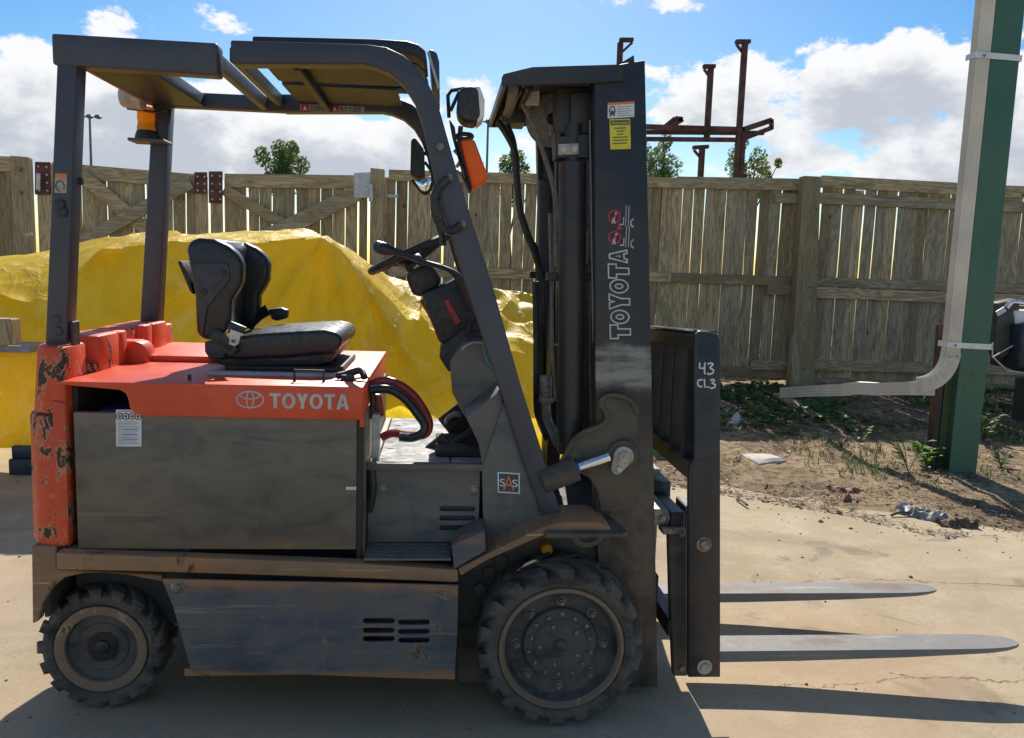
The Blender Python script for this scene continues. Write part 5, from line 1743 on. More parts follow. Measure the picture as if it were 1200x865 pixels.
# --- wheels
def make_wheel(name, c, yo, wd, R, rim, nl, lugw, front):
    """outer face towards -y; c = hub centre at y 0"""
    cx, _, cz_ = c
    yw = yo
    if front:
        disc = [(rim, yw + wd - .02), (rim, yw + .02), (rim + .004, yw + .004), (rim - .006, yw - .002), (rim - .012, yw + .006), (rim - .02, yw + .03), (rim - .028, yw + .043),
                (rim - .06, yw + .05), (.122, yw + .052), (.120, yw + .040), (.1175, yw + .036), (.088, yw + .036), (.085, yw + .032), (.06, yw + .031), (.022, yw + .031), (.018, yw + .02), (.010, yw + .017), (0, yw + .017)]
    else:
        disc = [(rim, yw + wd - .02), (rim, yw + .02), (rim - .004, yw + .006), (rim - .012, yw + .012), (.112, yw + .018), (.108, yw + .024), (.082, yw + .026), (.078, yw + .022), (.07, yw + .022), (.03, yw + .022), (0, yw + .022)]
    mid = Vector((cx, yw + wd / 2, cz_))
    wh = MB().lathe(disc, (cx, 0, cz_), 'Y', 64).build(name, M['rim'], F, 0, smooth=30, origin=mid)
    if front:
        rr = [(rim - .015, yw + .012), (rim - .007, yw - .004), (rim + .003, yw - .001), (rim + .006, yw + .008), (rim + .004, yw + .015)]
    else:
        rr = [(rim - .03, yw + .0115), (rim - .027, yw + .005), (rim - .008, yw + .0), (rim + .002, yw + .002), (rim + .004, yw + .01), (rim + .002, yw + .016)]
    MB().lathe(rr, (cx, 0, cz_), 'Y', 64).build('rim_flange', M['rimrust'], wh, 0, smooth=40)
    # tyre
    r0 = rim + .003
    pr = [(r0, yw + .014), (r0 + .006, yw + .004), (r0 + (R - r0) * .35, yw - .004), (R * .875, yw + .0), (R * .90, yw + .008), (R * .915, yw + .03),
          (R * .915, yw + wd - .03), (R * .90, yw + wd - .008), (R * .875, yw + wd), (r0 + (R - r0) * .35, yw + wd + .002), (r0, yw + wd - .01)]
    b = MB().lathe(pr, (cx, 0, cz_), 'Y', 80)
    for side in (0, 1):
        for k in range(nl):
            th0 = 2 * math.pi * (k + .5 * side) / nl + .13
            st = [(-.004, R * .82, R * .85, lugw * .4, -.02), (-.003, R * .85, R * .935, lugw * .75, .0), (.008, R * .87, R * .985, lugw * .95, .03), (.035, R * .87, R, lugw, .08), (wd * .5, R * .87, R * 1.0, lugw * .8, .30)]
            vs = []
            for dy, ra, rb, w_, sk_ in st:
                y = yw + dy if side == 0 else yw + wd - dy
                for r_, a in ((ra, -w_), (ra, w_), (rb, w_ * .9), (rb, -w_ * .9)):
                    t_ = th0 + sk_ + a
                    vs.append((cx + r_ * math.cos(t_), y, cz_ + r_ * math.sin(t_)))
            n = len(st)
            fs_ = [(i * 4 + j, i * 4 + (j + 1) % 4, i * 4 + 4 + (j + 1) % 4, i * 4 + 4 + j) for i in range(n - 1) for j in range(4)]
            fs_ += [(3, 2, 1, 0), tuple(n * 4 - 4 + j for j in range(4))]
            b.faces(vs, fs_)
    b.build('tyre', M['rubber'], wh, 0, smooth=28)
    if front:
        for k in range(8):
            a = math.pi / 2 + k * math.pi / 4
            x, z = cx + .142 * math.cos(a), cz_ + .142 * math.sin(a)
            b = MB().cyl((x, yw + .051, z), (x, yw + .045, z), .0165, n=16).cyl((x, yw + .045, z), (x, yw + .030, z), .0125, n=6).cyl((x, yw + .03, z), (x, yw + .022, z), .007, n=10)
            b.build('wheel_nut', M['bolt'], wh, .001, 1)
        for k in range(14):
            a = .2 + k * 2 * math.pi / 14
            rr_ = .104 if k % 2 else .098
            x, z = cx + rr_ * math.cos(a), cz_ + rr_ * math.sin(a)
            MB().cyl((x, yw + .037, z), (x, yw + .030, z), .007, n=8).build('hub_bolt', M['bolt'], wh, .001, 1)
        for k in range(5):
            a = .7 + k * 2 * math.pi / 5
            x, z = cx + .066 * math.cos(a), cz_ + .066 * math.sin(a)
            MB().cyl((x, yw + .032, z), (x, yw + .026, z), .008, n=6).build('hub_bolt', M['bolt'], wh, .001, 1)
    else:
        b = MB()
        v = []
        for i in range(36):
            a = 2 * math.pi * i / 36
            r_ = .050 + .012 * mnoise.noise(Vector((math.cos(a) * 3, math.sin(a) * 3, 3)))
            v.append((cx + r_ * math.cos(a), 0, cz_ + r_ * math.sin(a)))
        b.prism([(p_[0], p_[2]) for p_ in v], yw + .0225, yw + .0195)
        b.lathe([(.024, yw + .02), (.022, yw + .014), (.012, yw + .011), (.0001, yw + .011)], (cx, 0, cz_), 'Y', 20)
        b.build('grease_patch', M['blackcable'], wh, 0)
    return wh


def copy_part(o, parent, loc, rz):
    c_ = o.copy()
    COL.objects.link(c_)
    c_.parent = parent
    c_.location = loc
    c_.rotation_euler = (0, 0, rz)
    for ch in o.children:
        d_ = ch.copy()
        COL.objects.link(d_)
        d_.parent = c_
    return c_


fw = make_wheel('front_wheel', (1.475, 0, .267), -.587, .19, .267, .197, 18, .112, True)
rw = make_wheel('rear_wheel', (0, 0, .203), -.43, .15, .203, .142, 17, .115, False)
for w_ in (fw, rw):
    l = w_.location.copy()
    l.y = -l.y
    copy_part(w_, F, l, math.pi)


# --- mast
def mast_mat():
    m_ = M['black'].copy()
    m_.name = 'black mast paint rubbed bare in one band'
    t = NT(m_.node_tree)
    b = t.n['Principled BSDF']
    old = b.inputs['Base Color'].links[0].from_socket
    g = t.put('ShaderNodeNewGeometry').outputs['Position']
    s = t.put('ShaderNodeSeparateXYZ')
    t.l.new(g, s.inputs[0])
    z = t.m('ADD', s.outputs[2], t.m('MULTIPLY', t.m('SUBTRACT', t.noise(g, 5, 5, .6), .5), .16))
    bandm = t.m('MULTIPLY', t.ramp(z, 1.06, 1.10), t.ramp(z, 1.235, 1.20))
    bandm = t.m('MULTIPLY', bandm, t.ramp(t.noise(t.vm('MULTIPLY', g, (1, 1, 4)), 5, 5, .65), .3, .6))
    c1 = t.mix(t.m('MULTIPLY', bandm, .8), old, (.36, .34, .30))
    low = t.m('MULTIPLY', t.ramp(z, 1.02, .80), t.ramp(t.noise(g, 9, 6, .65), .32, .6))
    c2 = t.mix(t.m('MULTIPLY', low, .7), c1, (.15, .12, .085))
    t.l.new(c2, b.inputs['Base Color'])
    return m_


M['mast'] = mast_mat()
ml = [(1.534, 2.093), (1.693, 2.126), (1.812, 0.542), (1.849, 0.031), (1.671, 0.034), (1.612, 0.542), (1.575, 1.235)]
for s in (-1, 1):
    def yy(a, b_):
        return (a, b_) if s < 0 else (-b_, -a)
    MB().prism(ml, *yy(-.40, -.382)).build('mast_rail', M['mast'], F, .003, 2)
    fl = [ml[0], (ml[0][0] + .02, ml[0][1]), (ml[5][0] + .02, ml[5][1]), (ml[4][0] + .02, ml[4][1]), ml[4], ml[5], ml[6]]
    MB().prism(fl, *yy(-.382, -.305)).build('mast_flange', M['black'], F, .003, 1)
    fl = [(ml[1][0] - .02, ml[1][1]), ml[1], ml[2], ml[3], (ml[3][0] - .02, ml[3][1]), (ml[2][0] - .02, ml[2][1])]
    MB().prism(fl, *yy(-.382, -.305)).build('mast_flange', M['black'], F, .003, 1)
    fl = [(ml[0][0] + .03, ml[0][1] - .01), (ml[1][0] - .03, ml[1][1] + .02), (ml[3][0] - .03, ml[3][1] + .03), (ml[5][0] + .03, .25)]
    MB().prism(fl, *yy(-.378, -.30)).build('inner_mast_rail', M['black'], F, .003, 1)
    # lift cylinder behind the rail
    a, b_ = (1.491, -0.3, 1.816), (1.523, -0.3, 0.841)
    a, b_ = Vector(a), Vector(b_)
    a.y = b_.y = -.305 * -s
    MB().cyl(b_, a, .046, n=24).build('lift_cylinder', M['black'], F, .003, 1)
    MB().cyl(a, a + Vector((0, 0, .12)), .028, n=18).build('lift_rod', M['black'], F)
    c = (1.484, -0.28, 1.439)
    cz_ = c[2]
    MB().box((c[0] - .06, -s * .27 - .01, cz_ - .014), (c[0] + .09, -s * .27 + .04, cz_ + .014)).build('cylinder_clamp', M['plastic'], F, .003, 1)
MB().box((1.60, -.30, .30), (1.64, .30, .42)).build('mast_tie', M['black'], F, .004, 1)
MB().box((1.56, -.31, 1.48), (1.585, .31, 1.60)).build('mast_tie', M['black'], F, .004, 1)
for s in (-1, 1):
    a_, b2_ = ml[0], ml[5]
    y0, y1 = ((-.36, -.345) if s < 0 else (.345, .36))
    MB().prism([(a_[0] - .0015, a_[1] - .15), (a_[0], a_[1] - .15), (b2_[0], b2_[1] + .1), (b2_[0] - .0015, b2_[1] + .1)], y0, y1).build('worn_track', M['greyink'], F)
# hose guard plates in the middle of the mast
pl_ = [(1.476, 1.927), (1.599, 1.932), (1.662, 0.784), (1.526, 0.783)]
MB().prism(pl_, .02, .05).build('mast_plate', M['black'], F, .003, 1)
pl_ = [(1.434, 2.024), (1.51, 2.027), (1.561, 0.695), (1.532, 0.695), (1.486, 1.165)]
MB().prism(pl_, .30, .36).build('far_channel', M['black'], F, .003, 1)
MB().box((1.50, .1, .55), (1.55, .30, 1.95)).build('far_channel', M['black'], F, .004, 1)
# top tie beam bowed back towards the driver
tb = [(1.625, 2.108), (1.338, 2.085), (1.248, 2.06), (1.243, 2.047), (1.244, 2.024), (1.276, 2.025), (1.517, 2.045), (1.627, 2.058)]
MB().prism(tb, -.41, -.396).build('top_tie', M['black'], F, .003, 1)
MB().prism(tb, .36, .375).build('top_tie', M['black'], F, .003, 1)
x0 = tb[2][0]
zt_, zb_ = tb[2][1], tb[4][1]
MB().box((x0, -.397, zb_), (x0 + .012, .362, zt_)).build('top_tie_back', M['roof'], F, .003, 1)
MB().prism([(tb[1][0], tb[1][1] - .003), (tb[2][0] + .004, zt_ - .004), (tb[2][0] + .004, zt_ - .016), (tb[1][0], tb[1][1] - .015)], -.395, .36).build('top_tie_cover', M['black'], F, .002, 1)
MB().prism([(tb[0][0], tb[0][1] - .003), (tb[1][0] + .002, tb[1][1] - .004), (tb[1][0] + .002, tb[1][1] - .016), (tb[0][0], tb[0][1] - .015)], -.395, .36).build('top_tie_cover', M['black'], F, .002, 1)
MB().tube([(x0 + .04, -.3, zb_ + .01), (x0 + .05, 0, zb_ + .0), (x0 + .04, .33, zb_ + .01)], .018, 10, 5).build('cross_hose', M['hose'], F)
MB().tube([(x0 + .09, -.34, zb_ + .02), (x0 + .09, .34, zb_ + .02)], .014, 10).build('cross_hose', M['blackcable'], F)
MB().box((x0 + .03, .05, zb_ - .03), (x0 + .12, .2, zb_ + .03)).build('hose_bracket', M['roof'], F, .004, 1)
# pulley and cylinder head
c = (1.45, -0.05, 1.99)
e = (1.359, -0.05, 1.986)
r = c[0] - e[0]
MB().lathe([(r * .25, -.03), (r * .95, -.028), (r, -.024), (r, -.016), (r * .82, -.006), (r * .82, .006), (r, .016), (r, .024), (r * .95, .028), (r * .25, .03)], (c[0], -.05, c[2]), 'Y', 40).build('hose_pulley', M['hose'], F, smooth=40)
hd = [(1.428, 2.055), (1.542, 2.066), (1.557, 1.907), (1.448, 1.902), (1.433, 1.943)]
MB().prism(hd, -.29, -.2).build('cylinder_head', M['black'], F, .012, 3)
hd = [(1.474, 2.033), (1.541, 2.041), (1.547, 1.906), (1.479, 1.903)]
MB().prism(hd, -.315, -.285).build('cylinder_head', M['black'], F, .006, 2)
hd = [(1.42, 1.947), (1.493, 1.947), (1.492, 1.913), (1.425, 1.907)]
MB().prism(hd, -.21, -.2).build('chain_anchor', M['bolt'], F, .002, 1)
hd = [(1.426, 1.89), (1.553, 1.906), (1.556, 1.835), (1.573, 1.83), (1.432, 1.822)]
MB().prism(hd, -.33, -.24).build('cross_head', M['black'], F, .005, 1)
hd = [(1.436, 1.866), (1.503, 1.872), (1.505, 1.837), (1.438, 1.831)]
MB().prism(hd, -.34, -.332).build('bolt_plate', M['beige'], F, .002, 1)
for p in [(1.453, -0.341, 1.849), (1.489, -0.341, 1.853)]:
    MB().cyl(p, (p[0], p[1] - .006, p[2]), .011, n=16).cyl((p[0], p[1] - .006, p[2]), (p[0], p[1] - .01, p[2]), .007, n=6).build('plate_bolt', M['zinc'], F, .001)
MB().box(*(lambda q: ((q[0] - .03, -.12, q[2] - .03), (q[0] + .03, -.11, q[2] + .035)))((1.364, -0.12, 2.055))).build('top_clip', M['whiteband'], F, .004, 1)
# chains
for px_, yv in ((678, -.27), (691, -.29)):
    ta, bb = ((1.516, -0.27, 1.829), (1.56, -0.27, 0.91)) if px_ == 678 else ((1.55, -0.29, 1.828), (1.595, -0.29, 0.93))
    ta, bb = Vector(ta), Vector(bb)
    b = MB()
    n = 62
    for k in range(n):
        p = ta.lerp(bb, (k + .5) / n)
        h = .0095 if k % 2 else .007
        b.box((p.x - h * .6, p.y - .004, p.z - .0085), (p.x + h * .6, p.y + .004, p.z + .0085))
    o = b.build('lift_chain', M['bolt'], F, smooth=0)
# hoses
q = [(1.335, -0.12, 2.028), (1.367, -0.12, 1.977), (1.406, -0.12, 1.887), (1.446, -0.12, 1.777), (1.464, -0.12, 1.69), (1.477, -0.12, 1.511), (1.495, -0.12, 1.361), (1.523, -0.12, 1.223), (1.519, -0.12, 1.146), (1.511, -0.12, 0.895), (1.511, -0.12, 0.809)]
MB().tube(q, .0085, 8, 4).build('grey_hose', M['hose'], F)
q = [(1.262, 0.05, 1.996), (1.298, 0.05, 1.948), (1.328, 0.05, 1.889), (1.34, 0.05, 1.79), (1.354, 0.05, 1.682), (1.385, 0.05, 1.589), (1.42, 0.05, 1.511), (1.44, 0.05, 1.416), (1.448, 0.05, 1.19), (1.453, 0.05, 0.96)]
MB().tube(q, .0125, 8, 4).build('black_hose', M['blackcable'], F)
q = [(1.288, 0.12, 2.015), (1.322, 0.12, 1.954), (1.337, 0.12, 1.886), (1.347, 0.12, 1.782), (1.367, 0.12, 1.671), (1.403, 0.12, 1.576), (1.435, 0.12, 1.496), (1.469, 0.12, 1.117), (1.476, 0.12, 0.915)]
MB().tube(q, .011, 8, 4).build('black_hose', M['blackcable'], F)
q = [(1.443, -0.2, 1.093), (1.446, -0.2, 1.017)]
MB().cyl(q[0], q[1], .022, n=14).cyl(q[1], Vector(q[1]) + Vector((0, 0, -.02)), .027, n=6).build('hose_fitting', M['bolt'], F, .002)
q = [(1.446, -0.2, 1.002), (1.452, -0.2, 0.941), (1.475, -0.2, 0.892), (1.495, -0.2, 0.843)]
MB().tube(q, .017, 10, 4).build('steel_pipe', M['hose'], F)
q = [(1.404, -0.12, 1.419), (1.415, -0.12, 1.205), (1.423, -0.12, 0.988), (1.434, -0.12, 0.925), (1.468, -0.12, 0.847)]
MB().tube(q, .013, 8, 4).build('black_hose', M['blackcable'], F)
q = [(1.434, -0.2, 1.654), (1.449, -0.2, 1.422), (1.46, -0.2, 1.214), (1.477, -0.2, 1.002)]
MB().tube(q, .006, 8, 4).build('thin_pipe', M['hose'], F)
q = [(1.477, -0.14, 1.196), (1.508, -0.14, 1.197), (1.557, -0.14, 1.201)]
MB().tube(q, .004, 6, 3).build('cable_tie', M['zinc'], F)
q = [(1.424, -0.25, 1.436), (1.459, -0.25, 1.44), (1.483, -0.25, 1.438)]
MB().tube(q, .012, 8).build('pipe_clip', M['hose'], F, .002)
# lower bracket, tilt cylinder
bk = [(1.474, 0.824), (1.503, 0.888), (1.524, 0.92), (1.563, 0.943), (1.597, 0.955), (1.621, 0.978), (1.614, 1.007), (1.599, 1.029), (1.604, 1.049), (1.631, 1.061), (1.672, 1.056), (1.704, 1.037), (1.723, 1), (1.734, 0.899), (1.739, 0.748), (1.726, 0.666), (1.615, 0.665), (1.601, 0.738), (1.57, 0.782)]
MB().prism(bk, -.418, -.398).build('tilt_bracket', M['blackdusty'], F, .006, 2)
q = [(1.473, -0.42, 0.831), (1.502, -0.42, 0.889), (1.523, -0.42, 0.921), (1.562, -0.42, 0.944), (1.596, -0.42, 0.956), (1.62, -0.42, 0.979), (1.613, -0.42, 1.007), (1.598, -0.42, 1.03), (1.603, -0.42, 1.05), (1.63, -0.42, 1.062), (1.67, -0.42, 1.057), (1.703, -0.42, 1.037), (1.722, -0.42, 1.001)]
MB().tube(q, .008, 8, 3).build('bracket_bead', M['blackdusty'], F)
a, b_ = Vector((1.413, -0.44, 0.773)), Vector((1.524, -0.44, 0.819))
MB().cyl(a, b_, .040, n=22).build('tilt_cylinder', M['blackdusty'], F, .004, 2)
b2, c2 = Vector((1.521, -0.44, 0.819)), Vector((1.63, -0.44, 0.861))
MB().cyl(b2, c2, .0175, n=18).build('tilt_rod', M['chrome'], F)
MB().cyl(b2, b2.lerp(c2, .1), .021, n=18).build('rod_seal', M['blueprint'], F)
c = Vector((1.677, -0.445, 0.862))
e = Vector((1.657, -0.445, 0.821))
R1, R2 = .034, .020
b = MB()
out_ = [(c.x + R1 * math.cos(a), c.z + R1 * math.sin(a)) for a in [-.45 + k * 3.6 / 12 for k in range(13)]]
out_ += [(e.x + R2 * math.cos(a), e.z + R2 * math.sin(a)) for a in [3.2 + k * 2.7 / 6 for k in range(7)]]
b.prism(out_, -.449, -.436).build('pin_plate', M['beige'], F, .003, 2)
MB().cyl((c.x, -.449, c.z), (c.x, -.462, c.z), .021, n=6).cyl((c.x, -.462, c.z), (c.x, -.466, c.z), .008, n=10).build('pin_nut', M['beige'], F, .002, 1)
MB().cyl((e.x + .006, -.449, e.z), (e.x + .006, -.458, e.z), .010, n=12).build('pin_screw', M['zinc'], F, .002, 1)
MB().cyl((c.x, -.39, c.z), (c.x, -.436, c.z), .03, n=18).build('pivot_pin', M['blackdusty'], F)
MB().cyl((c.x, -.4345, c.z), (c.x, -.40, c.z), .052, n=22).build('pivot_boss', M['blackdusty'], F, .004)
# prints on the mast
YM = -.4012
q = [(1.688, -0.401, 1.249), (1.666, -0.401, 1.536), (1.626, -0.401, 1.248)]
p, ex, ey = Vector(q[0]), Vector(q[1]) - Vector(q[0]), Vector(q[2]) - Vector(q[0])


def outline_word(word, p, ex, ey, wd, mat):
    """outlined block capitals: T O Y A as closed ribbons"""
    sw = .34
    shapes = {'T': [[(0, 1), (1, 1), (1, 1 - sw), (.5 + sw * .55, 1 - sw), (.5 + sw * .55, 0), (.5 - sw * .55, 0), (.5 - sw * .55, 1 - sw), (0, 1 - sw)]],
              'O': [[(.5 + .5 * math.cos(a), .5 + .52 * math.sin(a)) for a in [2 * math.pi * k / 28 for k in range(28)]], [(.5 + .2 * math.cos(a), .5 + .24 * math.sin(a)) for a in [2 * math.pi * k / 20 for k in range(20)]]],
              'Y': [[(0, 1), (.36, 1), (.5, .68), (.64, 1), (1, 1), (.5 + sw * .55, .42), (.5 + sw * .55, 0), (.5 - sw * .55, 0), (.5 - sw * .55, .42)]],
              'A': [[(0, 0), (.34, 0), (.38, .16), (.62, .16), (.66, 0), (1, 0), (.68, 1), (.32, 1)], [(.42, .38), (.58, .38), (.5, .68)]]}
    wds = {'T': .95, 'O': 1.15, 'Y': 1.0, 'A': 1.1}
    tot = sum(wds[c_] for c_ in word) + .12 * (len(word) - 1)
    u, v = ex.normalized(), ey.normalized()
    H = ey.length
    k = ex.length / tot
    nrm = u.cross(v).normalized()
    b = MB()
    x = 0
    for ch in word:
        for poly in shapes[ch]:
            P = [Vector((x + a * wds[ch] * k, c_ * H, 0)) for a, c_ in poly]
            m_ = len(P)
            ctr = sum(P, Vector()) / m_
            inn = []
            for i in range(m_):
                d0_ = (P[i] - P[i - 1]).normalized()
                d1_ = (P[(i + 1) % m_] - P[i]).normalized()
                n0, n1 = Vector((-d0_.y, d0_.x, 0)), Vector((-d1_.y, d1_.x, 0))
                bis = (n0 + n1)
                if bis.length < 1e-3:
                    bis = n0
                bis.normalize()
                inn.append(P[i] + bis * wd / max(.45, bis.dot(n0)))
            W3 = [p + u * q_.x + v * q_.y + nrm * .0009 for q_ in P + inn]
            b.faces(W3, [(i, (i + 1) % m_, m_ + (i + 1) % m_, m_ + i) for i in range(m_)])
        x += (wds[ch] + .12) * k
    return b.build('mast_lettering', mat, F, smooth=0)


outline_word('TOYOTA', p, ex, ey, .0048, M['silver'])
# pictograms above the lettering
for cy_, in ((254,), (278.5,)):
    c = Vector((1.618, -0.402, 1.638)) if cy_ == 254 else Vector((1.622, -0.402, 1.572))
    MB().faces(*ring(c, .0215, .0215, .005, .005, c.y, 24)).build('no_standing_sign', M['redprint'], F, smooth=0)
    b = MB().beam(c + Vector((-.013, -.0012, -.013)), c + Vector((.013, -.0012, .013)), .005, .001, (0, 1, 0))
    b.build('no_standing_bar', M['redprint'], F)
    b = MB().ball(c + Vector((.005, -.0005, .010)), (.004, .0008, .004), 8).beam(c + Vector((.004, -.0006, .006)), c + Vector((-.002, -.0006, -.006)), .006, .0008, (0, 1, 0))
    b.beam(c + Vector((-.002, -.0006, -.006)), c + Vector((-.006, -.0006, -.022)), .003, .0008, (0, 1, 0)).beam(c + Vector((-.001, -.0007, -.006)), c + Vector((.003, -.0007, -.022)), .003, .0008, (0, 1, 0))
    b.build('no_standing_figure', M['sticker'], F)
    b = MB()
    x1, z1 = c.x + .030, c.z
    b.box((x1 + .006, c.y - .0006, z1 - .030), (x1 + .0085, c.y + .0006, z1 + .036)).box((x1 + .015, c.y - .0006, z1 - .030), (x1 + .0175, c.y + .0006, z1 + .036))
    b.box((x1 - .012, c.y - .0006, z1 - .026), (x1 + .002, c.y + .0006, z1 - .022)).box((x1 - .001, c.y - .0007, z1 - .026), (x1 + .002, c.y + .0005, z1 + .0))
    b.build('truck_pictogram', M['silver'], F)
    MB().faces(*ring(Vector((x1 + .034, 0, z1 - .018)), .013, .015, .006, .006, c.y, 16, math.pi * .5, math.pi * 1.5)).build('truck_wheel_mark', M['beige'], F, smooth=0)
c = Vector((1.636, -0.402, 1.606))
MB().faces([c + Vector((-.01, 0, -.008)), c + Vector((.01, 0, -.008)), c + Vector((0, 0, .01))], [(0, 1, 2)]).build('warning_mark', M['redprint'], F)
# stickers
q = [(1.582, -0.401, 1.942), (1.667, -0.401, 1.951), (1.58, -0.401, 1.99)]
p, ex, ey = label_on('l', q)
MB().faces(rect_on(p, ex, ey, 0, 0, 1, 1, .001), BOXF).build('mast_label', M['sticker'], F)
p2 = p + Vector((0, -.001, 0))
MB().faces(rect_on(p2, ex, ey, 0, .84, 1, 1, .0006), BOXF).build('label_heading', M['orangeprint'], F)
b = MB()
for k in range(5):
    b.faces(rect_on(p2, ex, ey, .36, .1 + .14 * k, .95 - .12 * (k % 2), .16 + .14 * k, .0004), BOXF)
b.build('label_text', M['greyink'], F)
c = p2 + ex * .17 + ey * .38
b = MB().faces(*ring(c, .011, .02, .004, .004, c.y - .0006, 20, 0, math.pi)).faces(rect_on(p2, ex, ey, .08, .12, .13, .42, .0005), BOXF).faces(rect_on(p2, ex, ey, .22, .12, .27, .42, .0005), BOXF)
b.ball(c + Vector((0, -.0005, -.002)), (.006, .001, .008), 8)
b.build('label_pictogram', M['ink'], F)
q = [(1.595, -0.401, 1.847), (1.661, -0.401, 1.852), (1.588, -0.401, 1.94)]
p, ex, ey = label_on('l', q)
MB().faces(rect_on(p, ex, ey, 0, 0, 1, 1, .001), BOXF).build('attention_sticker', M['yellowsticker'], F)
p2 = p + Vector((0, -.001, 0))
MB().faces(rect_on(p2, ex, ey, .04, .80, .96, .96, .0004), BOXF).build('sticker_heading', M['ink'], F)
lettering('sticker_title', 'Attention', p2 + ex * .1 + ey * .83 + Vector((0, -.0005, 0)), ex * .8, ey * .10, M['yellowsticker'], F, .0004)
b = MB()
for k, (a, d) in enumerate(((.22, .8), (.3, .7), (.35, .65), (.12, .88), (.12, .88), (.12, .82))):
    yy_ = .68 - .1 * k
    b.faces(rect_on(p2, ex, ey, a, yy_, d, yy_ + .035, .0004), BOXF)
b.build('sticker_text', M['ink'], F)

# hand painted numbers on the backrest plate
def hand(strokes):
    b = MB()
    for st in strokes:
        b.tube([(x, -.5072, z) for x, z in st], .0028, 6, 4 if len(st) > 3 else 0)
    b.build('painted_number', M['white'], F)


hand([[(1.893, 1.185), (1.893, 1.167), (1.911, 1.167)], [(1.91, 1.186), (1.909, 1.166), (1.912, 1.148)]])
hand([[(1.918, 1.18), (1.929, 1.184), (1.936, 1.179), (1.927, 1.169), (1.939, 1.162), (1.937, 1.153), (1.926, 1.148), (1.919, 1.152)]])
hand([[(1.905, 1.13), (1.894, 1.129), (1.89, 1.119), (1.895, 1.109), (1.906, 1.108)]])
hand([[(1.911, 1.133), (1.914, 1.107), (1.928, 1.107)]])
hand([[(1.93, 1.128), (1.938, 1.132), (1.944, 1.128), (1.937, 1.12), (1.947, 1.116), (1.947, 1.108), (1.937, 1.103), (1.931, 1.106)]])

# --- carriage, load backrest and forks
YS = -.50
sp_ = [(1.872, 1.252), (1.873, 1.273), (1.886, 1.286), (1.922, 1.283), (1.945, 1.278), (1.956, 1.259), (2.03, 0.123), (1.919, 0.124), (1.879, 0.807), (1.882, 0.85), (1.895, 0.87)]
MB().prism(sp_, -.506, -.486).build('backrest_side_plate', M['black'], F, .004, 2)
MB().prism(sp_, .486, .506).build('backrest_side_plate', M['black'], F, .004, 2)
q = [(1.897, 0.696), (1.889, 0.838), (1.893, 0.86), (1.906, 0.87), (1.937, 0.869), (1.952, 0.855), (1.957, 0.833), (1.963, 0.682)]
MB().prism(q, -.5075, -.505).build('side_plate_pad', M['black'], F, .001, 1)
zt_ = 1.286
M['gloss'] = simple('glossy black enamel', (.03, .03, .034), .16, 0, .1, 0, 20, .8)
MB().prism([(-.484, zt_ - .012), (.484, 1.222), (.484, 1.234), (-.484, zt_)], 1.872, 1.955, 'X').build('backrest_top', M['gloss'], F, .003, 1)
MB().prism([(-.484, zt_ - .06), (.484, 1.175), (.484, 1.221), (-.484, zt_ - .013)], 1.872, 1.884, 'X').build('backrest_top', M['black'], F, .003, 1)
for k in range(7):
    y = -.42 + .14 * k
    MB().box((1.875, y - .008, .86 - .02 * (k % 2)), (1.945, y + .008, zt_ - .014 - .052 * (y + .484) / .968)).build('backrest_bar', M['black'], F, .002, 1)
MB().box((1.88, -.484, .80), (1.94, .484, .86)).build('backrest_lower_bar', M['black'], F, .003, 1)
for p in [(1.944, -0.508, 0.586), (1.973, -0.508, 0.161)]:
    MB().cyl((p[0], -.506, p[2]), (p[0], -.5085, p[2]), .026, n=18).cyl((p[0], -.508, p[2]), (p[0], -.518, p[2]), .016, n=8).build('side_plate_bolt', M['beige'] if p[2] < .3 else M['bolt'], F, .002, 1)
for z0, z1, x0, x1 in ((.60, .66, 1.86, 1.90), (.22, .28, 1.87, 1.91)):
    MB().box((x0, -.40, z0), (x1 + .01, .40, z1)).build('carriage_bar', M['black'], F, .004, 1)
q = [(1.877, 0.644), (1.921, 0.65), (1.924, 0.614), (1.885, 0.607)]
b = MB().prism([(1.80, .615), (1.85, .615), (1.86, .64), (1.85, .672), (1.80, .672)], -.40, .40)
b.build('shifter_bar', M['bolt'], F, .005, 2)
MB().cyl((1.83, -.40, .64), (1.83, -.408, .64), .012, n=12).build('shifter_pin', M['bolt'], F)
MB().box((1.855, -.15, .57), (1.93, .0, .70)).build('fork_hook', M['black'], F, .008, 2)
MB().box((1.855, .25, .57), (1.93, .38, .70)).build('fork_hook', M['black'], F, .008, 2)
q = [(1.853, 0.599), (1.915, 0.599), (1.95, 0.074), (1.901, 0.075), (1.873, 0.36)]
MB().prism(q, -.405, -.37).build('carriage_side', M['blackdusty'], F, .004, 1)
q = [(1.826, 0.614), (1.906, 0.612), (1.907, 0.588), (1.83, 0.588)]
MB().prism(q, -.42, -.36).build('carriage_cap', M['bolt'], F, .004, 1)
MB().prism(q, .36, .42).build('carriage_cap', M['bolt'], F, .004, 1)
q = [(1.853, 0.599), (1.915, 0.599), (1.95, 0.074), (1.901, 0.075), (1.873, 0.36)]
MB().prism(q, .37, .405).build('carriage_side', M['blackdusty'], F, .004, 1)
for p in [(1.902, -0.407, 0.587), (1.93, -0.407, 0.106)]:
    MB().cyl(p, (p[0], p[1] - .006, p[2]), .010, n=10).build('carriage_bolt', M['bolt'], F)
MB().box((1.80, -.30, .14), (1.86, .30, .40)).build('carriage_plate', M['blackdusty'], F, .006, 1)
MB().tube([(1.83, -.3, .60), (1.81, -.15, .56), (1.84, .05, .57), (1.83, .25, .60)], .012, 8, 5).build('shifter_hose', M['zinc'], F)
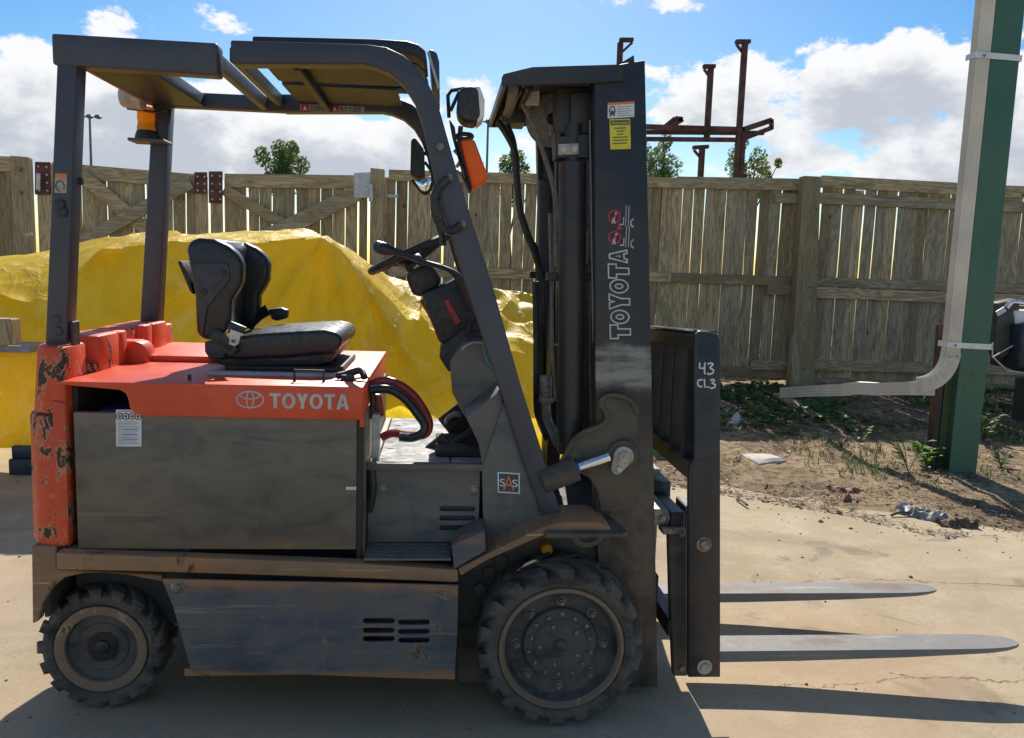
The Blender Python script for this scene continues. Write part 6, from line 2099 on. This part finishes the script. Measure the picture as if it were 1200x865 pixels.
for y0, y1 in ((-.325, -.195), (.195, .32)):
    ym, hw = (y0 + y1) / 2, (y1 - y0) / 2
    st = [(1.985, .083, .124, hw), (2.05, .082, .124, hw), (2.4, .085, .124, hw), (2.8, .094, .124, hw), (3.05, .103, .123, hw * .98), (3.14, .106, .123, hw * .92), (3.20, .109, .1225, hw * .78), (3.24, .112, .122, hw * .58), (3.262, .114, .121, hw * .34), (3.268, .115, .120, hw * .12)]
    vs = []
    for x, zb, zt2, h in st:
        vs += [(x, ym - h, zb), (x, ym + h, zb), (x, ym + h, zt2), (x, ym - h, zt2)]
    n = len(st)
    fs_ = [(i * 4 + j, i * 4 + (j + 1) % 4, i * 4 + 4 + (j + 1) % 4, i * 4 + 4 + j) for i in range(n - 1) for j in range(4)] + [(3, 2, 1, 0), tuple(n * 4 - 4 + j for j in range(4))]
    b = MB().faces(vs, fs_)
    fk = b.build('fork', M['steel'], F, .003, 1, smooth=25)
    MB().box((1.935, y0, .13), (1.984, y1, .66)).build('fork_shank', M['steel'], fk, .004, 1)

# ================================================================== beyond the fence
f = thing('steel_rack', (5.2, 11, -.16), 'tall rusted steel rack with bracketed posts standing beyond the fence', 'rack')


def rp(*q):
    return [Vector(v) for v in q]


for q in ([(6.087, 11, 5.352), (6.046, 11, 3.087)], [(5.586, 11.2, 4.955), (5.587, 11.2, 3.742)], [(6.158, 11, 3.881), (6.046, 11, 3.087)], [(5.517, 11.2, 3.638), (5.506, 11.2, 3.086)], [(4.013, 11.3, 5.32), (4.033, 11.3, 4.899)]):
    a, b_ = Vector(q[0]), Vector(q[1])
    if b_.z < 3.6 or a.z > 5:
        b_ = Vector((a.x + (b_.x - a.x) * .2, a.y, -.2))
    MB().beam(a, b_, .09, .09, (0, 1, 0)).build('post', M['rack'], f, .004, 1)
for q, h in (([(4.355, 11, 3.892), (6.17, 11, 3.924)], .08), ([(4.365, 11, 3.688), (6.092, 11, 3.749)], .07), ([(6.111, 11, 3.907), (6.641, 11, 4.102)], .09), ([(6.034, 11, 3.718), (6.65, 11, 3.974)], .08), ([(4.453, 11.4, 3.867), (6.676, 11.4, 3.951)], .07), ([(6.64, 11, 4.116), (6.652, 11, 3.945)], .06),
             ([(4.796, 11, 3.919), (4.952, 11, 4.052)], .04), ([(4.952, 11, 4.052), (5.086, 11, 4.045)], .05), ([(5.086, 11, 4.045), (4.871, 11, 3.908)], .05)):
    MB().beam(q[0], q[1], .08, h, (0, 1, 0) if h < .06 else (0, 0, 1)).build('beam', M['rack'], f, .004, 1)
for q in ([(5.923, 11, 5.358), (6.175, 11, 5.371)], [(5.45, 11.2, 4.977), (5.659, 11.2, 4.987)], [(3.996, 11.3, 5.361), (4.232, 11.3, 5.373)], [(5.352, 11.2, 3.616), (5.624, 11.2, 3.643)]):
    MB().beam(q[0], q[1], .10, .06).build('arm', M['rack'], f, .003, 1)
for q in ([(5.941, 11, 5.317), (6.085, 11, 5.158)], [(5.467, 11.2, 4.935), (5.581, 11.2, 4.8)], [(4.219, 11.3, 5.331), (4.036, 11.3, 5.153)], [(5.37, 11.2, 3.574), (5.515, 11.2, 3.435)]):
    MB().beam(q[0], q[1], .04, .04, (0, 1, 0)).build('arm_brace', M['rack'], f)
for lab, q, hd in (('thin triple headed lamp post far beyond the left gate', (-18.421, 45, 8.902), 1), ('thin lamp post far beyond the fence, beside the orange signal lamp', (3.48, 45, 9.628), 0)):
    f = thing('lamp_post', (q[0], 45, -.16), lab, 'lamp post', 'tall lamp posts beyond the fence')
    MB().cyl((q[0], 45, -.16), (q[0], 45, q[2]), .10, .06, n=8).build('pole', M['greengrey'], f)
    MB().beam((q[0] - .5, 45, q[2]), (q[0] + .5, 45, q[2]), .06, .06).build('cross_arm', M['greengrey'], f)
    for dx in (-.45, 0, .45):
        MB().ball((q[0] + dx, 45, q[2] + .02), (.2, .25, .13), 8).build('lamp_head', M['greengrey'], f)


def leaf_cloud(b, c, r, n, s, rnd_, flat=1.0):
    vs, fs_ = [], []
    for _ in range(n):
        while True:
            d = Vector((rnd_.uniform(-1, 1), rnd_.uniform(-1, 1), rnd_.uniform(-1, 1)))
            if d.length < 1:
                break
        p = Vector(c) + Vector((d.x * r[0], d.y * r[1], d.z * r[2]))
        a = Vector((rnd_.gauss(0, 1), rnd_.gauss(0, 1), rnd_.gauss(0, 1))).normalized()
        t_ = a.orthogonal().normalized()
        u = a.cross(t_)
        k = s * rnd_.uniform(.6, 1.35)
        i = len(vs)
        vs += [p - t_ * k, p + u * k * .5, p + t_ * k, p - u * k * .5]
        fs_.append((i, i + 1, i + 2, i + 3))
    b.faces(vs, fs_)


def tree(base, h, tops, mat, label, seed, leaf=.16, n=160, r=.55):
    """tops: list of (x, z) limb ends seen over the fence"""
    rr = random.Random(seed)
    f = thing('tree', base, label, 'tree', 'trees beyond the fence')
    base = Vector(base)
    top = Vector((base.x, base.y, h))
    MB().tube([base + Vector((0, 0, -.1)), base + Vector((.06, 0, h * .3)), base + Vector((-.03, .05, h * .6)), top], [.16, .13, .09, .03], 8).build('trunk', M['bark'], f)
    b, lm = MB(), MB()
    for x, z, k in tops:
        e = Vector((x, base.y + rr.uniform(-.8, .8), z))
        s = base + Vector((0, 0, min(h * .75, (z - base.z) * rr.uniform(.5, .7))))
        lm.tube([s, s.lerp(e, .5) + Vector((0, 0, -.1)), e], [.05, .03, .012], 5, 3)
        leaf_cloud(b, e, (r * k, r * k, r * k * 1.25), int(n * k * .75), leaf, rr)
        leaf_cloud(b, s.lerp(e, .62), (r * k, r * k, r * k), int(n * .6 * k), leaf, rr)
    lm.build('limb', M['bark'], f)
    b.build('crown', mat, f, smooth=0)


tree((-4.8, 28, -.16), 5.4, [(-5.45, 5.1, .7), (-4.95, 5.45, .7), (-4.45, 5.4, .65), (-4.2, 4.95, .7), (-5.2, 4.7, .9), (-4.7, 4.8, 1.0), (-5.1, 5.2, .55), (-4.7, 5.25, .7)], M['leaf'], 'leafy green tree top over the gate, left of the steering wheel', 3, .062, 624, .42)
tree((3.5, 28, -.16), 5.3, [(3.35, 5.3, .7), (3.75, 5.4, .7), (3.5, 4.9, 1.0), (3.9, 4.9, .8), (3.55, 5.55, .4)], M['leaf'], 'green tree top between the orange signal lamp and the mast', 5, .062, 576, .42)
tree((9.3, 28, -.16), 6.2, [(8.9, 5.6, .8), (9.4, 5.9, .8), (9.5, 5.3, .9), (9.0, 5.1, .8), (9.2, 6.2, .6), (8.7, 6.0, .6), (8.5, 5.4, .7)], M['leaf'], 'green tree top just right of the mast under the rusted rack', 8, .062, 480, .45)
tree((12.4, 28, -.16), 6.4, [(11.9, 5.5, .8), (12.3, 6.0, .8), (12.55, 6.5, .6), (12.8, 5.8, .8), (13.3, 5.5, .6), (13.7, 5.7, .35), (12.6, 5.3, 1.0), (12.1, 6.35, .55), (13.65, 5.3, .4)], M['leafyellow'], 'yellow green young tree top right of the rusted rack posts', 13, .062, 418, .45)

# ================================================================== on the ground
rr = random.Random(21)


def scatter(name, mat, n, pos, shape, kind='stuff', smooth=0):
    b = MB()
    vs, fs_ = [], []
    for _ in range(n):
        q = pos()
        if q is None:
            continue
        shape(vs, fs_, *q)
    me = bpy.data.meshes.new(name)
    me.from_pydata([tuple(v) for v in vs], [], fs_)
    o = link_mesh(name, me, mat, None, smooth, (0, 0, 0))
    return tag(o, kind=kind)


def chip(vs, fs_, x, y, s):
    z = ground_at(x, y)
    a = rr.uniform(0, 6.28)
    l, w_ = s * rr.uniform(.6, 1.6), s * rr.uniform(.2, .5)
    c, sn = math.cos(a), math.sin(a)
    i = len(vs)
    tz = rr.uniform(-.35, .35)
    for u, v in ((-l, -w_), (l, -w_ * .4), (l * .9, w_), (-l * .7, w_)):
        vs.append((x + u * c - v * sn, y + u * sn + v * c, z + .006 + abs(u * tz) + rr.uniform(0, .006)))
    fs_.append((i, i + 1, i + 2, i + 3))


def twig(vs, fs_, x, y, s):
    z = ground_at(x, y) + .008
    a = rr.gauss(0, 1.0)
    l = s * rr.uniform(.5, 1.6)
    d = Vector((math.cos(a), math.sin(a), rr.uniform(-.04, .08)))
    sd_ = Vector((-d.y, d.x, 0)) * s * .013
    p = Vector((x, y, z))
    mid = p + d * l * .5 + Vector((rr.uniform(-.01, .01), rr.uniform(-.01, .01), .005))
    e = p + d * l
    up = Vector((0, 0, s * .02))
    i = len(vs)
    for q in (p, mid, e):
        vs += [q - sd_, q + sd_, q + up]
    for k in (0, 3):
        fs_ += [(i + k, i + k + 3, i + k + 5, i + k + 2), (i + k + 1, i + k + 2, i + k + 5, i + k + 4), (i + k, i + k + 1, i + k + 4, i + k + 3)]


def pebble(vs, fs_, x, y, s):
    z = ground_at(x, y)
    i = len(vs)
    k = s * rr.uniform(.5, 1.5)
    top = (x + rr.uniform(-.2, .2) * k, y, z + k * rr.uniform(.5, .9))
    n = 5
    a0 = rr.uniform(0, 6)
    for t_ in range(n):
        a = a0 + 6.28 * t_ / n
        q = k * rr.uniform(.7, 1.1)
        vs.append((x + q * math.cos(a), y + q * math.sin(a) * .8, z - .002))
    for t_ in range(n):
        a = a0 + 6.28 * t_ / n
        q = k * rr.uniform(.5, .8)
        vs.append((x + q * math.cos(a), y + q * math.sin(a) * .8, z + k * .45))
    vs.append(top)
    for t_ in range(n):
        u = (t_ + 1) % n
        fs_.append((i + t_, i + u, i + n + u, i + n + t_))
        fs_.append((i + n + t_, i + n + u, i + 2 * n))


def on_soil(lo=-.35, hi=4.5, x0=2.2, x1=9.5, power=1.6):
    def g():
        x = rr.uniform(x0, x1)
        d = lo + (hi - lo) * rr.random() ** power
        y = interp(x, EDGE) + d
        if mnoise.noise(Vector((x * 1.6, y * 1.6, 2))) < -.12 + rr.uniform(-.2, .2):
            return None
        return x, y, rr.choice((.006, .009, .012, .02))
    return g


scatter('leaf_litter', M['litter'], 20000, on_soil(), chip)
scatter('fence_litter', M['litter'], 6000, lambda: (rr.uniform(2.6, 11), rr.uniform(4.2, 7.1), rr.choice((.012, .02, .03))), chip)
scatter('fence_twigs', M['litter'], 700, lambda: (rr.uniform(2.6, 11), rr.uniform(4.0, 7.1), .16), twig)
scatter('pale_litter', M['litterpale'], 2600, on_soil(power=1.2), chip)
scatter('twigs', M['litter'], 2600, lambda: (lambda q: q and (q[0], q[1], .07))(on_soil(-.35, 3.4)()), twig)
scatter('pale_twigs', M['litterpale'], 420, lambda: (lambda q: q and (q[0], q[1], .09))(on_soil(-.2, 4.2)()), twig)
scatter('soil_stones', M['pebble'], 700, lambda: (lambda q: q and (q[0], q[1], rr.choice((.006, .008, .014))))(on_soil(-.7, 4.2)()), pebble)
scatter('pebbles', M['pebble'], 420, lambda: (rr.uniform(-3.5, 5.5), rr.uniform(-1.6, 2.6), rr.choice((.004, .005, .007, .011))), pebble)


def groundleaf(vs, fs_, x, y, s):
    z = ground_at(x, y)
    for _ in range(rr.randint(3, 6)):
        a = rr.uniform(0, 6.28)
        l = s * rr.uniform(.6, 1.4)
        t_ = rr.uniform(.15, .9)
        d = Vector((math.cos(a), math.sin(a), t_)).normalized()
        sd_ = Vector((-math.sin(a), math.cos(a), 0)) * l * .33
        p = Vector((x, y, z + .01))
        i = len(vs)
        vs.extend([p + d * l * .2, p + d * l * .6 + sd_, p + d * l * 1.1 + Vector((0, 0, -l * .15)), p + d * l * .6 - sd_])
        fs_.append((i, i + 1, i + 2, i + 3))


def cover_pos():
    x = rr.uniform(3.6, 11)
    y = rr.uniform(3.9, 7.05)
    if mnoise.noise(Vector((x * .9, y * .9, 12))) < -.02 + rr.uniform(-.15, .15):
        return None
    if y < 4.6 and rr.random() < .55:
        return None
    return x, y, rr.choice((.05, .06, .08))


scatter('ground_ivy', M['weed'], 4200, cover_pos, groundleaf)
scatter('grass_beyond_fence', M['weedlime'], 3000, lambda: (rr.uniform(-5, 13), rr.uniform(7.5, 12.5), .12), groundleaf)


def blade(vs, fs_, x, y, s):
    z = ground_at(x, y)
    for _ in range(5):
        a = rr.uniform(0, 6.28)
        h = s * rr.uniform(.5, 1.3)
        d = Vector((math.cos(a) * .5, math.sin(a) * .5, 1)).normalized() * h
        sd_ = Vector((-math.sin(a), math.cos(a), 0)) * s * .05
        p = Vector((x + rr.uniform(-.02, .02), y + rr.uniform(-.02, .02), z - .003))
        i = len(vs)
        vs.extend([p - sd_, p + sd_, p + d * .6 + sd_ * .7, p + d * .6 - sd_ * .7, p + d + Vector((math.cos(a), math.sin(a), 0)) * h * .25])
        fs_.extend([(i, i + 1, i + 2, i + 3), (i + 3, i + 2, i + 4)])


def grass_pos():
    x, y = rr.uniform(2.4, 11), rr.uniform(2.6, 7.1)
    if mnoise.noise(Vector((x * 1.3, y * 1.3, 31))) < .16 + rr.uniform(-.12, .12) or y < interp(x, EDGE) + .5:
        return None
    return x, y, rr.choice((.04, .06, .08))


scatter('low_grass', M['weed'], 5000, grass_pos, blade)
scatter('dry_grass', M['litterpale'], 3000, lambda: (lambda q: q and (q[0] + .3, q[1] - .2, q[2]))(grass_pos()), blade)


def weed(base, n, h, s, label, mat):
    r_ = random.Random(int(base[0] * 977))
    z = ground_at(base[0], base[1])
    f = thing('weed', (base[0], base[1], z), label, 'weed', 'weeds in the soil')
    st, lf = MB(), MB()
    for _ in range(n):
        a = r_.uniform(0, 6.28)
        hh = h * r_.uniform(.5, 1)
        p = Vector((base[0], base[1], z - .01))
        e = p + Vector((math.cos(a) * hh * .45, math.sin(a) * hh * .45, hh))
        st.tube([p, p.lerp(e, .5) + Vector((0, 0, hh * .1)), e], s * .04, 5)
        for k in range(4):
            q = p.lerp(e, .35 + .2 * k)
            b_ = a + r_.uniform(-1.8, 1.8)
            d = Vector((math.cos(b_), math.sin(b_), r_.uniform(.0, .6))).normalized()
            sd_ = Vector((-math.sin(b_), math.cos(b_), 0)) * s * .38
            up = Vector((0, 0, s * .12))
            lf.faces([q, q + d * s * .5 + sd_ + up, q + d * s * 1.1, q + d * s * .5 - sd_ + up, q + d * s * .55], [(0, 4, 1), (1, 4, 2), (2, 4, 3), (3, 4, 0)])
    st.build('stem', mat, f)
    lf.build('leaf', mat, f, smooth=0)


q = (4.906, 2.967, 0)
weed((q[0], q[1]), 8, .20, .10, 'bright lime broad leafed weed at the foot of the angle iron', M['weedlime'])
q = (4.683, 2.85, 0)
weed((q[0], q[1]), 5, .26, .07, 'thin dark green weed left of the bright lime weed', M['weed'])
q = (4.723, 3.687, 0)
weed((q[0], q[1]), 4, .18, .05, 'small green weed alone on the bare soil patch', M['weed'])
q = (5.546, 2.993, 0)
weed((q[0], q[1]), 7, .14, .05, 'small round green weed right of the green column', M['weed'])
q = (6.022, 3.901, 0)
weed((q[0], q[1]), 8, .30, .08, 'tall green weed clump behind the right side of the column', M['weed'])
q = (3.985, 4.99, 0)
# bits lying about
def slab(name, outline, h, mat, label, cat, ztop=.0, seed=1, thick=.015):
    r_ = random.Random(seed)
    P = []
    for x, y in outline:
        P.append((x, y))
    c = (sum(a for a, _ in P) / len(P), sum(b for _, b in P) / len(P))
    vs, fs_ = [], []
    n = len(P)
    for k, (s, dz) in enumerate(((1, -.01), (1, .3), (.72, .75), (.38, 1))):
        for x, y in P:
            xx, yv = c[0] + (x - c[0]) * s, c[1] + (y - c[1]) * s
            vs.append((xx, yv, ground_at(xx, yv) + h * dz * r_.uniform(.6, 1.25) + (.0 if k else -.01)))
    vs.append((c[0], c[1], ground_at(*c) + h * .9))
    for k in range(3):
        fs_ += [(k * n + i, k * n + (i + 1) % n, (k + 1) * n + (i + 1) % n, (k + 1) * n + i) for i in range(n)]
    fs_ += [(3 * n + i, 3 * n + (i + 1) % n, 4 * n) for i in range(n)]
    o = MB().faces(vs, fs_).build(name, mat, None, 0, smooth=25)
    return tag(o, label, cat)


slab('concrete_chip', [(3.506, 3.268), (3.667, 3.368), (3.789, 3.313), (3.823, 3.106), (3.689, 3.071), (3.583, 3.066)], .03, M['palebuff'], 'flat pale chip lying on the soil below the fence post', 'chip', seed=2)
slab('small_stone', [(3.826, 2.209), (3.885, 2.253), (3.9, 2.211), (3.861, 2.147), (3.801, 2.125)], .04, M['brownpaper'], 'small brown stone just in front of the red brown bark', 'stone', seed=4)
def crumple(name, a, b_, wd, h, mat, label, cat, seed):
    """a wrinkled sheet lying between two ground points"""
    a, b_ = Vector((a[0], a[1], 0)), Vector((b_[0], b_[1], 0))
    t_ = (b_ - a).normalized()
    n_ = Vector((-t_.y, t_.x, 0))
    L = (b_ - a).length
    nx, ny = 60, 22
    vs = []
    for j in range(ny + 1):
        for i in range(nx + 1):
            u, v = i / nx, j / ny - .5
            k = wd * (.45 + .55 * math.sin(math.pi * min(1, u * 1.15 + .1)) ) * (1 + .5 * mnoise.noise(Vector((u * 6, seed, 0))))
            q = a + t_ * L * u + n_ * v * k
            e = 1 - min(1, abs(v) * 2) ** 3
            ri = 1 - abs(mnoise.noise(Vector((q.x * 11, q.y * 16, seed)))) * 2.2
            z = ground_at(q.x, q.y) + .004 + h * e * max(0, .35 + .5 * ri + .5 * mnoise.noise(Vector((q.x * 25, q.y * 25, seed))))
            vs.append((q.x + .012 * mnoise.noise(q * 30), q.y + .012 * mnoise.noise(q * 27 + Vector((3, 3, 3))), z))
    fs_ = [(j * (nx + 1) + i, j * (nx + 1) + i + 1, (j + 1) * (nx + 1) + i + 1, (j + 1) * (nx + 1) + i) for j in range(ny) for i in range(nx)]
    o = MB().faces(vs, fs_).build(name, mat, None, 0, smooth=30)
    return tag(o, label, cat)


crumple('plastic_film', (4.105, 1.972, 0), (4.306, 1.681, 0), .17, .06, M['trash'], 'crumpled grey plastic film with dirt on the concrete edge', 'litter', 5)
crumple('soil_clump', (4.192, 1.696, 0), (4.418, 1.63, 0), .14, .05, M['litter'], 'dark clump of roots and dirt at the end of the plastic film', 'clump', 8)
crumple('dry_bark', (3.83, 2.405, -0), (4.037, 2.367, 0), .12, .03, M['brownpaper'], 'red brown curled piece of dry bark on the bare soil', 'bark', 3)
slab('white_stones', [(3.916, 4.668), (4.027, 4.809), (4.048, 4.722), (3.957, 4.501), (3.864, 4.452)], .07, M['palebuff'], 'small pale stone half buried in the dark soil near the backrest', 'stone', seed=7)
q = [(2.784, 3.299, 0), (2.915, 3.217, 0), (3.03, 3.626, 0), (2.922, 3.719, 0)]
b = MB().prism([(v[0], v[1]) for v in q], .0, .12, 'Z')
tag(b.build('green_box', M['greenplastic'], None, .01, 2), 'small bright green plastic box on the ground behind the mast', 'box')
for i, (pp, lab) in enumerate((([(3.077, 2.168, 0), (3.087, 2.008, 0)], 'short dark twig on the concrete right of the backrest plate'), ([(3.975, 1.837, 0), (4.108, 1.858, 0)], 'dark stick poking out left of the plastic film'))):
    a, b_ = Vector(pp[0]), Vector(pp[1])
    a.z, b_.z = ground_at(a.x, a.y) + .01, ground_at(b_.x, b_.y) + .02
    tag(MB().tube([a, a.lerp(b_, .5) + Vector((0, .01, .008)), b_], .009, 6, 3).build('stick', M['bark']), lab, 'stick')
